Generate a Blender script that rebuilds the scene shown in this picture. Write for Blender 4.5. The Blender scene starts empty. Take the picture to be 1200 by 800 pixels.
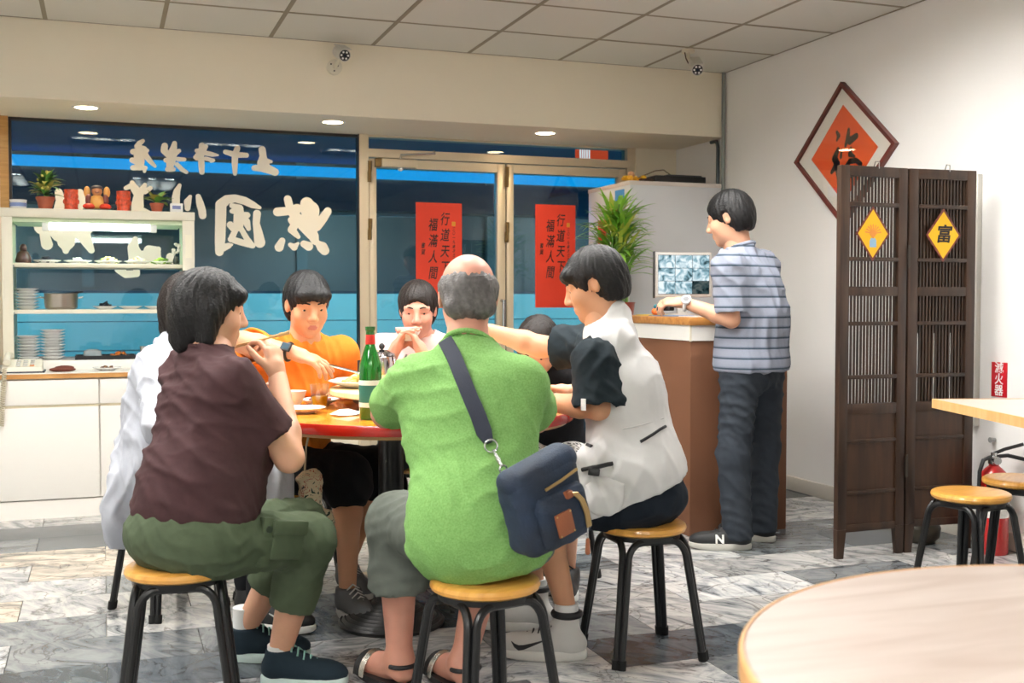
import bpy, bmesh, math, random
import numpy as np
from mathutils import Vector, Matrix, Euler
random.seed(7)
rng = np.random.default_rng(7)
scene = bpy.context.scene
COL = scene.collection

# ------------------------------------------------------------------ camera
YAW = math.radians(20.05)
cam_data = bpy.data.cameras.new('camera')
cam_data.sensor_width = 36.0
cam_data.lens = 1315.0 * 36.0 / 1200.0
cam = bpy.data.objects.new('camera', cam_data)
COL.objects.link(cam)
cam.location = (0, 0, 1.15)
cam.rotation_euler = (math.radians(90.0) - math.atan(48.0 / 1315.0), 0, -YAW)
cam_data.clip_start = 0.05
cam_data.dof.use_dof = True
cam_data.dof.focus_distance = 4.2
cam_data.dof.aperture_fstop = 5.6
scene.camera = cam
# ------------------------------------------------------------------ world, exposure
world = bpy.data.worlds.new('dusk_sky')
scene.world = world
world.use_nodes = True
bgn = world.node_tree.nodes['Background']
bgn.inputs[0].default_value = (0.10, 0.20, 0.33, 1)
bgn.inputs[1].default_value = 0.35
vs = scene.view_settings
vs.view_transform = 'Standard'
vs.look = 'None'
vs.gamma = 1.0
vs.use_curve_mapping = False
vs.exposure = 0.24
CEIL_EMIT = 50.0      # ceiling troffer diffusers
DOWN_W = 16.0         # recessed spot lamps in the soffit
ARCADE_FILL_W = 220.0      # fill lamps added under the arcade beam

# camera-plane coordinates: x to the right of the lens axis, d away from the camera (metres on the floor)
CX, SX = math.cos(YAW), math.sin(YAW)
def C(x, d, z=0.0):
    return Vector((x * CX + d * SX, -x * SX + d * CX, z))

# ------------------------------------------------------------------ helpers
def lin(c):
    out = []
    for v in c[:3]:
        v = v / 255.0
        out.append(v / 12.92 if v <= 0.04045 else ((v + 0.055) / 1.055) ** 2.4)
    return (out[0], out[1], out[2], 1.0)

MATS = {}
def mat(name, rgb, rough=0.5, metal=0.0, bump=0.0, bscale=40.0, var=0.0, vscale=6.0, emit=0.0, rgb2=None, spec=0.5, sss=0.0, coat=0.0, alpha=1.0, trans=0.0, stretch=None):
    """principled material; optional noise colour variation and fine noise bump"""
    if name in MATS: return MATS[name]
    m = bpy.data.materials.new(name); m.use_nodes = True
    nt = m.node_tree; N = nt.nodes; L = nt.links
    b = N['Principled BSDF']
    c = lin(rgb)
    b.inputs['Base Color'].default_value = c
    b.inputs['Roughness'].default_value = rough
    b.inputs['Metallic'].default_value = metal
    b.inputs['Specular IOR Level'].default_value = spec
    b.inputs['Coat Weight'].default_value = coat
    b.inputs['Transmission Weight'].default_value = trans
    if sss:
        b.inputs['Subsurface Weight'].default_value = sss
        b.inputs['Subsurface Radius'].default_value = (0.012, 0.005, 0.003)
        b.inputs['Subsurface Scale'].default_value = 0.5
    if emit:
        b.inputs['Emission Color'].default_value = c
        b.inputs['Emission Strength'].default_value = emit
    tc = None
    def coord():
        nonlocal tc
        if tc is None:
            t = N.new('ShaderNodeTexCoord'); mp = N.new('ShaderNodeMapping')
            L.new(t.outputs['Object'], mp.inputs[0])
            if stretch: mp.inputs['Scale'].default_value = stretch
            tc = mp
        return tc.outputs[0]
    if var or rgb2:
        n = N.new('ShaderNodeTexNoise'); n.inputs['Scale'].default_value = vscale
        n.inputs['Detail'].default_value = 5
        L.new(coord(), n.inputs['Vector'])
        r = N.new('ShaderNodeValToRGB'); L.new(n.outputs[0], r.inputs[0])
        r.color_ramp.elements[0].position = 0.3; r.color_ramp.elements[1].position = 0.7
        if rgb2: a, bb = c, lin(rgb2)
        else:
            a = tuple(x * (1 - var) for x in c[:3]) + (1,); bb = tuple(min(1, x * (1 + var)) for x in c[:3]) + (1,)
        r.color_ramp.elements[0].color = a; r.color_ramp.elements[1].color = bb
        L.new(r.outputs[0], b.inputs['Base Color'])
    if bump:
        n = N.new('ShaderNodeTexNoise'); n.inputs['Scale'].default_value = bscale; n.inputs['Detail'].default_value = 4
        L.new(coord(), n.inputs['Vector'])
        bp = N.new('ShaderNodeBump'); bp.inputs['Strength'].default_value = bump; bp.inputs['Distance'].default_value = 0.01
        L.new(n.outputs[0], bp.inputs['Height']); L.new(bp.outputs[0], b.inputs['Normal'])
    MATS[name] = m
    return m

def wood_mat(name, rgb, rgb2, rough=0.4, scale=(3, 3, 30), coat=0.0, bump=0.05):
    if name in MATS: return MATS[name]
    m = bpy.data.materials.new(name); m.use_nodes = True
    nt = m.node_tree; N = nt.nodes; L = nt.links; b = N['Principled BSDF']
    b.inputs['Roughness'].default_value = rough; b.inputs['Coat Weight'].default_value = coat
    t = N.new('ShaderNodeTexCoord'); mp = N.new('ShaderNodeMapping'); L.new(t.outputs['Object'], mp.inputs[0])
    mp.inputs['Scale'].default_value = scale
    n = N.new('ShaderNodeTexNoise'); n.inputs['Scale'].default_value = 1.6; n.inputs['Detail'].default_value = 8; n.inputs['Distortion'].default_value = 0.6
    L.new(mp.outputs[0], n.inputs['Vector'])
    r = N.new('ShaderNodeValToRGB'); L.new(n.outputs[0], r.inputs[0])
    r.color_ramp.elements[0].position = 0.32; r.color_ramp.elements[1].position = 0.68
    r.color_ramp.elements[0].color = lin(rgb); r.color_ramp.elements[1].color = lin(rgb2)
    L.new(r.outputs[0], b.inputs['Base Color'])
    bp = N.new('ShaderNodeBump'); bp.inputs['Strength'].default_value = bump; bp.inputs['Distance'].default_value = 0.005
    L.new(n.outputs[0], bp.inputs['Height']); L.new(bp.outputs[0], b.inputs['Normal'])
    MATS[name] = m
    return m

def glass_mat(name, tint=(255, 255, 255), r0=0.05, rough=0.0):
    """thin sheet glass: straight-through transmission plus a Schlick mirror reflection"""
    if name in MATS: return MATS[name]
    m = bpy.data.materials.new(name); m.use_nodes = True
    nt = m.node_tree; N = nt.nodes; L = nt.links
    N.remove(N['Principled BSDF'])
    tr = N.new('ShaderNodeBsdfTransparent'); tr.inputs[0].default_value = lin(tint)
    gl = N.new('ShaderNodeBsdfGlossy'); gl.inputs['Roughness'].default_value = rough
    g = N.new('ShaderNodeNewGeometry')
    dot = N.new('ShaderNodeVectorMath'); dot.operation = 'DOT_PRODUCT'
    L.new(g.outputs['Incoming'], dot.inputs[0]); L.new(g.outputs['Normal'], dot.inputs[1])
    ab = N.new('ShaderNodeMath'); ab.operation = 'ABSOLUTE'; L.new(dot.outputs['Value'], ab.inputs[0])
    su = N.new('ShaderNodeMath'); su.operation = 'SUBTRACT'; su.inputs[0].default_value = 1; L.new(ab.outputs[0], su.inputs[1])
    pw = N.new('ShaderNodeMath'); pw.operation = 'POWER'; pw.inputs[1].default_value = 5; L.new(su.outputs[0], pw.inputs[0])
    ma = N.new('ShaderNodeMath'); ma.operation = 'MULTIPLY_ADD'; ma.inputs[1].default_value = 1 - r0; ma.inputs[2].default_value = r0
    L.new(pw.outputs[0], ma.inputs[0])
    mx = N.new('ShaderNodeMixShader'); L.new(ma.outputs[0], mx.inputs[0]); L.new(tr.outputs[0], mx.inputs[1]); L.new(gl.outputs[0], mx.inputs[2])
    L.new(mx.outputs[0], N['Material Output'].inputs[0])
    MATS[name] = m
    return m

def emit_mat(name, rgb, strength):
    if name in MATS: return MATS[name]
    m = bpy.data.materials.new(name); m.use_nodes = True
    nt = m.node_tree; N = nt.nodes; N.remove(N['Principled BSDF'])
    e = N.new('ShaderNodeEmission'); e.inputs[0].default_value = lin(rgb); e.inputs[1].default_value = strength
    nt.links.new(e.outputs[0], N['Material Output'].inputs[0])
    MATS[name] = m
    return m

def basis_from(d, hint=(0, 0, 1)):
    d = Vector(d).normalized(); h = Vector(hint)
    if abs(d.dot(h)) > 0.98: h = Vector((1, 0, 0)) if abs(d.x) < 0.9 else Vector((0, 1, 0))
    a = h.cross(d).normalized(); b = d.cross(a)
    return a, b, d

class MB:
    """collects shapes; build() links them as ONE mesh object"""
    def __init__(s): s.v = []; s.f = []; s.mi = []; s.cur = 0
    def _add(s, vs, fs, M=None):
        o = len(s.v)
        for p in vs:
            p = Vector(p)
            if M is not None: p = M @ p
            s.v.append(tuple(p))
        for f in fs: s.f.append([i + o for i in f]); s.mi.append(s.cur)
        return s
    def box(s, lo, hi, M=None, bev=0.0):
        x0, y0, z0 = lo; x1, y1, z1 = hi
        if bev <= 0:
            vs = [(x0, y0, z0), (x1, y0, z0), (x1, y1, z0), (x0, y1, z0), (x0, y0, z1), (x1, y0, z1), (x1, y1, z1), (x0, y1, z1)]
            fs = [(3, 2, 1, 0), (4, 5, 6, 7), (0, 1, 5, 4), (1, 2, 6, 5), (2, 3, 7, 6), (3, 0, 4, 7)]
            return s._add(vs, fs, M)
        bm = bmesh.new(); bmesh.ops.create_cube(bm, size=1)
        for v in bm.verts:
            v.co = Vector(((x0 + x1) / 2 + v.co.x * (x1 - x0), (y0 + y1) / 2 + v.co.y * (y1 - y0), (z0 + z1) / 2 + v.co.z * (z1 - z0)))
        bmesh.ops.bevel(bm, geom=bm.edges[:], offset=bev, segments=2, affect='EDGES', profile=0.5)
        return s._bm(bm, M)
    def _bm(s, bm, M=None):
        bm.verts.index_update()
        vs = [v.co.copy() for v in bm.verts]; fs = [[v.index for v in f.verts] for f in bm.faces]
        bm.free()
        return s._add(vs, fs, M)
    def cyl(s, p0, p1, r0, r1=None, seg=20, caps=True, M=None):
        r1 = r0 if r1 is None else r1
        p0 = Vector(p0); p1 = Vector(p1); a, b, d = basis_from(p1 - p0)
        vs = []
        for p, r in ((p0, r0), (p1, r1)):
            for i in range(seg):
                t = 2 * math.pi * i / seg
                vs.append(p + a * (r * math.cos(t)) + b * (r * math.sin(t)))
        fs = [(i, (i + 1) % seg, seg + (i + 1) % seg, seg + i) for i in range(seg)]
        if caps: fs += [tuple(range(seg - 1, -1, -1)), tuple(range(seg, 2 * seg))]
        return s._add(vs, fs, M)
    def tube(s, pts, r, seg=10, M=None, caps=True, closed=False):
        pts = [Vector(p) for p in pts]; n = len(pts)
        rs = r if isinstance(r, (list, tuple)) else [r] * n
        vs = []; a = None
        for i, p in enumerate(pts):
            if closed: d = pts[(i + 1) % n] - pts[i - 1]
            else: d = pts[min(i + 1, n - 1)] - pts[max(i - 1, 0)]
            d.normalize()
            if a is None: a, b, _ = basis_from(d)
            else:
                a = (a - d * a.dot(d)).normalized(); b = d.cross(a)
            for k in range(seg):
                t = 2 * math.pi * k / seg
                vs.append(p + a * (rs[i] * math.cos(t)) + b * (rs[i] * math.sin(t)))
        fs = []
        for i in range(n if closed else n - 1):
            j = (i + 1) % n
            for k in range(seg):
                fs.append((i * seg + k, i * seg + (k + 1) % seg, j * seg + (k + 1) % seg, j * seg + k))
        if caps and not closed: fs += [tuple(range(seg - 1, -1, -1)), tuple(range((n - 1) * seg, n * seg))]
        return s._add(vs, fs, M)
    def lathe(s, prof, seg=28, M=None, c=(0, 0, 0)):
        """profile [(r,z),...] bottom to top about z"""
        vs = []; rings = []
        for r, z in prof:
            if r < 1e-5: rings.append([len(vs)]); vs.append((c[0], c[1], c[2] + z))
            else:
                rings.append(list(range(len(vs), len(vs) + seg)))
                for i in range(seg):
                    t = 2 * math.pi * i / seg
                    vs.append((c[0] + r * math.cos(t), c[1] + r * math.sin(t), c[2] + z))
        fs = []
        for A, B in zip(rings[:-1], rings[1:]):
            for i in range(seg):
                j = (i + 1) % seg
                if len(A) == 1 and len(B) == 1: continue
                if len(A) == 1: fs.append((A[0], B[j], B[i]))
                elif len(B) == 1: fs.append((A[i], A[j], B[0]))
                else: fs.append((A[i], A[j], B[j], B[i]))
        return s._add(vs, fs, M)
    def ell(s, c, r, seg=16, rings=10, M=None):
        c = Vector(c); prof = [(math.sin(math.pi * k / rings), -math.cos(math.pi * k / rings)) for k in range(rings + 1)]
        MM = Matrix.Translation(c) @ Matrix.Diagonal((r[0], r[1], r[2], 1))
        prof[0] = (0, -1); prof[-1] = (0, 1)
        return s.lathe(prof, seg, MM if M is None else M @ MM)
    def prism(s, poly, o, ax, ay, h):
        """2-D polygon at origin o in axes ax, ay extruded along ax x ay by h"""
        o = Vector(o); ax = Vector(ax); ay = Vector(ay); n = ax.cross(ay).normalized() * h
        k = len(poly)
        vs = [o + ax * p[0] + ay * p[1] for p in poly] + [o + ax * p[0] + ay * p[1] + n for p in poly]
        fs = [tuple(range(k - 1, -1, -1)), tuple(range(k, 2 * k))] + [(i, (i + 1) % k, k + (i + 1) % k, k + i) for i in range(k)]
        return s._add(vs, fs)
    def stroke(s, pts, o, ax, ay, h):
        """flat brush stroke: [(x,y,r)] as overlapping discs and quads in the plane o,ax,ay with thickness h"""
        P = []
        for (x0, y0, r0), (x1, y1, r1) in zip(pts[:-1], pts[1:]):
            n = 4
            for k in range(n): t = k / n; P.append((x0 + (x1 - x0) * t, y0 + (y1 - y0) * t, r0 + (r1 - r0) * t))
        P.append(pts[-1])
        Lp = []; Rp = []
        s._n = getattr(s, '_n', 0)
        for i, (x, y, r) in enumerate(P):
            xa, ya, _ = P[max(i - 1, 0)]; xb, yb, _ = P[min(i + 1, len(P) - 1)]
            dx, dy = xb - xa, yb - ya; l = math.hypot(dx, dy) or 1; nx, ny = -dy / l, dx / l
            Lp.append((x + nx * r, y + ny * r)); Rp.append((x - nx * r, y - ny * r))
        for i in range(len(P) - 1):
            s._n += 1; s.prism([Lp[i], Rp[i], Rp[i + 1], Lp[i + 1]], o, ax, ay, h + 2.5e-5 * s._n)
        for x, y, r in pts:
            s._n += 1
            s.prism([(x + r * math.cos(t * math.pi / 7), y + r * math.sin(t * math.pi / 7)) for t in range(14)], o, ax, ay, h + 2.5e-5 * s._n)
        return s
    def mesh(s, name, mats, smooth=35):
        me = bpy.data.meshes.new(name)
        me.from_pydata(s.v, [], s.f)
        if not isinstance(mats, (list, tuple)): mats = [mats]
        for m in mats: me.materials.append(m)
        if len(mats) > 1: me.polygons.foreach_set('material_index', s.mi)
        if smooth:
            me.polygons.foreach_set('use_smooth', [True] * len(me.polygons))
            me.set_sharp_from_angle(angle=math.radians(smooth))
        me.update()
        return me
    def build(s, name, mats, parent=None, smooth=35):
        return link(name, s.mesh(name, mats, smooth), parent)

def link(name, me, parent=None):
    o = bpy.data.objects.new(name, me); COL.objects.link(o)
    if parent is not None:
        o.parent = parent
        o.matrix_parent_inverse = world_of(parent).inverted()
    return o
def world_of(o):
    """world matrix without waiting for a depsgraph update"""
    m = o.matrix_basis.copy()
    if o.parent is not None: m = world_of(o.parent) @ o.matrix_parent_inverse @ m
    return m
def tag(o, label=None, cat=None, group=None, kind=None):
    if label: o['label'] = label
    if cat: o['category'] = cat
    if group: o['group'] = group
    if kind: o['kind'] = kind
    return o
def thing(name, label, cat, loc=(0, 0, 0), rz=0.0, group=None):
    o = bpy.data.objects.new(name, None); o.empty_display_size = 0.05; COL.objects.link(o)
    o.location = loc; o.rotation_euler = (0, 0, rz)
    return tag(o, label, cat, group)
def struct(o, label, cat):
    return tag(o, label, cat, kind='structure')
def copy_tree(o, parent=None):
    c = o.copy(); COL.objects.link(c)
    if parent is not None: c.parent = parent
    for ch in [x for x in o.children]: copy_tree(ch, c)
    return c
def text_mesh(txt, size, extrude=0.0008, shear=0.0, offset=0.0, align='CENTER', spacing=1.0, vertical=False, xs=1.0):
    """text as mesh, centred at origin in the XY plane"""
    cu = bpy.data.curves.new('txt', 'FONT'); cu.body = txt; cu.size = size; cu.extrude = extrude; cu.shear = shear; cu.offset = offset
    cu.align_x = 'CENTER'; cu.align_y = 'CENTER'; cu.resolution_u = 3; cu.space_line = spacing
    if vertical: cu.body = '\n'.join(txt)
    ob = bpy.data.objects.new('txt', cu); COL.objects.link(ob)
    dg = bpy.context.evaluated_depsgraph_get()
    me = bpy.data.meshes.new_from_object(ob.evaluated_get(dg))
    bpy.data.objects.remove(ob); bpy.data.curves.remove(cu)
    if xs != 1.0: me.transform(Matrix.Diagonal((xs, 1, 1, 1)))
    return me
def text_part(name, txt, size, m, parent, o, ax, ay, **kw):
    me = text_mesh(txt, size, **kw); me.name = name
    ax = Vector(ax).normalized(); ay = Vector(ay).normalized(); n = ax.cross(ay)
    M = Matrix((ax, ay, n)).transposed().to_4x4(); M.translation = Vector(o)
    me.transform(M); me.materials.clear(); me.materials.append(m)
    return link(name, me, parent)

GLYPHS = {'yuan':[[(0.715,1.752,0.0346),(0.712,1.64,0.0336),(0.708,1.539,0.0326),(0.703,1.458,0.0264)],[(0.708,1.478,0.0265),(0.761,1.499,0.0184),(0.78,1.505,0.0082)],[(0.713,1.757,0.0326),(0.753,1.791,0.0286),(0.803,1.8,0.0256),(0.863,1.786,0.0256),(0.913,1.762,0.0226),(0.958,1.745,0.0103)],[(0.94,1.707,0.0247),(0.934,1.645,0.0226),(0.946,1.584,0.0288),(0.956,1.523,0.035)],[(0.783,1.753,0.0163),(0.827,1.734,0.0287),(0.827,1.684,0.0348),(0.821,1.622,0.0307)],[(0.782,1.718,0.0143),(0.827,1.714,0.0205)],[(0.872,1.654,0.0246),(0.886,1.609,0.0144)],[(0.877,1.695,0.0205),(0.842,1.694,0.0205)],[(0.772,1.631,0.0225),(0.801,1.592,0.0184),(0.776,1.54,0.0204),(0.84,1.521,0.0205),(0.91,1.502,0.0185)],[(0.836,1.613,0.0164),(0.876,1.542,0.0185),(0.91,1.502,0.0164)]],'xiong':[[(1.136,1.805,0.0249),(1.151,1.743,0.027),(1.177,1.703,0.0312),(1.238,1.642,0.0417),(1.3,1.571,0.0356),(1.311,1.54,0.0272)],[(1.069,1.721,0.028),(1.126,1.727,0.027),(1.198,1.745,0.0312)],[(1.26,1.778,0.0439),(1.281,1.737,0.0606),(1.28,1.674,0.0523),(1.29,1.612,0.0397)],[(1.396,1.735,0.0252),(1.364,1.687,0.0294),(1.322,1.634,0.0314)],[(1.156,1.671,0.0208),(1.181,1.641,0.025),(1.161,1.609,0.027),(1.202,1.564,0.0146)],[(1.098,1.536,0.0207),(1.078,1.494,0.029)],[(1.15,1.511,0.0145),(1.175,1.496,0.0229),(1.201,1.522,0.0083)],[(1.238,1.518,0.023),(1.269,1.503,0.0293)],[(1.321,1.53,0.0168),(1.357,1.499,0.0357),(1.373,1.478,0.0315)]],'wu':[[(0.976,2.116,0.0227),(0.981,2.076,0.0227),(0.98,2.03,0.0371),(1.005,2.0,0.0268),(1.056,1.977,0.0248)],[(0.925,1.997,0.0185),(0.975,1.999,0.0247),(1.046,1.981,0.0248)],[(1.031,2.042,0.0103),(0.996,2.046,0.0206)]],'shi':[[(0.746,2.091,0.0153),(0.805,2.076,0.0194),(0.877,2.076,0.0154)],[(0.821,2.119,0.0174),(0.805,2.076,0.0204),(0.803,2.017,0.0194),(0.804,1.957,0.0133)]],'dian':[[(0.249,2.137,0.0119),(0.23,2.122,0.0159),(0.214,2.101,0.0165)],[(0.223,2.095,0.0185),(0.255,2.087,0.0186),(0.275,2.079,0.0106)],[(0.189,2.067,0.0172),(0.229,2.072,0.0225),(0.261,2.067,0.0186)],[(0.223,2.049,0.0298),(0.229,2.01,0.0298),(0.228,1.977,0.0232)],[(0.185,2.015,0.0172),(0.216,2.01,0.0265)],[(0.188,1.969,0.0159),(0.228,1.974,0.0185),(0.263,1.972,0.0119)],[(0.256,1.965,0.0146),(0.256,1.949,0.0093)],[(0.26,2.051,0.0199),(0.291,2.013,0.0159),(0.319,1.984,0.01)]],'lao':[[(0.378,2.112,0.02),(0.374,2.082,0.0213),(0.4,2.057,0.02)],[(0.437,2.131,0.0147),(0.432,2.105,0.0201),(0.419,2.064,0.0254)],[(0.464,2.086,0.0121),(0.438,2.072,0.0214)],[(0.419,2.051,0.0308),(0.412,2.011,0.0267),(0.405,1.971,0.0187)],[(0.383,2.023,0.0147),(0.406,2.024,0.02)],[(0.495,2.033,0.0121),(0.457,2.033,0.0147)],[(0.392,1.967,0.0147),(0.43,1.969,0.0134)],[(0.45,2.0,0.0147),(0.478,1.971,0.0148),(0.507,1.954,0.0114)]],'nian':[[(0.603,2.123,0.0202),(0.605,2.086,0.0256),(0.573,2.051,0.0216),(0.56,2.049,0.0121)],[(0.625,2.12,0.0149),(0.609,2.1,0.0202)],[(0.57,2.091,0.0135),(0.605,2.089,0.0202)],[(0.618,2.08,0.0162),(0.664,2.072,0.0149),(0.7,2.069,0.0061)],[(0.625,2.044,0.0135),(0.67,2.035,0.0115),(0.657,2.028,0.0095)],[(0.597,2.052,0.0189),(0.598,2.006,0.0196),(0.6,1.959,0.0169)]],'chuan':[[(0.465,1.871,0.0114),(0.448,1.834,0.0201),(0.441,1.794,0.0241),(0.441,1.721,0.0241)],[(0.528,1.803,0.0108),(0.512,1.769,0.0228),(0.511,1.729,0.0175)],[(0.577,1.805,0.0162),(0.586,1.765,0.0229),(0.599,1.718,0.0243),(0.602,1.685,0.0229)]],'cai':[[(0.183,1.877,0.0145),(0.195,1.845,0.0251),(0.22,1.806,0.0278),(0.213,1.74,0.0364),(0.212,1.668,0.0364)],[(0.146,1.843,0.0132),(0.177,1.857,0.0172)],[(0.258,1.867,0.0119),(0.245,1.84,0.0199),(0.226,1.813,0.0252)],[(0.29,1.848,0.0133),(0.258,1.824,0.0159)],[(0.213,1.714,0.0265),(0.275,1.69,0.0199)]],'low1':[[(-0.239,1.804,0.0233),(-0.228,1.753,0.0285),(-0.247,1.676,0.0285)],[(-0.119,1.808,0.0208),(-0.107,1.731,0.0287),(-0.126,1.679,0.0234)],[(-0.24,1.727,0.0207),(-0.12,1.718,0.0208)]],'low2':[[(-0.326,1.571,0.0258),(-0.309,1.488,0.0335)],[(-0.212,1.586,0.0907),(-0.201,1.509,0.0519),(-0.204,1.451,0.0182)],[(-0.11,1.563,0.0469),(-0.059,1.457,0.0196)],[(-0.331,1.597,0.0515),(-0.091,1.602,0.0522)]],'low3':[[(0.198,1.53,0.0172),(0.185,1.477,0.0344),(0.203,1.411,0.0476),(0.278,1.412,0.0478)],[(0.279,1.459,0.0345),(0.332,1.469,0.0173),(0.304,1.413,0.0479)],[(0.096,1.344,0.0237),(0.139,1.312,0.0237),(0.202,1.316,0.0212),(0.202,1.345,0.0185)],[(0.405,1.421,0.0267),(0.418,1.394,0.016)]],'fu':[[(5.37,2.101,0.0108),(5.353,2.078,0.0151),(5.37,2.055,0.0076)],[(5.263,2.101,0.0107),(5.268,2.061,0.0181),(5.291,2.014,0.0107)],[(5.195,2.056,0.0179),(5.251,2.037,0.0234)],[(5.357,2.002,0.0151),(5.39,1.955,0.0239),(5.364,1.922,0.026),(5.414,1.881,0.0131)],[(5.324,1.998,0.0075),(5.331,1.958,0.0129)],[(5.367,1.901,0.0173),(5.354,1.839,0.013),(5.357,1.809,0.0076)],[(5.242,1.998,0.0074),(5.25,1.964,0.017),(5.209,1.946,0.0074)],[(5.281,1.902,0.0128),(5.249,1.924,0.017),(5.193,1.922,0.0158),(5.156,1.898,0.0147),(5.168,1.86,0.0147),(5.231,1.841,0.0148),(5.277,1.871,0.0128)],[(5.265,1.885,0.0085),(5.168,1.88,0.0084)]]}


# ================================================================== room
XR, YH, YW, ZC, ZS = 3.93, 6.62, 7.35, 2.667, 2.242
XL, YB = -3.27, -2.38
M_wall = mat('wall_paint', (240, 238, 235), 0.6, bump=0.03, bscale=60, var=0.015, vscale=2)
M_header = mat('header_paint', (242, 232, 210), 0.55, bump=0.03, bscale=60, var=0.02, vscale=2)
M_ceil = mat('ceiling_board', (214, 212, 204), 0.45, bump=0.02, bscale=90)
M_tbar = mat('ceiling_grid_bar', (140, 130, 110), 0.5)
M_alu = mat('anodised_aluminium', (222, 206, 178), 0.38, metal=0.3)
M_alud = mat('dark_gasket', (50, 42, 34), 0.5)
M_glass = glass_mat('window_glass', (205, 225, 228), 0.045)
M_tan = wood_mat('tan_frame_wood', (176, 128, 66), (206, 160, 92), 0.4)
M_white = mat('white_laminate', (236, 233, 226), 0.35, var=0.01)
M_grey = mat('grey_plastic', (150, 150, 148), 0.45)
M_black = mat('black_plastic', (22, 22, 24), 0.4)
M_chrome = mat('steel', (200, 200, 200), 0.25, metal=1.0)
M_cream = mat('cream_vinyl', (228, 220, 200), 0.6)

# floor bed and tiles
fl = MB().box((XL, YB, -0.06), (XR, YW, -0.012)).build('floor', mat('grout', (120, 118, 112), 0.8))
struct(fl, 'grey and cream veined marble tile floor', 'floor')
def marble():
    m = bpy.data.materials.new('veined_marble'); m.use_nodes = True
    nt = m.node_tree; N = nt.nodes; L = nt.links; b = N['Principled BSDF']
    oi = N.new('ShaderNodeObjectInfo'); t = N.new('ShaderNodeTexCoord')
    off = N.new('ShaderNodeVectorMath'); off.operation = 'SCALE'; off.inputs['Scale'].default_value = 37.0
    cmb = N.new('ShaderNodeCombineXYZ'); L.new(oi.outputs['Random'], cmb.inputs[0]); L.new(oi.outputs['Random'], cmb.inputs[1])
    L.new(cmb.outputs[0], off.inputs[0])
    add = N.new('ShaderNodeVectorMath'); add.operation = 'ADD'; L.new(t.outputs['Object'], add.inputs[0]); L.new(off.outputs[0], add.inputs[1])
    rot = N.new('ShaderNodeVectorRotate'); rot.rotation_type = 'Z_AXIS'; L.new(add.outputs[0], rot.inputs['Vector'])
    mr = N.new('ShaderNodeMath'); mr.operation = 'MULTIPLY'; mr.inputs[1].default_value = 1.4; L.new(oi.outputs['Random'], mr.inputs[0]); L.new(mr.outputs[0], rot.inputs['Angle'])
    mp = N.new('ShaderNodeMapping'); mp.inputs['Scale'].default_value = (1.5, 4.0, 1); L.new(rot.outputs[0], mp.inputs[0])
    n1 = N.new('ShaderNodeTexNoise'); n1.inputs['Scale'].default_value = 2.2; n1.inputs['Detail'].default_value = 9; n1.inputs['Roughness'].default_value = 0.68; n1.inputs['Distortion'].default_value = 1.6
    L.new(mp.outputs[0], n1.inputs['Vector'])
    r1 = N.new('ShaderNodeValToRGB'); L.new(n1.outputs[0], r1.inputs[0])
    e = r1.color_ramp.elements; e[0].position = 0.33; e[0].color = (0.12, 0.14, 0.16, 1); e[1].position = 0.70; e[1].color = (1.25, 1.22, 1.18, 1)
    k = r1.color_ramp.elements.new(0.45); k.color = (0.62, 0.64, 0.66, 1)
    k = r1.color_ramp.elements.new(0.56); k.color = (0.98, 0.97, 0.95, 1)
    # thin crack veins
    n2 = N.new('ShaderNodeTexNoise'); n2.inputs['Scale'].default_value = 3.5; n2.inputs['Detail'].default_value = 6; n2.inputs['Distortion'].default_value = 1.0
    L.new(add.outputs[0], n2.inputs['Vector'])
    s1 = N.new('ShaderNodeMath'); s1.operation = 'SUBTRACT'; s1.inputs[1].default_value = 0.5; L.new(n2.outputs[0], s1.inputs[0])
    s2 = N.new('ShaderNodeMath'); s2.operation = 'ABSOLUTE'; L.new(s1.outputs[0], s2.inputs[0])
    r2 = N.new('ShaderNodeValToRGB'); L.new(s2.outputs[0], r2.inputs[0])
    r2.color_ramp.elements[0].position = 0.0; r2.color_ramp.elements[0].color = (0.45, 0.43, 0.42, 1)
    r2.color_ramp.elements[1].position = 0.014; r2.color_ramp.elements[1].color = (1, 1, 1, 1)
    mx = N.new('ShaderNodeMix'); mx.data_type = 'RGBA'; mx.blend_type = 'MULTIPLY'; mx.inputs[0].default_value = 1
    L.new(r1.outputs[0], mx.inputs[6]); L.new(r2.outputs[0], mx.inputs[7])
    m2 = N.new('ShaderNodeMix'); m2.data_type = 'RGBA'; m2.blend_type = 'MULTIPLY'; m2.inputs[0].default_value = 1
    L.new(mx.outputs[2], m2.inputs[6]); L.new(oi.outputs['Color'], m2.inputs[7])
    L.new(m2.outputs[2], b.inputs['Base Color'])
    b.inputs['Roughness'].default_value = 0.22
    return m
M_marble = marble()
TX, TY = 0.6, 0.3
tile_me = MB().box((-TX / 2 + .0015, -TY / 2 + .0015, -0.012), (TX / 2 - .0015, TY / 2 - .0015, 0.0), bev=0.0).mesh('tile', M_marble, 0)
CREAM = (0.62, 0.53, 0.43); PALE = (0.50, 0.49, 0.48); GREY = (0.22, 0.235, 0.245); DARK = (0.10, 0.115, 0.13); WHITE = (0.66, 0.66, 0.66)
rowpal = {5.7: [DARK, GREY], 5.4: [CREAM, CREAM, PALE], 5.1: [CREAM, PALE, GREY], 4.8: [GREY, GREY, PALE], 4.5: [CREAM, PALE, WHITE], 4.2: [GREY, PALE, DARK], 3.9: [GREY, DARK, PALE], 3.6: [GREY, PALE, DARK]}
ntile = 0
tr = random.Random(11)
ky = 0
y = 1.95
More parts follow.
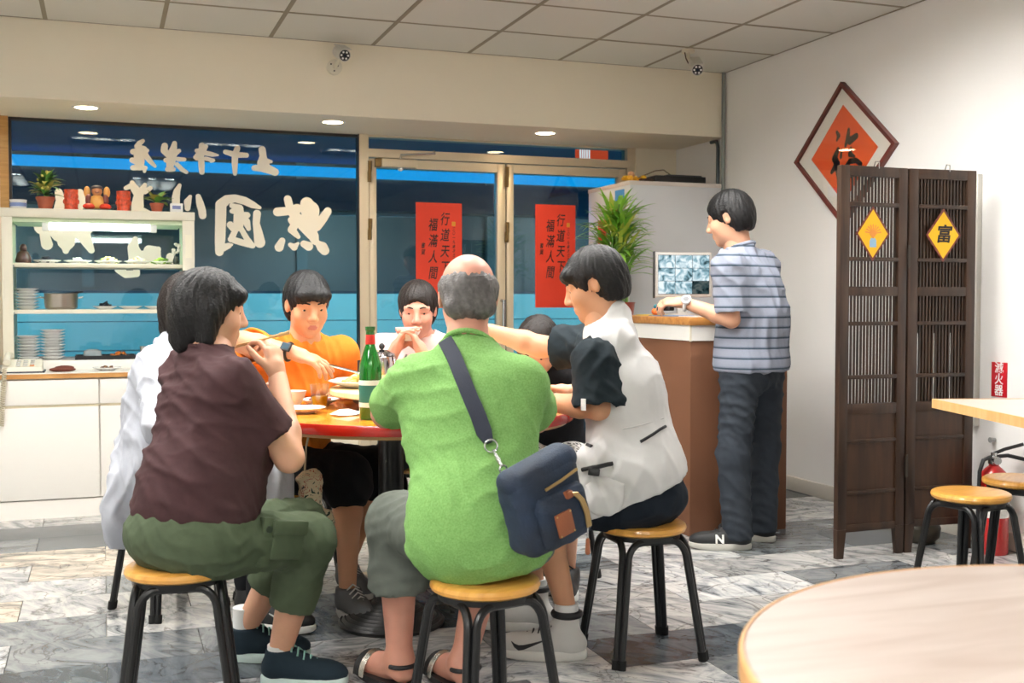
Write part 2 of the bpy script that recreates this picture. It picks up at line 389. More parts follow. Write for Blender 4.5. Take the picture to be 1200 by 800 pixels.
while y < 7.3:
    yc = round(y + TY / 2, 2)
    x = -2.1 + (0.3 if ky % 2 else 0.0)
    while x < XR:
        xc = x + TX / 2
        x0, x1 = x, min(x + TX, XR)
        # keep the tiles the lens can reach (plus a margin for a step to the side)
        d = xc * SX + yc * CX; xx = xc * CX - yc * SX
        if abs(xx) < d * 0.5 + 0.7 and ntile < 298:
            o = link('tile', tile_me, fl); o.location = (xc, yc, 0)
            if x1 - x0 < TX - 0.01:
                o.scale.x = (x1 - x0) / TX; o.location.x = (x0 + x1) / 2
            key = min(rowpal, key=lambda q: abs(q - yc))
            pal = rowpal[key] if abs(key - yc) < 0.16 and xc < 1.4 else [GREY, PALE, WHITE, DARK, PALE, GREY]
            c = tr.choice(pal); j = tr.uniform(0.9, 1.08)
            o.color = (c[0] * j, c[1] * j, c[2] * j, 1)
            ntile += 1
        x += TX
    y += TY; ky += 1
# rest of the marble beyond the counted tiles
rest = MB()
for xx0 in np.arange(XL, XR - 0.05, TX):
    for yy0 in np.arange(YB, 1.93, TY): rest.box((xx0 + .0015, yy0 + .0015, -0.012), (min(xx0 + TX, XR) - .0015, min(yy0 + TY, 1.95) - .0015, 0))
ro = rest.build('tiles_near', M_marble, fl, 0); ro.color = (.4, .4, .4, 1); ro['kind'] = 'stuff'

# right wall, other walls
struct(MB().box((XR, YB, 0), (XR + 0.15, YW + 0.15, 2.9)).build('wall_right', M_wall), 'plain white painted wall on the right', 'wall')
struct(MB().box((XL - 0.15, YB, 0), (XL, YW + 0.15, 2.9)).build('wall_left', M_wall), 'white wall at the left of the room', 'wall')
struct(MB().box((XL - 0.15, YB - 0.15, 0), (XR + 0.15, YB, 2.9)).build('wall_front', M_wall), 'white wall behind the viewer', 'wall')
# back wall: header beam with soffit, piece right of the door, wall left of and under the window
hb = MB(); hb.box((XL, YH, ZS), (XR, YW + 0.15, 2.9)); hb.box((3.607, YW - .06, 0), (XR, YW + .15, ZS))
hb.box((XL, YW, 0), (-0.56, YW + .15, ZS)); hb.box((-0.56, YW, 0), (1.595, YW + .15, 0.62))
struct(hb.build('wall_back', M_header), 'cream back wall with deep header above the shopfront', 'wall')
# aluminium base strip of the right wall
struct(MB().box((XR - .022, 3.0, 0.0), (XR, 6.6, 0.085), bev=.006).build('baseboard_right', mat('pale_base_strip', (206, 200, 188), 0.5)), 'pale base strip along the right wall', 'baseboard')
# ceiling with lay-in boards
ce = MB().box((XL, YB, ZC + .03), (XR, YH, ZC + .12)).build('ceiling', M_tbar)
struct(ce, 'suspended ceiling of beige lay-in boards', 'ceiling')
cb = MB().box((-.2945, -.2945, 0), (.2945, .2945, .012)).mesh('ceiling_board', M_ceil, 0)
TROF = [(-1.17, 3.92), (.03, 3.92), (1.23, 3.92), (2.43, 3.92), (-1.17, 1.52), (-1.17, -.88), (.63, -.88)]
for i in range(12):
    for j in range(15):
        xc = XR - .3 - .6 * i; yc = YH - .3 - .6 * j
        if any(abs(xc - a) < .05 and abs(yc - b) < .65 for a, b in TROF): continue
        o = link('ceiling_board', cb, ce); o.location = (xc, yc, ZC + tr.uniform(0, .0015))
gb = MB()
for i in range(13):
    x = XR - .6 * i; gb.box((x - .012, YB, ZC - .001), (x + .012, YH, ZC + .03))
for j in range(16):
    y = YH - .6 * j; gb.box((XL, y - .012, ZC - .0005), (XR, y + .012, ZC + .03))
gb.build('ceiling_grid', M_tbar, ce, 0)
# ceiling troffers (out of the picture, light the room and show in the glass)
M_diff = emit_mat('lamp_diffuser', (255, 253, 249), CEIL_EMIT)
M_enam = mat('white_enamel', (240, 240, 238), 0.4)
def troffer():
    t = thing('ceiling_light', '', 'light')
    MB().box((-.29, -.59, .03), (.29, .59, .10)).build('housing', M_enam, t)
    d = MB()
    for k in range(3): d.box((-.2 + .2 * k - .05, -.56, .012), (-.2 + .2 * k + .05, .56, .028))
    d.build('lamp_tube', M_diff, t)
    g = MB()
    for k in range(13): y = -.57 + k * .095; g.box((-.28, y - .002, -.004), (.28, y + .002, .022))
    for x in (-.285, -.1, .1, .285): g.box((x - .003, -.585, -.004), (x + .003, .585, .022))
    g.build('louvre', M_enam, t)
    return t
tf = troffer()
for k, (x, y) in enumerate(TROF):
    t = tf if k == 0 else copy_tree(tf)
    t.location = (x, y, ZC)
    tag(t, 'louvred fluorescent ceiling light ' + ('over the far left stools', 'over the round table', 'over the young man in the vest', 'between the desk and the folding screen', 'over the near left floor', 'in the left corner behind the viewer', 'above and behind the viewer')[k], 'light', 'louvred ceiling lights')

# soffit downlights
for x, y, w in ((-.072, 6.841, 'above the potted plant and display shelf'), (1.341, 6.877, 'above the left end of the glass door frame'), (2.733, 6.854, 'above the middle of the right glass door')):
    t = thing('downlight', 'round warm soffit spot lamp ' + w, 'light', (x, y, ZS), group='recessed soffit lamps')
    MB().lathe([(.062, -.003), (.075, -.004), (.078, 0), (.062, 0.001)], 28, c=(x, y, ZS)).build('ring', M_enam, t)
    MB().lathe([(0, -.0035), (.045, -.004), (.061, -.0015)], 28, c=(x, y, ZS)).build('lens', emit_mat('spot_lens', (255, 226, 180), 30), t)
    la = bpy.data.lights.new('spot_lamp', 'SPOT'); la.energy = DOWN_W; la.color = (1, .80, .52); la.spot_size = math.radians(150); la.spot_blend = 1; la.shadow_soft_size = .05
    lo = bpy.data.objects.new('spot_lamp', la); COL.objects.link(lo); lo.parent = t; lo.location = (0, 0, -.012)

# ---------------- shopfront: fixed window and glass doors
w1 = MB()
Y0, Y1 = YW - .02, YW + .03
w1.box((-.56, YW - .05, .6), (-.512, YW + .05, ZS))
wf = w1.build('window_1', M_tan); struct(wf, 'large fixed shop window with cream brush lettering in a tan frame', 'window')
fm = MB(); fm.box((-.512, Y0, ZS - .018), (1.595, Y1, ZS)); fm.box((-.512, Y0, .62), (1.595, Y1, .66)); fm.box((-.512, Y0, .66), (-.497, Y1, ZS - .018))
fm.build('window_frame', M_alud, wf)
MB().box((-.497, YW - .003, .66), (1.595, YW + .003, ZS - .018)).build('pane', M_glass, wf)
M_let = mat('cream_lettering', (244, 238, 224), 0.7)
for k, g in GLYPHS.items():
    if k == 'fu': continue
    b = MB()
    for st in g: b.stroke(st, (0, YW - .0035, 0), (1, 0, 0), (0, 0, 1), .0012)
    b.build('lettering', M_let, wf, 0)
# door frame
df = MB()
df.box((1.595, Y0 - .03, 0), (1.66, Y1 + .02, ZS)); df.box((3.545, Y0 - .03, 0), (3.607, Y1 + .02, ZS))
df.box((1.66, Y0 - .03, 2.095), (3.545, Y1 + .02, 2.15)); df.box((1.66, Y0 - .01, ZS - .012), (3.545, Y1, ZS))
dfo = df.build('trim_1', M_alu); struct(dfo, 'pale bronze aluminium frame around the glass doors', 'door frame')
MB().box((1.66, YW - .003, 2.15), (3.545, YW + .003, ZS - .012)).build('pane', M_glass, dfo)
MB().box((1.592, Y0 - .031, .62), (1.597, Y1, ZS)).build('gasket', M_alud, dfo)
def door(n, x0, x1, lab, hinge_x):
    d = MB(); s = .05
    d.box((x0, Y0 - .015, .02), (x0 + s, Y1, 2.088), bev=.003); d.box((x1 - s - .01, Y0 - .015, .02), (x1, Y1, 2.088), bev=.003)
    d.box((x0 + s, Y0 - .015, 2.03), (x1 - s - .01, Y1, 2.088)); d.box((x0 + s, Y0 - .015, .02), (x1 - s - .01, Y1, .14))
    o = d.build('door_%d' % n, M_alu); struct(o, lab, 'door')
    MB().box((x0 + s, YW - .003, .14), (x1 - s - .01, YW + .003, 2.03)).build('pane', M_glass, o)
    h = MB()
    for z in (1.62, 2.0):
        h.cyl((hinge_x, Y0 - .035, z - .06), (hinge_x, Y0 - .035, z + .06), .009, seg=10); h.box((hinge_x - .014, Y0 - .032, z), (hinge_x + .014, Y0 - .026, z + .07)); h.box((hinge_x - .018, Y0 - .032, z - .07), (hinge_x + .01, Y0 - .026, z))
    h.build('hinge', mat('brass_hinge', (120, 96, 56), .4, metal=.7), o)
    MB().tube([(x1 - .03, Y0 - .02, .95), (x1 - .03, Y0 - .07, .95), (x1 - .03, Y0 - .07, 1.15), (x1 - .03, Y0 - .02, 1.15)], .012).build('door_handle', M_chrome, o)
    return o
d1 = door(1, 1.665, 2.622, 'left glass door with red couplet scroll and overhead door closer', 1.668)
d2 = door(2, 2.632, 3.54, 'right glass door with red couplet scroll beside the green plant', 2.63)
MB().box((2.6225, Y0 + .0, .02), (2.6315, Y1, 2.09)).build('gasket', M_alud, dfo)
dc = thing('door_closer', 'aluminium door closer with folding arm on top of the left glass door', 'door closer', (1.8, Y0 - .04, 2.06))
MB().box((1.74, Y0 - .075, 2.03), (1.98, Y0 - .016, 2.085), bev=.006).build('closer_body', M_alu, dc)
MB().box((1.70, Y0 - .06, 2.03), (1.74, Y0 - .016, 2.088), bev=.004).build('end_cap', mat('brass_hinge', (120, 96, 56)), dc)
MB().tube([(1.87, Y0 - .05, 2.09), (1.87, Y0 - .05, 2.115), (2.1, Y0 - .085, 2.13), (2.1, Y0 - .05, 2.15)], .007).build('closer_arm', M_chrome, dc)
MB().ell((1.87, Y0 - .05, 2.02), (.018, .018, .014)).build('valve_cap', M_enam, dc)

# red couplets on the doors
M_red = mat('red_paper', (226, 62, 34), 0.6, var=.04, vscale=8)
M_ink = mat('brush_ink', (30, 24, 22), 0.6)
M_gold = mat('gold_ink', (220, 150, 40), 0.5)
def couplet(x0, x1, z0, z1, lab, place):
    t = thing('couplet_scroll', lab, 'scroll', ((x0 + x1) / 2, YW - .006, z0), group='red couplet papers on the doors')
    MB().box((x0, YW - .0065, z0), (x1, YW - .0045, z1)).build('paper', M_red, t)
    w = x1 - x0; n = (1, 0, 0), (0, 0, 1)
    h = z1 - z0
    def col(txt, fx, top, size, m, sp=1.0, off=.0012, sh=.2):
        for i, ch in enumerate(txt):
            text_part('ink_character', ch, size, m, t, (x0 + w * fx, YW - .0068, top - size * (i + .5) * sp), (1, 0, 0), (0, 0, 1), shear=sh, offset=off, extrude=.0003, xs=.7)
    col('行道天下', .62, z1 - .06, .092, M_ink, 1.18)
    col('福滿人間', .36, z1 - .10, .092, M_ink, 1.18)
    col('二〇一九歲次己亥', .82, z1 - .16, .026, M_ink, 1.15, .0004)
    col('書賀', .15, z1 - .27, .04, M_ink, 1.1, .0006)
    MB().box((x0 + w * .78, YW - .0075, z1 - .155), (x0 + w * .86, YW - .0066, z1 - .125)).build('seal', M_gold, t)
    return t
couplet(1.991, 2.315, 1.10, 1.811, 'red paper couplet with black brush characters on the left glass door', 0)
couplet(2.854, 3.158, 1.10, 1.823, 'red paper couplet with black brush characters on the right glass door', 1)

# conduit pipes on the right wall
def conduit(name, path, r, m, lab):
    return tag(MB().tube(path, r, 10).build(name, m), lab, 'pipe')
M_pvc = mat('grey_pvc', (140, 145, 140), .5)
conduit('conduit_pipe', [(XR - .02, YH - .02, ZC), (XR - .02, YH - .02, 2.2), (XR - .02, YH - .02, 1.6), (XR - .02, YH - .02, .1)], .012, M_pvc, 'grey conduit pipe running down the corner beside the header')
b = MB().tube([(XR - .03, YH + .12, ZS - .02), (XR - .03, YH + .05, ZS - .02), (XR - .03, YH + .03, ZS - .06), (XR - .03, YH + .03, 1.93)], .012, 10)
tag(b.build('conduit_pipe', mat('dark_pvc', (60, 70, 74), .5)), 'dark bent conduit dropping from the soffit to the white cabinet top', 'pipe')
tag(MB().box((XR - .03, 4.255, .55), (XR, 4.295, 1.75), bev=.004).build('wire_duct', mat('pale_duct', (214, 212, 204), .5)), 'pale vertical wire duct on the wall beside the folding screen', 'duct')

# outside: arcade, neon strip, opposite shopfront
og = MB().box((-6, YW + .15, -.1), (9, 15, -.02)).build('ground', mat('street', (60, 62, 64), .7)); struct(og, 'dark pavement of the arcade outside the window', 'ground')
ac = MB(); ac.box((-6, YW + .15, 2.44), (9, 10.6, 2.52))
aco = ac.build('trim_2', mat('arcade_ceiling', (40, 112, 170), .6)); struct(aco, 'blue lit arcade soffit outside the shop window', 'soffit')
bmo = MB().box((-6, 10.5, 2.0), (9, 10.8, 2.28)).build('trim_3', mat('arcade_beam', (58, 46, 52), .7)); struct(bmo, 'dark beam along the arcade edge outside', 'beam')
ne = tag(MB().box((-6, 10.40, 2.30), (9, 10.48, 2.385)).build('blue_light_strip', emit_mat('neon_blue', (0, 165, 240), 1.3)), 'long bright blue neon strip along the arcade outside', 'light')
for yy, zz in ((7.62, 2.385),):  # unseen fill strip, added to turn the arcade soffit a brighter blue
    tag(MB().box((-6, yy, zz), (9, yy + .06, zz + .05)).build('blue_light_strip', emit_mat('soffit_fill_blue', (30, 160, 235), 34)), 'added blue fill strip hidden above the shop window to brighten the arcade soffit', 'light')
fac = MB(); fac.box((-7, 13.0, 1.26), (10, 13.2, 5)); 
fo = fac.build('shop_facade', mat('dark_shutter', (26, 46, 52), .5, var=.3, vscale=.6)); tag(fo, 'dark teal shopfront across the street seen through the glass', 'building')
sh = MB()
for k in range(4): sh.box((-7, 12.96 + (.02 if k % 2 else 0), -.02 + k * .315), (10, 13.1, .285 + k * .315))
sh.build('shutter', mat('blue_shutter', (122, 186, 194), .5), fo)
for k in range(5):
    MB().box((-2.5 + k * 2.3, 12.93, 1.30), (-2.38 + k * 2.3, 13.0, 3)).build('pilaster', mat('facade_trim', (60, 80, 86), .6), fo)
sg = thing('lit_sign', 'red and white lit sign glimpsed through the transom above the right door', 'sign', (3.79, 8.5, 2.3))
MB().box((3.78, 8.49, 2.39), (3.80, 8.51, 2.44)).build('sign_hanger', M_black, sg)
MB().box((3.67, 8.46, 2.30), (3.93, 8.54, 2.395)).build('sign_box', emit_mat('sign_red', (225, 70, 40), 1.2), sg)
b = MB()
for k in range(5): b.box((3.675 + k * .02, 8.455, 2.31), (3.685 + k * .02, 8.4595, 2.385))
b.build('sign_stripe', emit_mat('sign_white', (255, 240, 240), 1.5), sg)
# fill lamps added under the beam outside to brighten the shutter across the street
for x in (-1.5, 2.5, 6.0):
    t = thing('arcade_fill_lamp', 'added cool fill lamp under the arcade edge outside ' + ('left of the shop window' if x < 0 else 'behind the glass doors' if x < 4 else 'right of the doors'), 'light', (x, 10.78, 2.0), group='fill lamps added under the arcade beam')
    MB().box((x - .6, 10.72, 1.97), (x + .6, 10.79, 2.0)).build('batten', M_enam, t)
    la = bpy.data.lights.new('strip_lamp', 'AREA'); la.shape = 'RECTANGLE'; la.size = 1.2; la.size_y = .1; la.energy = ARCADE_FILL_W / 3; la.color = (.8, .93, .95)
    lo = bpy.data.objects.new('strip_lamp', la); COL.objects.link(lo); lo.parent = t; lo.location = (0, .05, -.02); lo.rotation_euler = (math.radians(55), 0, 0)

# ================================================================== furniture
M_seat = wood_mat('varnished_seat', (214, 150, 62), (236, 178, 88), .28, (5, 40, 5), coat=.4, bump=.02)
M_leg = mat('black_tube', (14, 15, 17), .32)
M_rub = mat('rubber_foot', (10, 10, 10), .8)

# ---- stool: round wooden seat on four bent-tube frames
def stool_parts(h=.43, r=.145):
    t = thing('stool', '', 'stool')
    MB().lathe([(0, h - .03), (r - .012, h - .03), (r - .003, h - .024), (r, h - .015), (r - .003, h - .006), (r - .012, h - .0005), (r - .03, h), (0, h + .0008)], 40).build('seat', M_seat, t)
    MB().lathe([(r - .035, h - .047), (r - .02, h - .047), (r - .02, h - .03), (r - .035, h - .03), (r - .035, h - .047)], 32).build('seat_ring', M_leg, t)
    q = .155; a = .105
    for k in range(4):
        th = k * math.pi / 2
        Rm = Matrix.Rotation(th, 4, 'Z')
        pts = []
        # foot -> up -> bend -> across -> bend -> down
        yT = -a; yF = -q
        s = .098; sf = q - .012
        pts += [(-sf, yF, .0), (-s - .004, yT - .012, h - .11)]
        for j in range(1, 6):
            f = j / 6 * math.pi / 2
            pts.append((-s - .004 + .05 * (1 - math.cos(f)), yT - .012 + .012 * j / 6, h - .11 + .063 * math.sin(f)))
        pts.append((-s + .05, yT, h - .047)); pts.append((s - .05, yT, h - .047))
        for j in range(5, 0, -1):
            f = j / 6 * math.pi / 2
            pts.append((s + .004 - .05 * (1 - math.cos(f)), yT - .012 + .012 * j / 6, h - .11 + .063 * math.sin(f)))
        pts += [(s + .004, yT - .012, h - .11), (sf, yF, .0)]
        fr = MB().tube(pts, .0115, 10, M=Rm).build('leg_frame', M_leg, t)
        for x in (-sf, sf): MB().cyl(Rm @ Vector((x, yF, 0.0)), Rm @ Vector((x * .97, yF * .985, .03)), .0145, seg=12).build('foot_cap', M_rub, fr)
    return t
STOOLS = []
st0 = stool_parts()
def stool(x, d, rz, label, world=None):
    o = st0 if not STOOLS else copy_tree(st0)
    o.location = C(x, d) if world is None else world
    o.rotation_euler = (0, 0, rz)
    tag(o, label, 'stool', 'round wooden stools with black tube legs'); STOOLS.append(o)
    return o
S_green = stool(-.07, 2.90, .25, 'round wooden stool under the man in the green shirt')
S_brown = stool(-.915, 3.06, -.1, 'round wooden stool under the woman in the brown shirt')
S_white = stool(-1.285, 4.17, .5, 'round wooden stool under the person in the long white coat')
S_orange = stool(-.87, 4.37, .9, 'round wooden stool under the man in the orange shirt')
S_vest = stool(.425, 3.645, -.02, 'round wooden stool under the young man in the white vest')
S_girl = stool(.15, 4.66, .3, 'round wooden stool behind the table under the long haired girl')
S_back = stool(-.40, 4.95, .1, 'round wooden stool on the far side of the round table')
stool(0, 0, .2, 'empty round wooden stool in front of the folding screen', (3.081, 3.373, 0))
stool(0, 0, .6, 'empty round wooden stool at the right edge beside the fire extinguisher', (3.50, 3.56, 0))

# ---- main round table
TC = C(-.36, 4.0); TR_, TZ = .58, .764
tb = thing('round_table', 'round orange laminate table with red edge and black pedestal, full of dishes', 'table', TC)
M_top = mat('orange_laminate', (222, 140, 40), .22, var=.08, vscale=3, coat=.3)
M_rim = mat('red_lacquer_rim', (186, 34, 16), .25, coat=.4)
def disc(c, r, z0, z1, rim=.004, seg=72):
    return MB().lathe([(0, z0), (r - rim, z0), (r, z0 + rim), (r, z1 - rim), (r - rim, z1), (0, z1)], seg, c=(c.x, c.y, 0))
disc(TC, TR_ - .012, TZ - .03, TZ).build('tabletop', M_top, tb)
MB().lathe([(TR_ - .0115, TZ - .032), (TR_ - .002, TZ - .032), (TR_, TZ - .022), (TR_, TZ - .008), (TR_ - .004, TZ + .001), (TR_ - .0115, TZ + .001), (TR_ - .0115, TZ - .032)], 72, c=(TC.x, TC.y, 0)).build('edge_band', M_rim, tb)
disc(TC, TR_ - .02, TZ - .045, TZ - .031).build('underlay', mat('plywood_edge', (206, 160, 104), .6), tb)
PC = C(-.43, 3.97)
MB().cyl((PC.x, PC.y, .1), (PC.x, PC.y, TZ - .045), .045, seg=28).build('pedestal', M_leg, tb)
rib = [(0, .0), (.185, .0), (.19, .012)]
for k in range(9):
    r = .186 - k * .015; z = .014 + k * .0085
    rib += [(r, z), (r - .004, z + .006), (r - .009, z + .004)]
rib += [(.05, .1), (.047, .14), (0, .14)]
MB().lathe(rib, 48, c=(PC.x, PC.y, 0)).build('base', mat('cast_iron', (16, 17, 18), .45), tb)
MB().box((PC.x - .2, PC.y - .02, TZ - .07), (PC.x + .2, PC.y + .02, TZ - .045)).build('bracket', M_leg, tb)

# lazy susan
LS = C(-.28, 4.10)
ls = thing('lazy_susan', 'round pale wooden turntable loaded with dishes on the round table', 'turntable', (LS.x, LS.y, TZ))
disc(LS, .385, .812, .834).build('turntable_board', wood_mat('pale_board', (226, 196, 140), (240, 214, 164), .4, (4, 30, 4)), ls)
disc(LS, .30, TZ + .018, .812, seg=48).build('turntable_skirt', mat('dark_skirt', (40, 34, 32), .5), ls)
disc(LS, .16, TZ + .0012, TZ + .018, seg=40).build('turntable_base', M_black, ls)

# ---- right hand dining table against the wall (only its corner shows)
rt = thing('dining_table', 'pale laminate dining table with beech edge at the right wall', 'table', (3.55, 3.35, 0))
A = Vector((3.19, 3.70)); B = Vector((2.975, 3.0)); e = (A - B).normalized(); n = Vector((e.y, -e.x))
P4 = [B - e * .2, B - e * .2 + n * .66, A + n * .66, A]
M_pale = mat('pale_laminate', (216, 196, 186), .35, var=.03, vscale=4)
MB().prism([(p.x, p.y) for p in P4], (0, 0, .713), (1, 0, 0), (0, 1, 0), .034).build('tabletop', M_pale, rt)
eb = MB()
Q4 = [P4[0] - e * .01 - n * .01, P4[1] - e * .01 + n * .01, P4[2] + e * .01 + n * .01, P4[3] + e * .01 - n * .01]
for i in range(4):
    a, b = P4[i], P4[(i + 1) % 4]; a2, b2 = Q4[i], Q4[(i + 1) % 4]
    eb.prism([(a2.x, a2.y), (b2.x, b2.y), (b.x, b.y), (a.x, a.y)], (0, 0, .712), (1, 0, 0), (0, 1, 0), .0365)
eb.build('edge_band', wood_mat('beech_edge', (222, 166, 104), (236, 186, 128), .35, (20, 20, 3)), rt)
tcx = (P4[0] + P4[1] + P4[2] + P4[3]) / 4
MB().cyl((tcx.x + .1, tcx.y - .1, .03), (tcx.x + .1, tcx.y - .1, .713), .04).build('pedestal', M_leg, rt)
MB().lathe([(0, 0), (.23, 0), (.23, .015), (.06, .05), (0, .05)], 32, c=(tcx.x + .1, tcx.y - .1, 0)).build('base', M_leg, rt)

# ---- foreground round table
FT = C(.753, 1.19)
ft = thing('round_table', 'empty pale wood grain round table in the near right foreground', 'table', FT)
M_pw = wood_mat('pale_woodgrain', (184, 165, 153), (202, 187, 177), .4, (2, 14, 2), bump=.01)
disc(FT, .494, .722, .75, .002, 96).build('tabletop', M_pw, ft)
MB().lathe([(.4945, .719), (.5, .721), (.5, .747), (.497, .7505), (.4945, .7505), (.4945, .719)], 96, c=(FT.x, FT.y, 0)).build('edge_band', wood_mat('beech_edge', (0, 0, 0), (0, 0, 0)), ft)
MB().cyl((FT.x, FT.y, .03), (FT.x, FT.y, .722), .045).build('pedestal', M_leg, ft)
MB().lathe([(0, 0), (.24, 0), (.24, .015), (.06, .06), (0, .06)], 32, c=(FT.x, FT.y, 0)).build('base', M_leg, ft)
cp = thing('tea_cup', 'small frosted white cup standing on the foreground table at the right edge', 'cup', (1.262, 1.212, .75))
MB().lathe([(0, 0), (.024, 0), (.033, .06), (.031, .06), (.022, .004), (0, .004)], 28, c=(1.262, 1.212, .7505)).build('cup_body', mat('frosted_cup', (226, 232, 236), .3), cp)

# ---- folding screen
M_dk = wood_mat('dark_stained_wood', (40, 27, 19), (68, 47, 33), .42, (14, 14, 2), bump=.06)
M_dk2 = wood_mat('dark_panel_wood', (48, 31, 20), (74, 49, 32), .45, (14, 14, 2), bump=.06)
sc = thing('folding_screen', 'dark brown wooden folding screen with slatted upper half and solid panels below', 'screen', (3.42, 4.15, 0))
M_yel = mat('yellow_card', (246, 190, 20), .5); M_plum = mat('plum_border', (120, 58, 48), .5)
def screen_panel(p, q, dense, last):
    p = Vector((p[0], p[1], 0)); q = Vector((q[0], q[1], 0)); ex = (q - p).normalized(); W = (q - p).length
    ey = Vector((-ex.y, ex.x, 0)); Mx = Matrix((ex, ey, Vector((0, 0, 1)))).transposed().to_4x4(); Mx.translation = p
    sw = .047; th = .03
    def bx(name, lo, hi, m, par=sc, bev=.002): return MB().box(lo, hi, Mx, bev).build(name, m, par)
    for x0 in (0.002, W - sw - .002):
        s = bx('stile', (x0, 0, .13), (x0 + sw, th, 1.745), M_dk)
        f = MB(); x1 = x0 + sw
        xa, xb = (x0 + .0, x1 - .012) if x0 < .1 else (x0 + .012, x1)
        f._add([(x0, 0, .13), (x1, 0, .13), (x1, th, .13), (x0, th, .13), (xa, .003, 0), (xb, .003, 0), (xb, th - .003, 0), (xa, th - .003, 0)], [(0, 1, 2, 3), (7, 6, 5, 4), (0, 4, 5, 1), (1, 5, 6, 2), (2, 6, 7, 3), (3, 7, 4, 0)], Mx)
        f.build('foot', M_dk, s, 0)
    ia, ib = sw + .002, W - sw - .002
    for z0, z1 in ((1.70, 1.745), (1.17, 1.212), (.643, .69), (.117, .15)): bx('rail', (ia, .001, z0), (ib, th - .001, z1), M_dk)
    for z in (1.576, 1.334, 1.047, .809): bx('crossbar', (ia, -.001, z - .009), (ib, .014, z + .009), M_dk)
    n = 15
    for k in range(n):
        x = ia + (ib - ia) * (k + .5) / n
        bx('slat', (x - .0043, .014, .69), (x + .0043, .022, 1.70), M_dk, bev=0)
    if dense:
        for k in range(n - 1):
            x = ia + (ib - ia) * (k + 1) / n
            bx('slat', (x - .0056, .023, .69 if k % 5 else 1.0), (x + .0056, .029, 1.70), M_dk, bev=0)
    for z0, z1 in ((.531, .643), (.301, .515), (.15, .285)): bx('panel', (ia, .009, z0), (ib, .019, z1), M_dk2, bev=0)
    for z in (.523, .293): bx('moulding', (ia, .001, z - .008), (ib, .026, z + .008), M_dk)
    # diamond card
    cx = W / 2 + (-.012 if not last else .0); cz = 1.447
    def dia(h, y, m, name, par):
        b = MB(); b.prism([(cx - .8 * h, cz), (cx, cz - h * 1.06), (cx + .8 * h, cz), (cx, cz + h * 1.06)], p + ey * y, ex, (0, 0, 1), .001 if y < -.003 else .002)
        return b.build(name, m, par, 0)
    card = dia(.116, -.0035, M_plum, 'diamond_card', sc)
    dia(.101, -.0045, M_yel, 'card_face', card)
    o = p + ex * cx + ey * -.0058
    if last: text_part('ink_character', '富', .085, M_ink, card, o + Vector((0, 0, cz - .0)), ex, (0, 0, 1), offset=.002, shear=.15, extrude=.0004)
    else:
        b = MB(); b.box((cx - .018, -.0062, cz - .06), (cx + .018, -.0055, cz - .028), Mx); b.box((cx - .013, -.0062, cz - .028), (cx + .013, -.0055, cz - .02), Mx)
        b.build('card_vase', mat('vase_blue', (150, 190, 220), .5), card)
        b = MB()
        for k in range(9):
            a = math.pi * (k + .5) / 9; b.stroke([(0, -.02, .002), (.02 * math.cos(a), .0 + .02 * math.sin(a), .0022), (.042 * math.cos(a), .038 * math.sin(a), .003)], o + Vector((0, 0, cz)), ex, (0, 0, 1), .0004)
        b.build('card_flowers', mat('card_orange', (232, 150, 60), .5), card, 0)
    hk = p + ex * (cx + .03); MB().tube([hk + Vector((0, 0, 1.735)) - ey * .004, hk + Vector((0, 0, 1.765)) - ey * .004, hk + Vector((0, 0, 1.77)) + ey * .02, hk + Vector((0, 0, 1.74)) + ey * .034], .0025, 6).build('hook', M_chrome, sc)
screen_panel((3.050, 4.150), (3.418, 4.158), False, False)
screen_panel((3.424, 4.158), (3.782, 4.132), True, True)
MB().box((3.415, 4.146, .35), (3.428, 4.152, .45)).build('hinge', M_alud, sc); MB().box((3.415, 4.146, 1.3), (3.428, 4.152, 1.4)).build('hinge', M_alud, sc)

# ---- reception desk
dk = thing('reception_desk', 'brown reception counter with white band and wooden top beside the standing man', 'desk', (2.95, 5.3, 0))
M_brown = mat('brown_board', (112, 72, 48), .6, var=.05, vscale=3, bump=.05, bscale=200)
DX0, DX1, DY0, DY1 = 2.672, 3.22, 4.80, 5.80
MB().box((DX0, DY0, 0), (DX1, DY1, .955), bev=.002).build('desk_body', M_brown, dk)
MB().box((DX0 - .006, DY0 - .006, .955), (DX1 + .004, DY1 + .004, 1.03)).build('white_band', M_white, dk)
MB().box((DX0 - .016, DY0 - .016, 1.03), (DX1 + .008, DY1 + .008, 1.068), bev=.005).build('desk_top', wood_mat('oak_top', (160, 104, 48), (196, 140, 76), .35, (3, 20, 20)), dk)
MB().box((DX0 - .0075, DY0 - .0075, .952), (DX0 + .001, DY0 + .001, 1.031)).build('corner_strip', M_cream, dk)
# ---- tall white cabinet (fridge) behind the desk
tc_ = thing('refrigerator', 'tall plain white refrigerator behind the desk and the plant', 'refrigerator', (3.55, 6.9, 0))
M_fr = mat('fridge_enamel', (222, 222, 224), .38, var=.01)
MB().box((3.222, 6.60, .04), (3.90, 7.26, 1.925), bev=.006).build('cabinet_body', M_fr, tc_)
MB().box((3.24, 6.62, 0), (3.88, 7.24, .04)).build('plinth', M_black, tc_)
MB().box((3.219, 6.598, 1.90), (3.901, 7.262, 1.928), bev=.003).build('top_cap', mat('pinkish_cap', (224, 212, 204), .5), tc_)
for k, (y, z, c) in enumerate(((6.85, 1.72, (236, 200, 60)), (7.02, 1.62, (210, 80, 50)), (6.75, 1.80, (80, 150, 210)), (7.12, 1.45, (236, 170, 50)))):
    MB().box((3.2195, y - .07, z - .08), (3.2215, y + .07, z + .08)).build('sticker', mat('sticker_%d' % k, c, .5), tc_)
dv = thing('video_recorder', 'black flat video recorder with a loose cable on the refrigerator top', 'recorder', (3.66, 6.85, 1.928))
MB().box((3.46, 6.70, 1.9365), (3.84, 7.02, 1.982), bev=.006).build('recorder_case', M_black, dv)
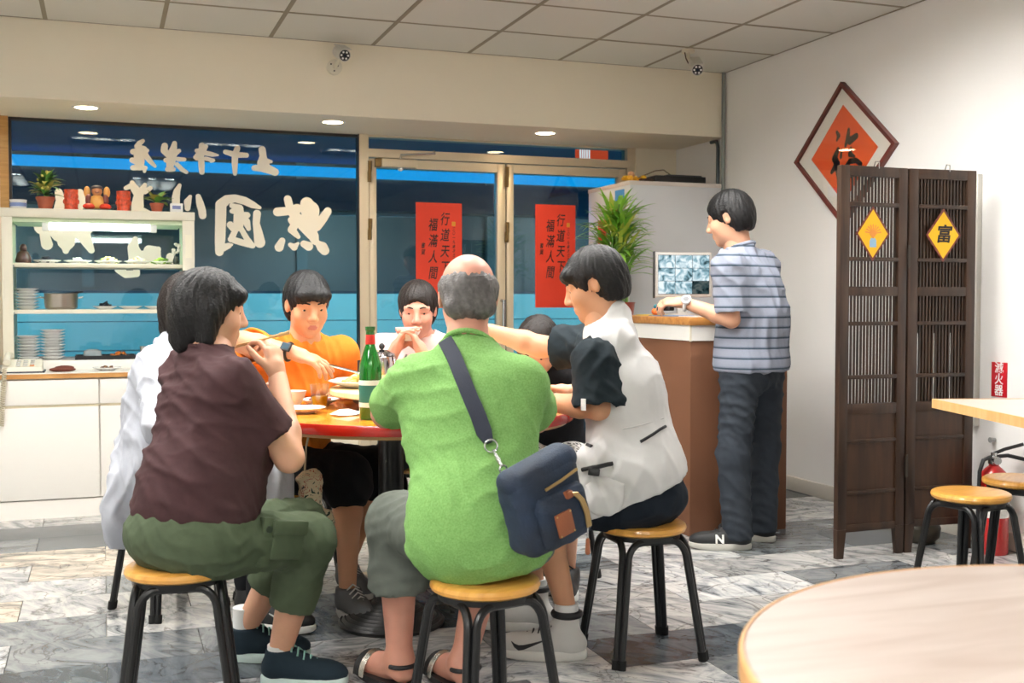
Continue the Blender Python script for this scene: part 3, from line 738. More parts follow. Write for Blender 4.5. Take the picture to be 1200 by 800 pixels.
MB().box((3.56, 6.72, 1.98), (3.82, 7.0, 1.992), bev=.003).build('recorder_lid', mat('dark_grey_metal', (70, 72, 74), .4), dv)
MB().tube([(3.45, 7.0, 1.98), (3.52, 7.0, 2.01), (3.60, 6.98, 2.045), (3.66, 6.97, 2.052), (3.70, 6.95, 2.02), (3.72, 6.93, 1.99)], .004, 8).build('cable', mat('tan_cable', (130, 110, 80), .5), dv)
for x in (3.5, 3.8): MB().cyl((x, 6.74, 1.9285), (x, 6.74, 1.9365), .012).build('rubber_foot', M_rub, dv)
gd = thing('gold_ornament', 'small golden and orange paper ornament on the refrigerator corner', 'ornament', (3.32, 6.72, 1.928))
b = MB()
for k in range(26):
    a = rng.uniform(0, 6.28); r_ = rng.uniform(.0, 1); b.ell((3.315 + .08 * r_ * math.cos(a), 6.72 + .06 * r_ * math.sin(a), 1.942 + rng.uniform(0, .022)), (.022, .016, .012), 8, 5)
b.build('gold_petals', mat('gold_foil', (236, 160, 20), .35, rgb2=(250, 200, 40), vscale=30), gd)
MB().ell((3.28, 6.70, 1.975), (.025, .02, .024)).build('ornament_head', mat('ornament_pink', (206, 150, 110), .5), gd)
b = MB()
for k in range(8): b.ell((3.34 + .012 * k, 6.68 + .01 * math.sin(k), 1.942), (.012, .02, .012), 8, 5)
b.build('ornament_tail', mat('ornament_brown', (70, 40, 24), .5), gd)

# ---- monitor on the desk
mo = thing('monitor', 'grey monitor showing a grid of security camera pictures on the desk', 'monitor', (2.98, 5.45, 1.068))
mo_rot = math.radians(-14)
def MM(cx, cy, cz, rz): return Matrix.Translation((cx, cy, cz)) @ Matrix.Rotation(rz, 4, 'Z')
Mm = MM(2.985, 5.45, 1.068, mo_rot) @ Matrix.Scale(1.0, 4)
Ms = Matrix.Translation((0, 0, .045))
Mb = Mm
Mm = Mm @ Ms
M_mon = mat('monitor_grey', (186, 182, 176), .4)
bz = MB(); bz.box((-.158, -.012, .055), (.158, .018, .30), Mm, bev=.006); bz.build('monitor_case', M_mon, mo)
MB().box((-.165, -.010, .05), (-.158, .02, .305), Mm, bev=.002).build('monitor_edge', mat('monitor_dark', (60, 58, 56), .5), mo)
def cctv():
    m = bpy.data.materials.new('camera_picture'); m.use_nodes = True
    nt = m.node_tree; N = nt.nodes; L = nt.links; N.remove(N['Principled BSDF'])
    t = N.new('ShaderNodeTexCoord'); oi = N.new('ShaderNodeObjectInfo')
    ad = N.new('ShaderNodeVectorMath'); ad.operation = 'ADD'
    sc_ = N.new('ShaderNodeVectorMath'); sc_.operation = 'SCALE'; sc_.inputs['Scale'].default_value = 50
    cm = N.new('ShaderNodeCombineXYZ'); L.new(oi.outputs['Random'], cm.inputs[0]); L.new(oi.outputs['Random'], cm.inputs[2]); L.new(cm.outputs[0], sc_.inputs[0])
    L.new(t.outputs['Object'], ad.inputs[0]); L.new(sc_.outputs[0], ad.inputs[1])
    n = N.new('ShaderNodeTexNoise'); n.inputs['Scale'].default_value = 22; n.inputs['Detail'].default_value = 4; n.inputs['Distortion'].default_value = 1.2; L.new(ad.outputs[0], n.inputs['Vector'])
    r = N.new('ShaderNodeValToRGB'); L.new(n.outputs[0], r.inputs[0])
    e = r.color_ramp.elements; e[0].position = .33; e[0].color = lin((50, 74, 80)); e[1].position = .62; e[1].color = lin((232, 244, 248))
    k = e.new(.45); k.color = lin((140, 178, 192))
    mx = N.new('ShaderNodeMix'); mx.data_type = 'RGBA'; mx.blend_type = 'MULTIPLY'; mx.inputs[0].default_value = 1; L.new(r.outputs[0], mx.inputs[6]); L.new(oi.outputs['Color'], mx.inputs[7])
    em = N.new('ShaderNodeEmission'); em.inputs[1].default_value = .95; L.new(mx.outputs[2], em.inputs[0]); L.new(em.outputs[0], N['Material Output'].inputs[0])
    return m
M_cctv = cctv()
scn = MB().box((-.143, -.0135, .072), (.143, -.0118, .285), Mm).build('screen', mat('screen_black', (10, 14, 16), .2), mo)
for i in range(3):
    for j in range(3):
        x0 = -.142 + i * .0953; z0 = .0735 + j * .0705
        o = MB().box((x0, -.0145, z0), (x0 + .093, -.0136, z0 + .0685), Mm).build('camera_view', M_cctv, scn, 0)
        o.color = (.12, .13, .12, 1) if (i, j) == (2, 0) else (1, 1, 1, 1)
MB().box((-.03, .0, .008), (.03, .02, .12), Mb).build('neck', M_mon, mo)
MB().cyl(Mb @ Vector((0, .01, 0)), Mb @ Vector((0, .01, .012)), .09, seg=28).build('stand', M_mon, mo)
# desk clutter
for k, (x, y, w, d, c, lab, rz) in enumerate(((2.84, 4.98, .20, .14, (232, 226, 226), 'white printed sheet lying on the desk corner', .2), (3.02, 4.96, .16, .12, (226, 170, 196), 'pink leaflet lying on the desk by the hand', -.3), (2.78, 5.2, .15, .20, (120, 150, 190), 'blue printed magazine lying at the desk edge', .1), (2.80, 5.46, .14, .1, (230, 200, 70), 'yellow leaflet near the monitor on the desk', .3))):
    o = MB().box((-w / 2, -d / 2, 0), (w / 2, d / 2, .004)).build('leaflet', mat('paper_%d' % k, c, .5, var=.15, vscale=40)); o.location = (x, y, 1.0685 + .0005 * k); o.rotation_euler = (0, 0, rz); tag(o, lab, 'paper')
pn = MB().cyl((2.90, 4.92, 1.09), (2.93, 4.85, 1.075), .008, seg=12).build('marker_pen', M_black); tag(pn, 'black marker pen at the front edge of the desk', 'pen')
tg = thing('toy', 'tiny orange toy at the left end of the desk', 'toy', (2.74, 5.30, 1.0725)); MB().ell((2.74, 5.30, 1.092), (.022, .02, .02)).build('toy_body', mat('toy_orange', (230, 110, 40), .4), tg); MB().ell((2.74, 5.295, 1.118), (.013, .013, .013)).build('toy_head', mat('toy_teal', (40, 110, 120), .4), tg)
vs_ = thing('carving', 'small brown carved figure beside the monitor', 'ornament', (3.13, 5.30, 1.068))
MB().lathe([(0, 0), (.03, 0), (.032, .02), (.02, .06), (.026, .10), (.018, .14), (.024, .17), (.012, .20), (0, .205)], 16, c=(3.13, 5.30, 1.068)).build('carving_body', mat('carved_wood', (130, 74, 44), .5, var=.3, vscale=40), vs_)

# ---- lucky bamboo on a stand in front of the refrigerator
ps = thing('plant_stand', 'dark wooden plant stand behind the desk', 'stand', (2.99, 6.3, 0))
for sx in (-1, 1):
    for sy in (-1, 1): MB().box((2.99 + sx * .11 - .015, 6.3 + sy * .11 - .015, 0), (2.99 + sx * .11 + .015, 6.3 + sy * .11 + .015, .97)).build('leg', M_dk, ps)
MB().box((2.85, 6.16, .97), (3.13, 6.44, 1.0), bev=.004).build('stand_top', M_dk, ps)
MB().box((2.88, 6.19, .3), (3.10, 6.41, .32)).build('stand_shelf', M_dk, ps)
M_leaf = mat('bamboo_leaf', (92, 160, 50), .4, rgb2=(156, 204, 70), vscale=9)
M_leaf_y = mat('young_leaf', (176, 196, 70), .4, rgb2=(206, 210, 96), vscale=9)
M_stem = mat('bamboo_stem', (110, 150, 70), .4)
M_rib = mat('red_ribbon', (170, 40, 30), .5)
M_pot = mat('glazed_pot', (150, 60, 40), .3)
def leaf(b, base, yawa, elev, L, w, droop=.6):
    """long pointed leaf with a crease, bending down towards its tip"""
    n = 6; d0 = Vector((math.cos(yawa), math.sin(yawa), 0)); side = Vector((-math.sin(yawa), math.cos(yawa), 0))
    p = Vector(base); rows = []; e = elev
    for i in range(n + 1):
        t = i / n; ww = w * math.sin(math.pi * min(1, .12 + t * .88)) ** .8 * (1 - t * .15) if i < n else 0.0004
        dirv = d0 * math.cos(e) + Vector((0, 0, math.sin(e))); up = d0 * -math.sin(e) + Vector((0, 0, math.cos(e)))
        rows.append((p - side * ww + up * ww * .25, p.copy(), p + side * ww + up * ww * .25))
        p = p + dirv * (L / n); e -= droop / n
    vs = [v for r in rows for v in r]; fs = []
    for i in range(n):
        a = i * 3
        fs += [(a, a + 1, a + 4, a + 3), (a + 1, a + 2, a + 5, a + 4)]
    b._add(vs, fs)
pl = thing('lucky_bamboo', 'bushy green lucky bamboo tied with red ribbon in front of the refrigerator', 'plant', (2.99, 6.3, 1.0))
MB().lathe([(0, 0), (.08, 0), (.10, .05), (.11, .13), (.115, .14), (.10, .14), (.095, .12), (0, .12)], 28, c=(2.99, 6.3, 1.0)).build('pot', M_pot, pl)
stm = MB(); stalks = []
for k in range(22):
    a = k * 2.4; r = .015 + .055 * math.sqrt(k / 22); h = .63 - .32 * (k / 22) + rng.uniform(-.02, .02)
    x, y = 2.99 + r * math.cos(a), 6.3 + r * math.sin(a); stm.cyl((x, y, 1.11), (x, y, 1.11 + h), .007, seg=8); stalks.append((x, y, 1.11 + h, a))
stm.build('stems', M_stem, pl)
MB().lathe([(.083, 1.20), (.086, 1.215), (.083, 1.23)], 28, c=(2.99, 6.3, 0)).build('ribbon', M_rib, pl)
MB().lathe([(.06, 1.35), (.063, 1.365), (.06, 1.38)], 28, c=(2.99, 6.3, 0)).build('ribbon', M_rib, pl)
for k, (x, y, z, a) in enumerate(stalks):
    for j in range(9):
        b = MB(); leaf(b, (x, y, z - .035 * (j % 5) - .01), a + rng.uniform(-1.1, 1.1), rng.uniform(.2, 1.2), rng.uniform(.15, .27), rng.uniform(.012, .018), rng.uniform(.3, 1.2))
        b.build('leaf', M_leaf_y if rng.uniform() < .22 else M_leaf, pl, 60)

# ---- diamond calligraphy picture on the right wall
XW = XR
dp = thing('diamond_picture', 'diamond shaped framed red calligraphy on the white wall behind the screen', 'picture', (XW, 5.31, 1.55))
T = (5.32, 2.375); Lf = (5.767, 1.975); Rt = (4.853, 1.972); Bt = (5.30, 1.572)
cxp = (T[0] + Bt[0] + Lf[0] + Rt[0]) / 4; czp = (T[1] + Bt[1] + Lf[1] + Rt[1]) / 4
def dsc(f): return [(cxp + (p[0] - cxp) * f, czp + (p[1] - czp) * f) for p in (T, Lf, Bt, Rt)]
o_, i_ = dsc(1.0), dsc(.93)
fr = MB()
for k in range(4):
    a, b2 = o_[k], o_[(k + 1) % 4]; c2, d2_ = i_[(k + 1) % 4], i_[k]
    fr.prism([(a[0], a[1]), (b2[0], b2[1]), (c2[0], c2[1]), (d2_[0], d2_[1])], (XW, 0, 0), (0, 1, 0), (0, 0, 1), -.03)
fr.build('frame', wood_mat('mahogany_frame', (84, 30, 24), (112, 44, 34), .3, (6, 6, 6)), dp, 0)
MB().prism(dsc(.935), (XW, 0, 0), (0, 1, 0), (0, 0, 1), -.012).build('mount', mat('ivory_mount', (238, 234, 224), .5), dp, 0)
cxp0, czp0 = cxp, czp
rp = [(cxp0 + (y - cxp0) * .66, czp0 + (z - czp0) * .68) for y, z in (T, Lf, Bt, Rt)]
MB().prism(rp, (XW - .0121, 0, 0), (0, 1, 0), (0, 0, 1), -.0015).build('red_paper', mat('orange_red_paper', (232, 88, 28), .5), dp, 0)
b = MB()
for st in GLYPHS['fu']: b.stroke(st, (XW - .0137, 0, 0), (0, 1, 0), (0, 0, 1), -.0005)
b.build('ink_character', mat('grey_ink', (64, 54, 46), .5), dp, 0)
MB().prism(dsc(.935), (XW - .020, 0, 0), (0, 1, 0), (0, 0, 1), -.002).build('picture_glass', glass_mat('picture_glass', (252, 252, 252), .04), dp, 0)

# ---- fire extinguisher, its sign, clay jar, wall peg
fe = thing('fire_extinguisher', 'red fire extinguisher standing on the floor by the right wall', 'extinguisher', (3.80, 4.02, 0))
FX, FY = 3.80, 4.02
M_ered = mat('extinguisher_red', (176, 22, 22), .3, coat=.4)
MB().lathe([(0, 0), (.062, 0), (.066, .01), (.066, .33), (.058, .365), (.035, .39), (.022, .40), (.022, .41), (0, .41)], 32, c=(FX, FY, 0)).build('cylinder', M_ered, fe)
MB().lathe([(.0665, .17), (.0668, .17), (.0668, .29), (.0665, .29)], 32, c=(FX, FY, 0)).build('label_band', mat('label_paper', (222, 220, 214), .5, var=.2, vscale=50), fe)
MB().ell((FX - .045, FY - .045, .31), (.02, .02, .02)).build('yellow_badge', mat('badge_yellow', (240, 206, 40), .5), fe)
MB().lathe([(0, .41), (.026, .41), (.026, .44), (.014, .445), (.014, .46), (0, .46)], 20, c=(FX, FY, 0)).build('valve', M_chrome, fe)
MB().cyl((FX - .02, FY - .03, .43), (FX - .03, FY - .055, .43), .018, seg=18).build('gauge', M_chrome, fe)
MB().tube([(FX, FY, .455), (FX + .04, FY - .02, .475), (FX + .11, FY - .06, .50)], .008, 8).build('lever', M_black, fe)
MB().tube([(FX, FY, .44), (FX + .05, FY - .03, .448), (FX + .12, FY - .07, .43)], .009, 8).build('carry_handle', M_black, fe)
MB().tube([(FX - .02, FY, .44), (FX - .07, FY - .01, .43), (FX - .09, FY - .01, .38), (FX - .085, FY, .25), (FX - .08, FY + .01, .12)], .009, 8).build('hose', M_black, fe)
sg2 = thing('extinguisher_sign', 'red plastic sign with white characters above the fire extinguisher', 'sign', (XW, 4.13, .70))
MB().box((XW - .004, 4.082, .70), (XW, 4.178, .862), bev=.001).build('sign_plate', mat('sign_plate_red', (196, 28, 40), .35), sg2)
for k, ch in enumerate('滅火器'): text_part('sign_character', ch, .055, M_enam, sg2, (XW - .0045, 4.13, .834 - .053 * k), (0, -1, 0), (0, 0, 1), offset=.0008, extrude=.0004)
pg = MB().cyl((XW, 4.153, .497), (XW - .03, 4.153, .497), .009, .013, seg=12).build('wall_peg', M_grey); tag(pg, 'small grey peg on the wall above the fire extinguisher', 'peg')
jr = thing('clay_jar', 'low dark round clay jar on the floor behind the folding screen', 'jar', (3.66, 4.33, 0))
MB().lathe([(0, 0), (.06, 0), (.085, .03), (.09, .07), (.075, .10), (.06, .11), (.062, .12), (.052, .12), (.05, .1), (0, .09)], 28, c=(3.66, 4.33, 0)).build('jar_body', mat('dark_clay', (66, 60, 48), .4), jr)

# ---- security cameras
def seccam(root, pivot, direc, mount, label_box):
    dv_ = Vector(direc).normalized(); p = Vector(pivot)
    MB().cyl(p - dv_ * .05, p + dv_ * .075, .036, seg=24).build('housing', mat('camera_grey', (206, 202, 192), .4), root)
    MB().cyl(p + dv_ * .075, p + dv_ * .077, .031, seg=24).build('front_glass', M_black, root)
    a, b_, _ = basis_from(dv_)
    for k in range(6):
        q = p + dv_ * .0765 + a * .02 * math.cos(k * math.pi / 3) + b_ * .02 * math.sin(k * math.pi / 3)
        MB().cyl(q, q + dv_ * .003, .006, seg=10).build('infrared_led', M_enam, root)
    MB().cyl(p + dv_ * .076, p + dv_ * .08, .008, seg=12).build('camera_lens', mat('lens_blue', (30, 40, 60), .1), root)
    MB().box((-.03, -.05, .036), (.03, .095, .041), Matrix.Translation(p) @ Matrix((a, dv_, b_)).transposed().to_4x4()).build('sun_hood', mat('camera_grey', (0, 0, 0)), root)
c1 = thing('security_camera', 'grey bullet security camera on the header wall above the soffit', 'camera', (1.31, YH, 2.53))
seccam(c1, (1.315, YH - .13, 2.58), (.1, -.9, -.35), None, 0)
MB().cyl((1.30, YH, 2.52), (1.30, YH - .022, 2.52), .045, seg=24).build('mount_plate', M_cream, c1)
MB().tube([(1.30, YH - .02, 2.52), (1.305, YH - .07, 2.53), (1.312, YH - .11, 2.555)], .011, 10).build('bracket', M_cream, c1)
b = MB()
for x, z in ((1.278, 2.535), (1.318, 2.528), (1.297, 2.497)): b.cyl((x, YH - .02, z), (x, YH - .025, z), .005, seg=8)
b.build('screw', M_black, c1)
c2_ = thing('security_camera', 'grey bullet security camera hanging from the ceiling near the corner', 'camera', (3.35, 6.07, ZC))
seccam(c2_, (3.36, 6.0, 2.555), (-.25, -.8, -.45), None, 0)
MB().cyl((3.35, 6.07, ZC), (3.35, 6.07, ZC - .02), .04, seg=24).build('mount_plate', M_cream, c2_)
MB().tube([(3.35, 6.07, ZC - .02), (3.35, 6.07, ZC - .06), (3.355, 6.03, 2.575)], .012, 10).build('bracket', M_cream, c2_)
MB().tube([(3.325, 6.07, ZC - .01), (3.325, 6.05, ZC - .06), (3.34, 6.04, 2.57)], .004, 6).build('cable', mat('brown_cable', (90, 60, 40), .5), c2_)

# ================================================================== display cabinet with shelf unit on the left
KX0, KX1, KY0, KY1 = -1.35, 0.95, 6.36, 7.30
M_off = mat('offwhite_laminate', (238, 234, 226), .35)
kc = thing('base_cabinet', 'long white base cabinet with flat drawers and doors under the display shelf', 'cabinet', (-.2, 6.8, 0))
MB().box((KX0, KY0 + .02, .10), (KX1, KY1, .74)).build('cabinet_body', M_off, kc)
MB().box((KX0, KY0 + .012, 0), (KX1, KY0 + .05, .098)).build('toe_kick', M_off, kc)
seams = [KX0, -.655, -.021, .50, KX1]
for a, b in zip(seams[:-1], seams[1:]):
    d = MB().box((a + .004, KY0, .602), (b - .004, KY0 + .019, .732), bev=.002).build('drawer_front', M_off, kc)
    d = MB().box((a + .004, KY0, .104), (b - .004, KY0 + .019, .588), bev=.002).build('door', M_off, kc)
MB().box((KX0, KY0 + .004, .588), (KX1, KY0 + .02, .602)).build('finger_groove', mat('groove_beige', (190, 178, 150), .5), kc)
ct = thing('counter_top', 'wood edged white counter top on the base cabinet', 'worktop', (-.2, 6.8, .74))
MB().box((KX0 - .01, KY0 - .012, .741), (KX1 + .01, KY1, .765)).build('edge', wood_mat('oak_edge', (176, 122, 62), (210, 158, 92), .4, (3, 20, 20)), ct)
MB().box((KX0 - .008, KY0 - .008, .765), (KX1 + .008, KY1, .770)).build('surface', M_white, ct)

M_shelf = mat('shelf_cream', (226, 220, 200), .4); M_shelf_g = mat('shelf_pale_green', (196, 210, 176), .4)
UX0, UX1, UY0, UY1 = -.505, .495, 6.60, 7.06
su = thing('display_shelf', 'cream display shelf unit with lit tube standing on the white counter', 'shelf', (0, 6.83, .77))
for x0, x1, inner in ((UX0, UX0 + .055, UX0 + .055), (UX1 - .065, UX1, UX1 - .065)):
    p = MB().box((x0, UY0, .77), (x1, UY0 + .03, 1.60), bev=.002).build('post', M_shelf, su)
    MB().box((min(x0, x1) + .012, UY0 + .03, .77), (max(x0, x1) - .012, UY1, 1.60)).build('side_panel', M_shelf_g, su)
MB().box((UX0 - .003, UY0 - .006, 1.60), (UX1 + .003, UY1, 1.648), bev=.004).build('top_board', M_shelf, su)
MB().box((UX0 + .05, UY0 + .05, 1.355 - .022), (UX1 - .06, UY1, 1.355), bev=.002).build('shelf_board', M_shelf, su)
MB().box((UX0 + .035, UY0 + .02, 1.10 - .022), (UX1 - .05, UY1, 1.10), bev=.002).build('shelf_board', M_shelf, su)
MB().box((UX0 + .06, UY0 + .01, .77), (UX1 - .07, UY1, .822), bev=.002).build('shelf_board', M_white, su)
MB().box((UX0 + .055, UY0 + .02, 1.575), (UX1 - .065, UY1 - .02, 1.5995)).build('lamp_board', M_shelf_g, su)
b = MB()
for z in (1.355, 1.10):
    b.box((UX0 + .02, UY0 + .012, z - .026), (UX0 + .06, UY0 + .03, z - .012)); b.box((UX1 - .06, UY0 + .012, z - .026), (UX1 - .03, UY0 + .03, z - .012))
b.build('bracket', M_grey, su)
MB().box((UX1 - .05, UY0 - .0015, 1.39), (UX1 - .015, UY0 - .0005, 1.52)).build('price_tag', mat('tag_cream', (236, 230, 206), .5), su)
tl = thing('strip_lamp', 'bright white fluorescent tube under the top board of the display shelf', 'light', (-.03, 6.66, 1.56))
MB().cyl((-.27, 6.655, 1.553), (.26, 6.655, 1.553), .016, seg=18).build('tube', emit_mat('tube_white', (236, 255, 252), 34), tl)
for x in (-.285, .275): MB().box((x - .018, 6.635, 1.532), (x + .018, 6.675, 1.575), bev=.003).build('lamp_holder', M_enam, tl)

# ---- dishes
M_china = mat('white_china', (240, 240, 238), .18, coat=.3)
def plate_mesh(r, h=.018):
    return MB().lathe([(0, 0), (r * .5, 0), (r * .55, .003), (r * .98, h - .003), (r, h - .001), (r * .98, h), (r * .55, .006), (r * .55, .004), (0, .0035)], 32).mesh('plate', M_china)
PL9 = plate_mesh(.066); PL10 = plate_mesh(.075); PL12 = plate_mesh(.105, .022); PL8 = plate_mesh(.066, .02)
def plate(me, loc, label, group=None, cat='plate'):
    o = link('plate', me); o.location = loc; return tag(o, label, cat, group)
def stack(x, y, z, n, where, me=PL9, dz=.0165):
    r_ = random.Random(int(x * 1000))
    for k in range(n):
        top = (k == n - 1)
        o = plate(me, (x + r_.uniform(-.0015, .0015), y + r_.uniform(-.0015, .0015), z + .0005 + dz * k), ('topmost white plate' if top else 'bottom white plate' if k == 0 else '%s white plate from the top' % ('second', 'third', 'fourth', 'fifth', 'sixth', 'seventh', 'eighth', 'ninth')[n - 2 - k]) + ' of the stack ' + where, 'stacked plates ' + where)
stack(-.393, 6.78, 1.10, 7, 'at the left of the middle shelf')
stack(-.388, 6.74, .822, 8, 'directly behind the telephone')
stack(-.262, 6.75, .822, 10, 'right of the telephone on the counter')

def food(name, label, c, R, h, n, size, cols, cat='food', elong=1.0, seed=3):
    """a heap of small pieces nobody could count: one object of kind stuff"""
    r_ = random.Random(seed); b = MB()
    for k in range(n):
        a = r_.uniform(0, 6.283); rr = R * math.sqrt(r_.uniform(0, 1)); zz = h * (1 - (rr / R) ** 2) * r_.uniform(.35, 1)
        s = size * r_.uniform(.6, 1.3); b.cur = r_.randrange(len(cols))
        M = Matrix.Translation((c[0] + rr * math.cos(a), c[1] + rr * math.sin(a), c[2] + zz + s * .2)) @ Euler((r_.uniform(-.6, .6), r_.uniform(-.6, .6), r_.uniform(0, 6.28))).to_matrix().to_4x4()
        b.ell((0, 0, 0), (s * elong, s * .7, s * .45), 8, 5, M)
    ms = [mat('food_%d_%d_%d' % q, q, .35, var=.15, vscale=60) for q in cols]
    return tag(b.build(name, ms), label, cat, kind='stuff')
SY = 6.74; Z1 = 1.3555
dishes = [(-.285, 'dark shredded seaweed', 'dark shredded food heaped on the left plate of the top shelf', [(30, 34, 44), (46, 50, 62), (20, 22, 28)], .03),
          (-.125, 'white slices', 'white sliced food on the second plate of the top shelf', [(226, 226, 214), (200, 206, 190)], .022),
          (.034, 'bamboo strips', 'pale yellow strips heaped on the middle plate of the top shelf', [(222, 200, 130), (236, 218, 160), (120, 140, 70)], .032),
          (.192, 'cream tofu', 'cream coloured food on the fourth plate of the top shelf', [(230, 216, 184), (214, 190, 150)], .03),
          (.325, 'green beans', 'green vegetable food on the right plate of the top shelf', [(130, 170, 50), (170, 196, 80), (90, 130, 40)], .03)]
for k, (x, nm, lab, cols, h) in enumerate(dishes):
    pos = ('leftmost', 'second', 'middle', 'fourth', 'rightmost')[k]
    me = PL10 if k < 4 else PL9
    plate(me, (x, SY, Z1), '%s white plate of cold food in the row on the top shelf' % pos, 'plates of cold dishes on the top shelf')
    food(nm.replace(' ', '_'), lab, (x, SY, Z1 + .006), .045, h, 46, .012, cols, elong=1.6, seed=k)
# figurines on the top shelf
fg = thing('figurine', 'dark brown seated figurine at the left end of the top shelf', 'figurine', (-.405, 6.74, Z1))
M_fig = mat('dark_figurine', (72, 46, 40), .35, var=.25, vscale=40)
MB().lathe([(0, 0), (.038, 0), (.042, .012), (.038, .03), (.03, .055), (.02, .066), (0, .066)], 18, c=(-.405, 6.74, Z1)).build('figurine_body', M_fig, fg)
MB().ell((-.405, 6.74, Z1 + .082), (.020, .020, .024)).build('figurine_head', M_fig, fg)
fgl = thing('flower_ornament', 'small white flower ornament in a dark vase at the right end of the top shelf', 'ornament', (.400, 6.72, Z1))
MB().lathe([(0, 0), (.014, 0), (.018, .02), (.010, .045), (.012, .05), (0, .05)], 16, c=(.400, 6.72, Z1)).build('vase', mat('dark_vase', (40, 48, 40), .3), fgl)
b = MB(); r_ = random.Random(4)
for k in range(16): b.ell((.400 + r_.uniform(-.022, .022), 6.72 + r_.uniform(-.02, .02), Z1 + .06 + r_.uniform(0, .06)), (.010, .010, .008), 8, 5)
b.build('blossoms', mat('blossom_white', (232, 226, 216), .6), fgl)
# middle shelf
po = thing('steel_pot', 'brushed steel cooking pot with a ladle on the middle shelf', 'pot', (-.215, 6.74, 1.1005))
MB().lathe([(0, 0), (.07, 0), (.085, .012), (.088, .04), (.088, .085), (.092, .088), (.088, .09), (.084, .085), (.083, .02), (0, .01)], 36, c=(-.215, 6.74, 1.1005)).build('pot_body', mat('brushed_steel', (168, 160, 150), .3, metal=.9), po)
MB().tube([(-.24, 6.74, 1.13), (-.20, 6.73, 1.185), (-.10, 6.70, 1.198)], .006, 8).build('ladle', M_black, po)
for s in (-1, 1): MB().tube([(-.215 + s * .088, 6.72, 1.165), (-.215 + s * .112, 6.725, 1.168), (-.215 + s * .112, 6.755, 1.168), (-.215 + s * .088, 6.76, 1.165)], .005, 8).build('handle', M_chrome, po)
plate(PL9, (.015, 6.74, 1.1005), 'white plate holding black food on the middle shelf')
food('black_mushrooms', 'black glossy food heaped on the middle shelf plate', (.015, 6.74, 1.107), .036, .03, 34, .012, [(20, 22, 26), (34, 36, 42)], seed=9)
for x in (.15, .29): plate(PL9, (x, 6.74, 1.1005), 'white plate on the middle shelf %s' % ('near its centre' if x < .2 else 'near its right end'))
# bottom shelf of the unit and counter
ty = thing('serving_tray', 'black tray on the counter shelf under the middle board', 'tray', (.0, 6.70, .8225))
MB().box((-.14, 6.62, .8225), (.17, 6.80, .828), bev=.002).build('tray_base', M_black, ty)
tb2 = MB(); tb2.box((-.145, 6.615, .8225), (-.138, 6.805, .845)); tb2.box((.168, 6.615, .8225), (.175, 6.805, .845)); tb2.box((-.138, 6.615, .8225), (.168, 6.622, .845)); tb2.box((-.138, 6.798, .8225), (.168, 6.805, .845))
tb2.build('tray_rim', M_black, ty)
dm = MB().lathe([(0, 0), (.045, 0), (.05, .012), (.046, .04), (.03, .048), (0, .05)], 26).build('plastic_box', mat('clear_plastic', (206, 216, 216), .15, trans=.45)); dm.location = (-.055, 6.71, .8285); tag(dm, 'clear round plastic box on the black tray', 'container')
food('orange_snack', 'orange and brown food heaped on the black tray', (.09, 6.70, .828), .055, .035, 60, .013, [(220, 130, 40), (190, 100, 30), (60, 50, 50)], seed=13)
stc = MB().lathe([(0, 0), (.028, 0), (.030, .07), (.028, .07), (.026, .004), (0, .004)], 24).build('steel_cup', M_chrome); stc.location = (.225, 6.66, .8225); tag(stc, 'steel cup beside the black tray on the counter shelf', 'cup')
plate(PL10, (.02, 6.48, .7705), 'white plate with brown nuts at the front of the counter')
food('brown_nuts', 'brown nuts heaped on the plate at the counter front', (.02, 6.48, .7765), .045, .018, 60, .008, [(110, 74, 46), (146, 104, 66), (84, 54, 36)], seed=21)
cl = MB(); cl.ell((0, 0, .010), (.068, .045, .014), 18, 8); cl.ell((.01, .005, .020), (.05, .034, .012), 16, 8)
clo = cl.build('folded_cloth', mat('maroon_cloth', (104, 50, 36), .85, bump=.3, bscale=80)); clo.location = (-.205, 6.47, .7705); tag(clo, 'dark maroon folded cloth on the counter beside the telephone', 'cloth')
# telephone
ph = thing('telephone', 'cream desk telephone with handset and coiled cord at the counter corner', 'telephone', (-.42, 6.46, .77))
M_tel = mat('telephone_cream', (232, 226, 210), .4)
bm_ = MB(); bm_._add([(-.50, 6.39, .7705), (-.30, 6.39, .7705), (-.30, 6.56, .7705), (-.50, 6.56, .7705), (-.495, 6.395, .80), (-.305, 6.395, .80), (-.305, 6.555, .835), (-.495, 6.555, .835)], [(3, 2, 1, 0), (4, 5, 6, 7), (0, 1, 5, 4), (1, 2, 6, 5), (2, 3, 7, 6), (3, 0, 4, 7)])
bm_.build('telephone_body', M_tel, ph, 0)
MB().box((-.51, 6.385, .7703), (-.29, 6.57, .778)).build('telephone_base', mat('telephone_dark', (50, 54, 62), .5), ph)
hs = MB(); hs.tube([(-.472, 6.40, .825), (-.472, 6.43, .845), (-.472, 6.48, .855), (-.472, 6.53, .862), (-.472, 6.56, .855)], [.020, .016, .014, .016, .022], 12); hs.build('handset', M_tel, ph)
for i in range(3):
    for j in range(4):
        x = -.42 + i * .034; y = 6.415 + j * .032; z = .801 + (y - 6.395) * .22
        MB().box((x - .011, y - .009, z), (x + .011, y + .009, z + .005), bev=.001).build('key', mat('key_orange', (226, 140, 60), .5) if (i, j) == (2, 0) else mat('key_grey', (206, 206, 204), .5), ph)
cord = []
for k in range(150):
    t = k / 150; a = k * 1.1
    cord.append((-.478 + .010 * math.cos(a) - .02 * t, 6.338 - .0 + .010 * math.sin(a), .80 - .30 * t))
MB().tube(cord, .0035, 6).build('coiled_cord', mat('cord_beige', (196, 186, 160), .6), ph)
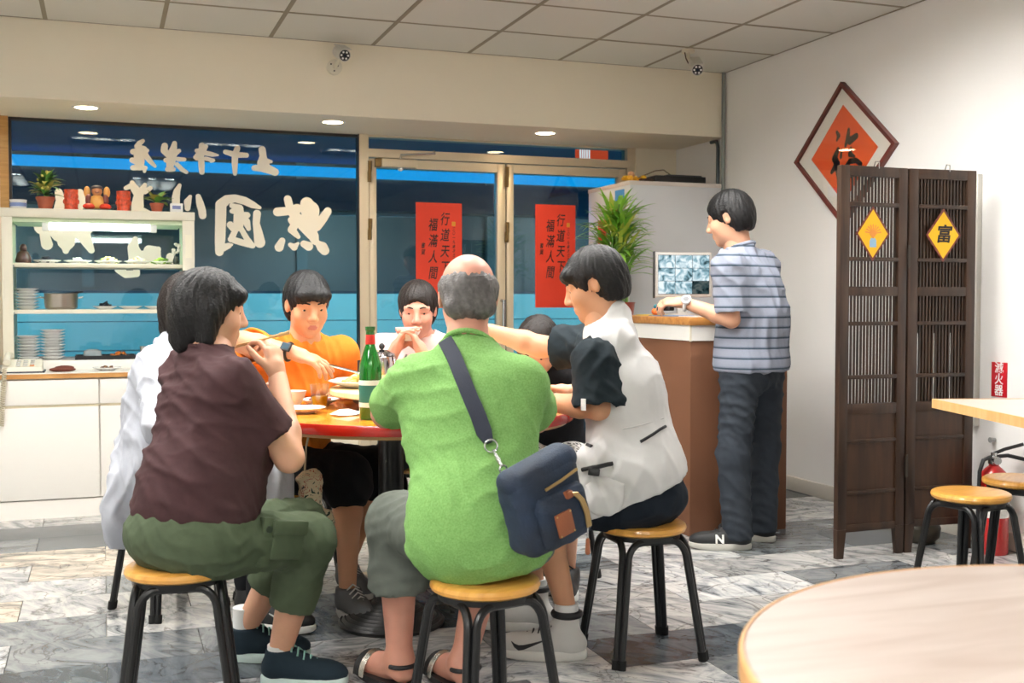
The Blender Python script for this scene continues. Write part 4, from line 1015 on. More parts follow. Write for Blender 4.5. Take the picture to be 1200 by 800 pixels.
# objects on the unit's top board
ZT = 1.6485
def tub(x, y, lab):
    t = thing('plastic_tub', lab, 'tub', (x, y, ZT))
    MB().lathe([(0, 0), (.038, 0), (.040, .004), (.042, .045), (.0, .046)], 28, c=(x, y, ZT)).build('tub_body', M_enam, t)
    MB().lathe([(0, .046), (.044, .046), (.044, .052), (0, .053)], 28, c=(x, y, ZT)).build('tub_lid', M_enam, t)
    MB().lathe([(.0425, .015), (.0428, .015), (.0430, .035), (.0427, .035)], 28, c=(x, y, ZT)).build('tub_label', mat('tub_blue', (130, 150, 200), .5), t)
tub(-.425, 6.72, 'small white tub with blue label at the left end of the shelf top')
wb = thing('paper_box', 'small white box with blue print at the right end of the shelf top', 'box', (.405, 6.72, ZT))
MB().box((.372, 6.69, ZT), (.440, 6.75, ZT + .055), bev=.002).build('box_body', M_enam, wb)
MB().box((.382, 6.6893, ZT + .022), (.428, 6.69, ZT + .042)).build('box_print', mat('print_blue', (120, 130, 180), .5), wb)
def redcup(x, lab):
    t = thing('red_candle_cup', lab, 'candle cup', (x, 6.72, ZT), group='red carved cups beside the seated figure')
    b = MB(); b.lathe([(0, 0), (.034, 0), (.037, .004), (.035, .02), (.037, .05), (.035, .08), (.038, .112), (.038, .116), (.034, .116), (.032, .02), (0, .015)], 24, c=(x, 6.72, ZT)); b.build('cup_body', mat('red_lacquer', (206, 78, 44), .35, var=.35, vscale=60, bump=.5, bscale=70), t)
    for k in range(12):
        a = k * math.pi / 6; b2 = MB(); b2.ell((x + .036 * math.cos(a), 6.72 + .036 * math.sin(a), ZT + .05 + .03 * (k % 2)), (.007, .007, .014), 8, 5); b2.build('relief', mat('red_lacquer', (0, 0, 0)), t)
redcup(-.155, 'red carved candle cup left of the seated figure'); redcup(.120, 'red carved candle cup right of the seated figure')
bd = thing('seated_statue', 'painted laughing seated statue on the shelf top between two red cups', 'statue', (-.02, 6.72, ZT))
BX, BY = -.02, 6.72
M_sk = mat('statue_skin', (190, 130, 86), .4); M_rb = mat('statue_robe', (120, 66, 60), .45); M_rd = mat('statue_red', (214, 60, 36), .4); M_gl = mat('statue_gold', (230, 170, 90), .4)
MB().box((BX - .075, BY - .045, ZT), (BX + .075, BY + .05, ZT + .010), bev=.002).build('statue_base', mat('statue_base_green', (60, 80, 70), .5), bd)
MB().ell((BX, BY, ZT + .052), (.042, .035, .042)).build('belly', M_gl, bd)
for s in (-1, 1):
    MB().ell((BX + s * .042, BY - .012, ZT + .026), (.034, .030, .018)).build('leg', M_rd, bd)
    MB().ell((BX + s * .044, BY, ZT + .062), (.018, .024, .034)).build('sleeve', M_rb, bd)
    MB().ell((BX + s * .052, BY + .012, ZT + .108), (.018, .014, .032)).build('robe_collar', M_gl, bd)
MB().ell((BX, BY - .004, ZT + .112), (.028, .027, .030)).build('head', M_sk, bd)
MB().ell((BX, BY, ZT + .130), (.032, .029, .016)).build('hat', mat('statue_dark', (56, 50, 56), .5), bd)
MB().tube([(BX - .012, BY - .030, ZT + .106), (BX, BY - .033, ZT + .101), (BX + .012, BY - .030, ZT + .106)], .003, 6).build('smile', M_rb, bd)
for x, lab in ((-.10, 'small pink cloth on the shelf top beside the left red cup'), (.17, 'small pink cloth on the shelf top beside the right red cup')):
    o = MB().box((-.03, -.025, 0), (.03, .025, .004), bev=.001).build('pink_cloth', mat('pink_cloth', (214, 60, 110), .7)); o.location = (x + (0 if x < 0 else .025), 6.68, ZT); o.rotation_euler = (0, 0, .3); tag(o, lab, 'cloth')
M_terra = mat('terracotta', (164, 84, 58), .6, var=.15, vscale=20)
def potplant(x, y, rp_, hp, nleaf, L, W, elev, spread, lab, mleaf, seed, fl=0):
    t = thing('potted_plant', lab, 'plant', (x, y, ZT)); r_ = random.Random(seed)
    MB().lathe([(0, 0), (rp_ * .7, 0), (rp_, hp * .8), (rp_ * 1.08, hp * .8), (rp_ * 1.1, hp), (rp_ * .95, hp), (rp_ * .9, hp * .85), (0, hp * .85)], 26, c=(x, y, ZT)).build('pot', M_terra, t)
    MB().lathe([(0, hp * .9), (rp_ * .9, hp * .88)], 20, c=(x, y, ZT)).build('soil', mat('soil', (50, 40, 30), .9), t)
    for k in range(nleaf):
        a = r_.uniform(0, 6.283); b = MB(); z = ZT + hp + r_.uniform(0, spread)
        leaf(b, (x + .012 * math.cos(a), y + .012 * math.sin(a), z), a, r_.uniform(*elev), L * r_.uniform(.7, 1.2), W * r_.uniform(.8, 1.2), r_.uniform(.3, 1.2))
        b.build('leaf', mleaf[k % len(mleaf)], t, 60)
    st_ = MB()
    for k in range(3): a = k * 2.1; st_.tube([(x + .01 * math.cos(a), y + .01 * math.sin(a), ZT + hp * .85), (x + .014 * math.cos(a), y + .014 * math.sin(a), ZT + hp + spread)], .003, 6)
    st_.build('stem', M_stem, t)
    if fl:
        for k in range(fl): MB().ell((x + r_.uniform(-.05, .05), y + r_.uniform(-.04, .0), ZT + hp + r_.uniform(.04, spread + .05)), (.008, .008, .007), 8, 5).build('flower', mat('petal_yellow', (230, 214, 120), .6), t)
M_lv1 = mat('dark_leaf', (44, 78, 40), .45, rgb2=(70, 104, 50), vscale=20); M_lv2 = mat('olive_leaf', (140, 140, 60), .45, rgb2=(180, 172, 84), vscale=20); M_lv3 = mat('soft_leaf', (70, 130, 54), .45, rgb2=(110, 160, 70), vscale=20)
potplant(-.288, 6.73, .046, .072, 60, .085, .017, (.1, 1.35), .095, 'tall leafy potted plant with yellow flowers on the left of the shelf top', [M_lv1, M_lv3, M_lv2, M_lv3], 5, fl=7)
potplant(.300, 6.73, .036, .055, 26, .07, .024, (.1, 1.2), .03, 'short round leaved potted plant on the right of the shelf top', [M_lv3, M_lv3, M_lv2], 8)

# ================================================================== dishes on the round table
def on(x, d, z): return C(x, d, z)
ZL = .8345
def bowl_mesh(r, h, foot=.5): return MB().lathe([(0, 0), (r * foot, 0), (r * foot, .006), (r * .8, h * .5), (r, h), (r - .003, h), (r * .77, h * .5), (r * foot * .9, .009), (0, .008)], 36).mesh('bowl', M_china)
def put(me, name, p, lab, cat, group=None):
    o = link(name, me); o.location = p; return tag(o, lab, cat, group)
OV = plate_mesh(.125, .026); SA = plate_mesh(.075, .02)
put(OV, 'plate', on(-.545, 4.08, ZL), 'large white plate of yellow food near the steel teapot', 'plate', 'dishes on the turntable')
food('scrambled_egg', 'yellow egg dish heaped on the large plate on the turntable', on(-.525, 4.10, ZL + .01), .085, .038, 90, .019, [(240, 214, 110), (248, 226, 140), (236, 190, 80)], seed=31)
put(OV, 'plate', on(-.34, 3.88, ZL), 'large white plate of mixed stir fry at the front of the turntable', 'plate', 'dishes on the turntable')
food('stir_fry', 'mixed orange and green stir fry heaped on the front plate', on(-.34, 3.88, ZL + .01), .08, .035, 90, .015, [(222, 160, 50), (196, 110, 50), (120, 140, 60), (236, 214, 150)], seed=32)
put(OV, 'plate', on(-.22, 4.22, ZL), 'large white plate of brown meat on the far side of the turntable', 'plate', 'dishes on the turntable')
food('braised_meat', 'brown braised meat heaped on the far plate of the turntable', on(-.22, 4.22, ZL + .01), .08, .04, 70, .018, [(140, 74, 40), (170, 100, 56), (110, 54, 30)], seed=33)
put(SA, 'plate', on(-.60, 4.27, ZL), 'small white plate beside the orange shirted man on the turntable', 'plate', 'dishes on the turntable')
put(SA, 'plate', on(-.08, 3.96, ZL), 'small white plate on the right of the turntable', 'plate', 'dishes on the turntable')
put(SA, 'saucer', on(-.715, 3.84, TZ + .0015), 'white saucer at the table edge below the woman\'s elbow', 'saucer')
put(bowl_mesh(.05, .06), 'rice_bowl', on(-.79, 4.03, TZ + .0015), 'white rice bowl on the table beside the woman in brown', 'bowl')
put(bowl_mesh(.045, .045), 'rice_bowl', on(.05, 4.34, TZ + .0015), 'white rice bowl on the table in front of the long haired girl', 'bowl')
food('red_chilli_dish', 'dark red chilli food in front of the orange shirted man', on(-.715, 4.16, TZ + .012), .035, .02, 30, .012, [(120, 40, 26), (90, 30, 22), (160, 70, 40)], seed=35)
put(SA, 'saucer', on(-.715, 4.16, TZ + .0015), 'white saucer of chilli in front of the orange shirted man', 'saucer')
# beer bottle
bt = thing('beer_bottle', 'green glass beer bottle with pale label standing at the table front', 'bottle', on(-.46, 3.64, TZ))
p = on(-.46, 3.64, TZ + .0015)
M_bot = mat('green_glass', (20, 130, 40), .06, trans=.55, coat=.5)
MB().lathe([(0, 0), (.034, 0), (.0365, .006), (.037, .16), (.035, .18), (.024, .215), (.0155, .24), (.014, .285), (.0165, .288), (.0165, .30), (.0, .30)], 32, c=tuple(p)).build('bottle_body', M_bot, bt)
MB().lathe([(.0372, .04), (.0375, .042), (.0375, .125), (.0372, .127)], 32, c=tuple(p)).build('bottle_label', mat('label_green', (206, 226, 214), .5), bt)
MB().lathe([(.0376, .055), (.0377, .056), (.0377, .11), (.0376, .111)], 32, c=tuple(p)).build('label_stripe', mat('label_teal', (40, 110, 96), .5), bt)
MB().lathe([(.0158, .243), (.0160, .245), (.0150, .272), (.0148, .274)], 24, c=tuple(p)).build('neck_label', mat('label_red', (206, 50, 40), .5), bt)
# beer glass
gl = thing('beer_glass', 'small clear tumbler half full of beer on the round table', 'glass', on(-.685, 3.985, TZ))
p = on(-.685, 3.985, TZ + .0015)
MB().lathe([(0, 0), (.026, 0), (.034, .088), (.0325, .088), (.0245, .008), (0, .008)], 28, c=tuple(p)).build('glass_body', glass_mat('tumbler_glass', (244, 250, 248), .06), gl)
MB().lathe([(0, .0085), (.0243, .0085), (.0290, .045), (0, .045)], 28, c=tuple(p)).build('beer', mat('beer', (222, 160, 30), .1, trans=.5), gl)
# folded tissue
ts = MB(); ts._add([(-.05, -.03, .004), (.0, -.04, .002), (.055, -.03, .006), (.06, .03, .004), (.0, .035, .016), (-.045, .03, .004), (.01, -.003, .02)], [(0, 1, 6), (1, 2, 6), (2, 3, 6), (3, 4, 6), (4, 5, 6), (5, 0, 6)])
tso = ts.build('paper_napkin', mat('tissue', (240, 238, 236), .8), None, 0); tso.location = on(-.56, 3.77, TZ + .001); tso.rotation_euler = (0, 0, .5); tag(tso, 'crumpled white paper napkin on the orange table beside the bottle', 'napkin')
# teapot
tp = thing('teapot', 'shiny steel teapot with black lid knob at the back of the turntable', 'teapot', on(-.50, 4.32, ZL))
p = on(-.505, 4.35, ZL)
MB().lathe([(0, 0), (.05, 0), (.056, .006), (.058, .08), (.055, .098), (.05, .102), (0, .102)], 32, c=tuple(p)).build('teapot_body', mat('polished_steel', (206, 196, 200), .12, metal=1), tp)
MB().lathe([(0, .1025), (.052, .1025), (.05, .112), (.02, .124), (0, .126)], 32, c=tuple(p)).build('lid', mat('polished_steel', (0, 0, 0)), tp)
MB().ell(p + Vector((0, 0, .138)), (.012, .012, .013)).build('knob', M_black, tp)
e1 = Vector((CX, -SX, 0))
MB().tube([p + e1 * .05 + Vector((0, 0, .03)), p + e1 * .08 + Vector((0, 0, .06)), p + e1 * .10 + Vector((0, 0, .105))], [.016, .011, .008], 10).build('spout', mat('polished_steel', (0, 0, 0)), tp)
MB().tube([p - e1 * .055 + Vector((0, 0, .085)), p - e1 * .09 + Vector((0, 0, .08)), p - e1 * .09 + Vector((0, 0, .03)), p - e1 * .056 + Vector((0, 0, .025))], .006, 8).build('handle', M_black, tp)
sp = MB(); a0 = on(-.655, 4.01, ZL + .085); a1 = on(-.545, 4.05, ZL + .052); sp.tube([a0, a1], .004, 8); sp.ell(a1, (.018, .014, .006), 12, 6)
tag(sp.build('spoon', M_chrome), 'steel spoon held over the egg plate', 'spoon')

# ================================================================== smooth-surface modelling for people
def V3(p): return np.array([p[0], p[1], p[2]], dtype=np.float64)
def unit(v): v = np.asarray(v, dtype=np.float64); return v / (np.linalg.norm(v) + 1e-12)
def rc(a, b, ra, rb=None, k=.02): return ('rc', V3(a), V3(b), ra, ra if rb is None else rb, k)
def el(c, r, k=.02, ax=None): return ('el', V3(c), np.eye(3) if ax is None else np.array(ax, dtype=np.float64), np.array(r, dtype=np.float64), k)
def sub(p, k=None): return ('sub', p, p[-1] if k is None else k)
def plane(p, n): return ('plane', V3(p), unit(n))

def _bbox(p):
    if p[0] == 'rc':
        _, a, b, ra, rb, k = p; r = max(ra, rb) + k + .02
        return np.minimum(a, b) - r, np.maximum(a, b) + r
    _, c, ax, r, k = p
    e = np.sqrt(((ax * r[:, None]) ** 2).sum(0)) + k + .02
    return c - e, c + e
def _dist(p, X, Y, Z):
    if p[0] == 'rc':
        _, a, b, ra, rb, k = p; ba = b - a; L2 = ba @ ba + 1e-12
        t = ((X - a[0]) * ba[0] + (Y - a[1]) * ba[1] + (Z - a[2]) * ba[2]) / L2
        t = np.clip(t, 0, 1)
        return np.sqrt((X - a[0] - t * ba[0]) ** 2 + (Y - a[1] - t * ba[1]) ** 2 + (Z - a[2] - t * ba[2]) ** 2) - (ra + (rb - ra) * t)
    _, c, ax, r, k = p
    dx, dy, dz = X - c[0], Y - c[1], Z - c[2]
    q = [(dx * ax[i][0] + dy * ax[i][1] + dz * ax[i][2]) for i in range(3)]
    k0 = np.sqrt(sum((q[i] / r[i]) ** 2 for i in range(3))); k1 = np.sqrt(sum((q[i] / r[i] ** 2) ** 2 for i in range(3))) + 1e-9
    return k0 * (k0 - 1) / k1
def surf(prims, h=.008):
    """union of the primitives (smooth), cuts and planes in order; surface nets -> (verts, quads)"""
    adds = [p for p in prims if p[0] in ('rc', 'el')]
    bb = [_bbox(p) for p in adds]
    lo = np.min([b[0] for b in bb], 0) - h; hi = np.max([b[1] for b in bb], 0) + h
    n = np.ceil((hi - lo) / h).astype(int) + 1
    g = [lo[i] + h * np.arange(n[i]) for i in range(3)]
    F = np.full(n, 1.0, dtype=np.float32)
    for p in prims:
        if p[0] == 'plane':
            _, q, nn = p
            d = (g[0] - q[0])[:, None, None] * nn[0] + (g[1] - q[1])[None, :, None] * nn[1] + (g[2] - q[2])[None, None, :] * nn[2]
            np.maximum(F, d.astype(np.float32), out=F); continue
        s = p[0] == 'sub'; k = p[2] if s else p[-1]; q = p[1] if s else p
        b0, b1 = _bbox(q)
        i0 = np.clip(np.floor((b0 - lo) / h).astype(int), 0, n - 1); i1 = np.clip(np.ceil((b1 - lo) / h).astype(int) + 1, 1, n)
        if np.any(i1 <= i0): continue
        sl = tuple(slice(a, b) for a, b in zip(i0, i1))
        X = g[0][sl[0]][:, None, None]; Y = g[1][sl[1]][None, :, None]; Z = g[2][sl[2]][None, None, :]
        d = _dist(q, X, Y, Z).astype(np.float32); f = F[sl]; k = max(k, 1e-4)
        if s: d = -d; hh = np.maximum(k - np.abs(f - d), 0) / k; F[sl] = np.maximum(f, d) + hh * hh * k * .25
        else: hh = np.maximum(k - np.abs(f - d), 0) / k; F[sl] = np.minimum(f, d) - hh * hh * k * .25
    S = F < 0
    c = [S[a:n[0] - 1 + a, b:n[1] - 1 + b, e:n[2] - 1 + e] for a in (0, 1) for b in (0, 1) for e in (0, 1)]
    anyv = c[0].copy(); allv = c[0].copy()
    for q in c[1:]: anyv |= q; allv &= q
    act = np.argwhere(anyv & ~allv)
    N = len(act); idx = np.full(n - 1, -1, dtype=np.int32); idx[act[:, 0], act[:, 1], act[:, 2]] = np.arange(N)
    off = np.array([(a, b, e) for a in (0, 1) for b in (0, 1) for e in (0, 1)])
    vals = np.stack([F[act[:, 0] + o[0], act[:, 1] + o[1], act[:, 2] + o[2]] for o in off], 1)
    pos = np.zeros((N, 3)); cnt = np.zeros(N)
    for i in range(8):
        for j in range(i + 1, 8):
            if np.abs(off[i] - off[j]).sum() != 1: continue
            m = (vals[:, i] < 0) != (vals[:, j] < 0)
            t = vals[m, i] / (vals[m, i] - vals[m, j])
            pos[m] += off[i] + (off[j] - off[i]) * t[:, None]; cnt[m] += 1
    verts = lo + h * (act + pos / cnt[:, None])
    quads = []
    for ax in range(3):
        u, v = (ax + 1) % 3, (ax + 2) % 3
        A = [slice(None)] * 3; B = [slice(None)] * 3; A[ax] = slice(0, -1); B[ax] = slice(1, None)
        e = np.argwhere(S[tuple(A)] != S[tuple(B)])
        e = e[(e[:, u] > 0) & (e[:, v] > 0) & (e[:, u] < n[u] - 1) & (e[:, v] < n[v] - 1)]
        inside = S[e[:, 0], e[:, 1], e[:, 2]]
        eu = np.zeros(3, int); eu[u] = 1; ev = np.zeros(3, int); ev[v] = 1
        def I(q): return idx[q[:, 0], q[:, 1], q[:, 2]]
        q = np.stack([I(e - eu - ev), I(e - ev), I(e), I(e - eu)], 1)
        q[~inside] = q[~inside][:, ::-1]
        quads.append(q)
    return verts, np.concatenate(quads)
def normals(v, q):
    nn = np.cross(v[q[:, 2]] - v[q[:, 0]], v[q[:, 3]] - v[q[:, 1]]); out = np.zeros_like(v)
    for i in range(4): np.add.at(out, q[:, i], nn)
    return out / (np.linalg.norm(out, axis=1)[:, None] + 1e-12)
def relax(v, q, it=1, f=.5):
    for _ in range(it):
        s = np.zeros_like(v); c = np.zeros(len(v))
        for a, b in ((0, 1), (1, 2), (2, 3), (3, 0)):
            np.add.at(s, q[:, a], v[q[:, b]]); np.add.at(c, q[:, a], 1); np.add.at(s, q[:, b], v[q[:, a]]); np.add.at(c, q[:, b], 1)
        v = v + f * (s / c[:, None] - v)
    return v
def folds(v, q, amp, freq, seed=0, direc=None, sharp=1.0):
    """cloth wrinkles: warped creases at two scales along chosen directions, moved along the normal"""
    r = np.random.default_rng(seed); nn = normals(v, q); t = np.zeros(len(v))
    for sc_, wt in ((1.0, 1.0), (1.9, .3)):
        for k in range(4):
            d = unit(r.normal(size=3)) if direc is None else unit(unit(np.asarray(direc)) + r.normal(size=3) * .35)
            fq = freq * sc_
            w = np.sin(v @ (r.normal(size=3) * fq * .22) + r.uniform(0, 6)) + .7 * np.sin(v @ (r.normal(size=3) * fq * .4) + r.uniform(0, 6))
            s = np.sin(v @ d * fq * (.6 + .4 * k) + w * 1.8)
            m = np.clip(np.sin(v @ (r.normal(size=3) * 8) + r.uniform(0, 6)) * .9 + .25, 0, 1)
            t += ((1 - np.abs(s)) ** 2.2 - .3) * m * wt
    return relax(v + nn * (t * amp * sharp)[:, None], q, 2, .5)
def sleeve(a, b, frac, r0, r1, ri0, ri1, k=.04):
    """tube of cloth from a towards b, cut square and hollow at its end (list before the trunk so cuts stay local)"""
    dd = unit(b - a); tip = a + (b - a) * frac; x = unit(np.cross(dd, [.31, .77, .55])); y = np.cross(dd, x)
    return [rc(a, tip + dd * .02, r0, r1, k), ('sub', el(tip + dd * .05, (.135, .135, .05), .004, [x, y, dd]), .004), sub(rc(tip - dd * .06, tip + dd * .06, ri0, ri1, .006))]
def np_mesh(name, parts, mats):
    """parts: list of (verts, quads, material index)"""
    V = np.concatenate([p[0] for p in parts]); o = 0; Q = []; MI = []
    for v, q, m in parts:
        Q.append(q + o); o += len(v); MI.append(np.broadcast_to(np.asarray(m), (len(q),)))
    Q = np.concatenate(Q); MI = np.concatenate(MI)
    me = bpy.data.meshes.new(name)
    me.vertices.add(len(V)); me.vertices.foreach_set('co', V.astype(np.float32).ravel())
    me.loops.add(len(Q) * 4); me.loops.foreach_set('vertex_index', Q.astype(np.int32).ravel())
    me.polygons.add(len(Q)); me.polygons.foreach_set('loop_start', np.arange(0, len(Q) * 4, 4, dtype=np.int32))
    me.polygons.foreach_set('loop_total', np.full(len(Q), 4, dtype=np.int32))
    me.polygons.foreach_set('use_smooth', np.ones(len(Q), dtype=bool))
    for m in (mats if isinstance(mats, (list, tuple)) else [mats]): me.materials.append(m)
    me.polygons.foreach_set('material_index', MI.astype(np.int32))
    me.update(calc_edges=True); me.validate()
    return me
def soft(name, prims, m, parent, h=.008, fold=None, it=1):
    v, q = surf(prims, h)
    if it: v = relax(v, q, it)
    if fold: v = folds(v, q, **fold)
    return link(name, np_mesh(name, [(v, q, 0)], m), parent)
# a point seen at photo position (u, v) at distance d along the floor from the camera
def Q(u, v, d): return V3(C((u - 600) / 1315 * d, d, 1.15 - (v - 352) / 1315 * d))
def K(x, d, z): return V3(C(x, d, z))
def KD(x, d, z=0): return V3(C(x, d, 0)) + np.array([0, 0, z])
UP = np.array([0, 0, 1.0])

def hand_prims(w, d, n, right, s=1.0, curl=(.35, .35, .35, .35), thumb=.35, spread=.10):
    """palm, four unequal fingers with three bends each, thumb from the side of the palm"""
    d = unit(d); n = unit(n - d * (n @ d)); t = np.cross(d, n) if right else np.cross(n, d)
    P = []; ax = [t, d, n]
    P.append(el(w + d * .05 * s, (.038 * s, .052 * s, .015 * s), .012, ax))
    P.append(el(w + d * .078 * s, (.040 * s, .022 * s, .013 * s), .01, ax))
    P.append(rc(w - d * .01, w + d * .035 * s, .026 * s, .026 * s, .015))
    P.append(el(w + d * .035 * s + t * .024 * s + n * .006 * s, (.017 * s, .03 * s, .014 * s), .012, ax))
    for i, (o, L) in enumerate(((.030, .072), (.0105, .080), (-.0095, .074), (-.029, .058))):
        base = w + d * (.088 - .004 * abs(i - 1.2)) * s + t * o * s
        a = 0.0; p = base; dd = unit(d + t * spread * (1.2 - i) * .6)
        nn = unit(n - dd * (n @ dd))
        P.append(rc(p - dd * .02 * s, p, .0095 * s, .0092 * s, .006))
        for f, r0, r1 in ((.45, .0092, .0085), (.30, .0085, .0078), (.25, .0078, .0068)):
            a += curl[i]; dirv = dd * math.cos(a) + nn * math.sin(a); e = p + dirv * L * f * s * 1.05
            P.append(rc(p, e, r0 * s, r1 * s, .0035)); p = e
    p = w + d * .028 * s + t * .030 * s + n * .004 * s
    dirv = unit(d * .75 + t * .65 + n * .35)
    for L, r0, r1, b in ((.036, .013, .0108, 0), (.030, .0108, .0098, thumb), (.024, .0098, .0078, thumb)):
        dirv = unit(dirv + (d * .5 - t * .6 + n * .35) * b); e = p + dirv * L * s; P.append(rc(p, e, r0 * s, r1 * s, .005)); p = e
    return P

def head_prims(c, f, u, s=1.0):
    f = unit(f); u = unit(u - f * (u @ f)); l = np.cross(u, f); ax = [f, l, u]
    def W(a, b, e): return c + (f * a + l * b + u * e) * s
    P = [el(W(-.012, 0, .035), np.array((.095, .074, .085)) * s, .02, ax), el(W(.032, 0, -.02), np.array((.060, .061, .08)) * s, .03, ax),
         el(W(.028, 0, -.062), np.array((.054, .050, .046)) * s, .03, ax), el(W(.066, 0, -.094), np.array((.020, .022, .018)) * s, .025, ax)]
    for e in (-1, 1):
        P += [rc(W(.083, .012 * e, .026), W(.070, .046 * e, .026), .010 * s, .009 * s, .016), el(W(.058, .040 * e, -.026), np.array((.026, .022, .026)) * s, .02, ax)]
        P += [sub(el(W(.101, .032 * e, .006), np.array((.017, .019, .010)) * s, .012, ax))]
        P += [rc(W(.0840, .018 * e, .0105), W(.0775, .045 * e, .0100), .0055 * s, .0048 * s, .005), rc(W(.082, .020 * e, -.004), W(.076, .044 * e, -.003), .004 * s, .004 * s, .006)]
        P += [el(W(-.010, .0745 * e, .0), np.array((.018, .008, .029)) * s, .008, [unit(f - l * .25 * e), unit(l + f * .25 * e), u]), sub(el(W(-.006, .0835 * e, .003), np.array((.010, .006, .016)) * s, .005, ax))]
        P += [el(W(.098, .012 * e, -.031), np.array((.011, .008, .008)) * s, .008, ax)]
    P += [rc(W(.088, 0, .014), W(.108, 0, -.024), .0095 * s, .0125 * s, .012)]
    P += [rc(W(.0885, -.016, -.058), W(.0885, .016, -.058), .0062 * s, k=.005), rc(W(.087, -.013, -.068), W(.087, .013, -.068), .0072 * s, k=.005), sub(rc(W(.097, -.022, -.063), W(.097, .022, -.063), .0028 * s, k=.003))]
    return P, W, ax

def hair_prims(c, f, u, s, style):
    f = unit(f); u = unit(u - f * (u @ f)); l = np.cross(u, f); ax = [f, l, u]
    def W(a, b, e): return c + (f * a + l * b + u * e) * s
    t = .012
    if style == 'ring':
        P = [el(W(-.016, 0, .02), np.array((.100, .084, .078)) * s, .02, ax), rc(W(-.07, -.035, -.03), W(-.07, .035, -.03), .035 * s, k=.02)]
        P += [sub(el(W(.01, 0, .105), np.array((.115, .10, .068)) * s, .015, ax)), sub(el(W(.075, 0, -.02), np.array((.075, .09, .13)) * s, .01, ax)), plane(W(0, 0, -.068), -u)]
        for e in (-1, 1): P.append(sub(el(W(-.008, .085 * e, -.004), np.array((.022, .022, .032)) * s, .006, ax)))
        return P, W
    P = [el(W(-.014, 0, .040), np.array((.107, .087, .097)) * s, .02, ax), el(W(-.045, 0, -.01), np.array((.075, .080, .085)) * s, .03, ax)]
    if style in ('bob', 'long'):
        for e in (-1, 1): P.append(rc(W(-.01, .068 * e, .0), W(-.012, .070 * e, -.085 if style == 'bob' else -.10), .034 * s, .028 * s, .03))
        P.append(rc(W(-.06, 0, -.02), W(-.065, 0, -.09 if style == 'bob' else -.12), .06 * s, .05 * s, .03))
    if style == 'long':
        P += [rc(W(-.07, -.02, -.1), W(-.085, -.03, -.25), .055 * s, .04 * s, .03), rc(W(-.05, .05, -.08), W(.02, .085, -.24), .035 * s, .022 * s, .03), rc(W(-.05, -.05, -.08), W(.02, -.085, -.24), .035 * s, .022 * s, .03)]
    if style == 'fringe' or style in ('bob', 'long'):
        P += [rc(W(.075, -.045, .058), W(.075, .045, .058), .026 * s, k=.02)]
        P += [sub(el(W(.105, 0, -.045), np.array((.060, .066, .088)) * s, .012, ax))]
    else:
        P += [sub(el(W(.105, 0, -.035), np.array((.062, .072, .098)) * s, .012, ax))]
    if style in ('short', 'fringe'):
        P += [sub(el(W(.045, 0, -.085), np.array((.085, .10, .085)) * s, .012, ax)), plane(W(-.02, 0, -.072), -u)]
        for e in (-1, 1): P.append(sub(el(W(.0, .088 * e, -.012), np.array((.026, .024, .04)) * s, .008, ax)))
    return P, W
def strands(v, q, c, u, amp, seed):
    """comb the hair surface into locks running from the crown"""
    r = np.random.default_rng(seed); nn = normals(v, q); p = v - c; h = p @ u; rad = p - np.outer(h, u)
    b1 = unit(np.cross(u, [.3, .9, .1])); b2 = np.cross(u, b1); a = np.arctan2(rad @ b2, rad @ b1)
    t = np.sin(a * 23 + 6 * np.sin(h * 22)) * .6 + np.sin(a * 41 + 9 * np.sin(h * 17 + 1)) * .5 + .5 * np.sin(a * 9 + h * 40)
    return v + nn * (t * amp)[:, None]

M_skin = mat('skin_light', (216, 164, 134), .5, sss=.12, var=.05, vscale=14, bump=.03, bscale=120)
M_skin2 = mat('skin_warm', (204, 150, 114), .5, sss=.12, var=.05, vscale=14, bump=.03, bscale=120)
M_skin3 = mat('skin_pinkish', (212, 152, 130), .5, sss=.12, var=.06, vscale=14, bump=.03, bscale=120)
M_lip = mat('lip', (184, 110, 96), .45)
M_hair = mat('black_hair', (17, 16, 17), .5, spec=.35, var=.3, vscale=40, bump=.4, bscale=160)
M_hairg = mat('grey_hair', (96, 92, 90), .5, var=.35, vscale=60, bump=.4, bscale=160)
M_hairb = mat('brown_black_hair', (32, 25, 22), .5, spec=.35, var=.3, vscale=40, bump=.4, bscale=160)
M_eye = mat('eye_white', (232, 228, 222), .2); M_iris = mat('iris_dark', (26, 18, 14), .15)

def build_head(root, body_parts, c, f, u, s, skin_h=.004, hair='short', hairm=None, neck=None, face=True):
    P, W, ax = head_prims(c, f, u, s)
    if neck is not None: P.append(rc(W(-.02, 0, -.05), neck[0], .052 * s, neck[1], .03))
    v, q = surf(P, skin_h); v = relax(v, q, 1, .4)
    mid = v[q].mean(1); lc = W(.0945, 0, -.0632); dl = mid - lc
    lip = ((dl @ ax[0] / .012) ** 2 + (dl @ ax[1] / (.019 * s)) ** 2 + (dl @ ax[2] / (.010 * s)) ** 2) < 1
    body_parts.append((v, q, lip.astype(int)))
    if face:
        for e in (-1, 1):
            b = MB(); cc = Vector(W(.0722, .0315 * e, .0042)); b.ell(cc, (.0122 * s,) * 3, 14, 10)
            eye = b.build('eye', M_eye, root)
            ff = Vector(unit(f + .08 * e * ax[1])); MB().ell(cc + ff * .0078 * s, (.0062 * s,) * 3, 10, 8).build('iris', M_iris, eye)
            MB().tube([Vector(W(.0925, .014 * e, .0285)), Vector(W(.0885, .030 * e, .0325)), Vector(W(.0755, .047 * e, .0280))], [.0032 * s, .0036 * s, .0018 * s], 6).build('eyebrow', hairm or M_hair, root)
    HP, _ = hair_prims(c, f, u, s, hair)
    v, q = surf(HP, .0055); v = relax(v, q, 1); v = strands(v, q, c, unit(u), .0022, 3)
    link('hair', np_mesh('hair', [(v, q, 0)], hairm or M_hair), root)
    return W

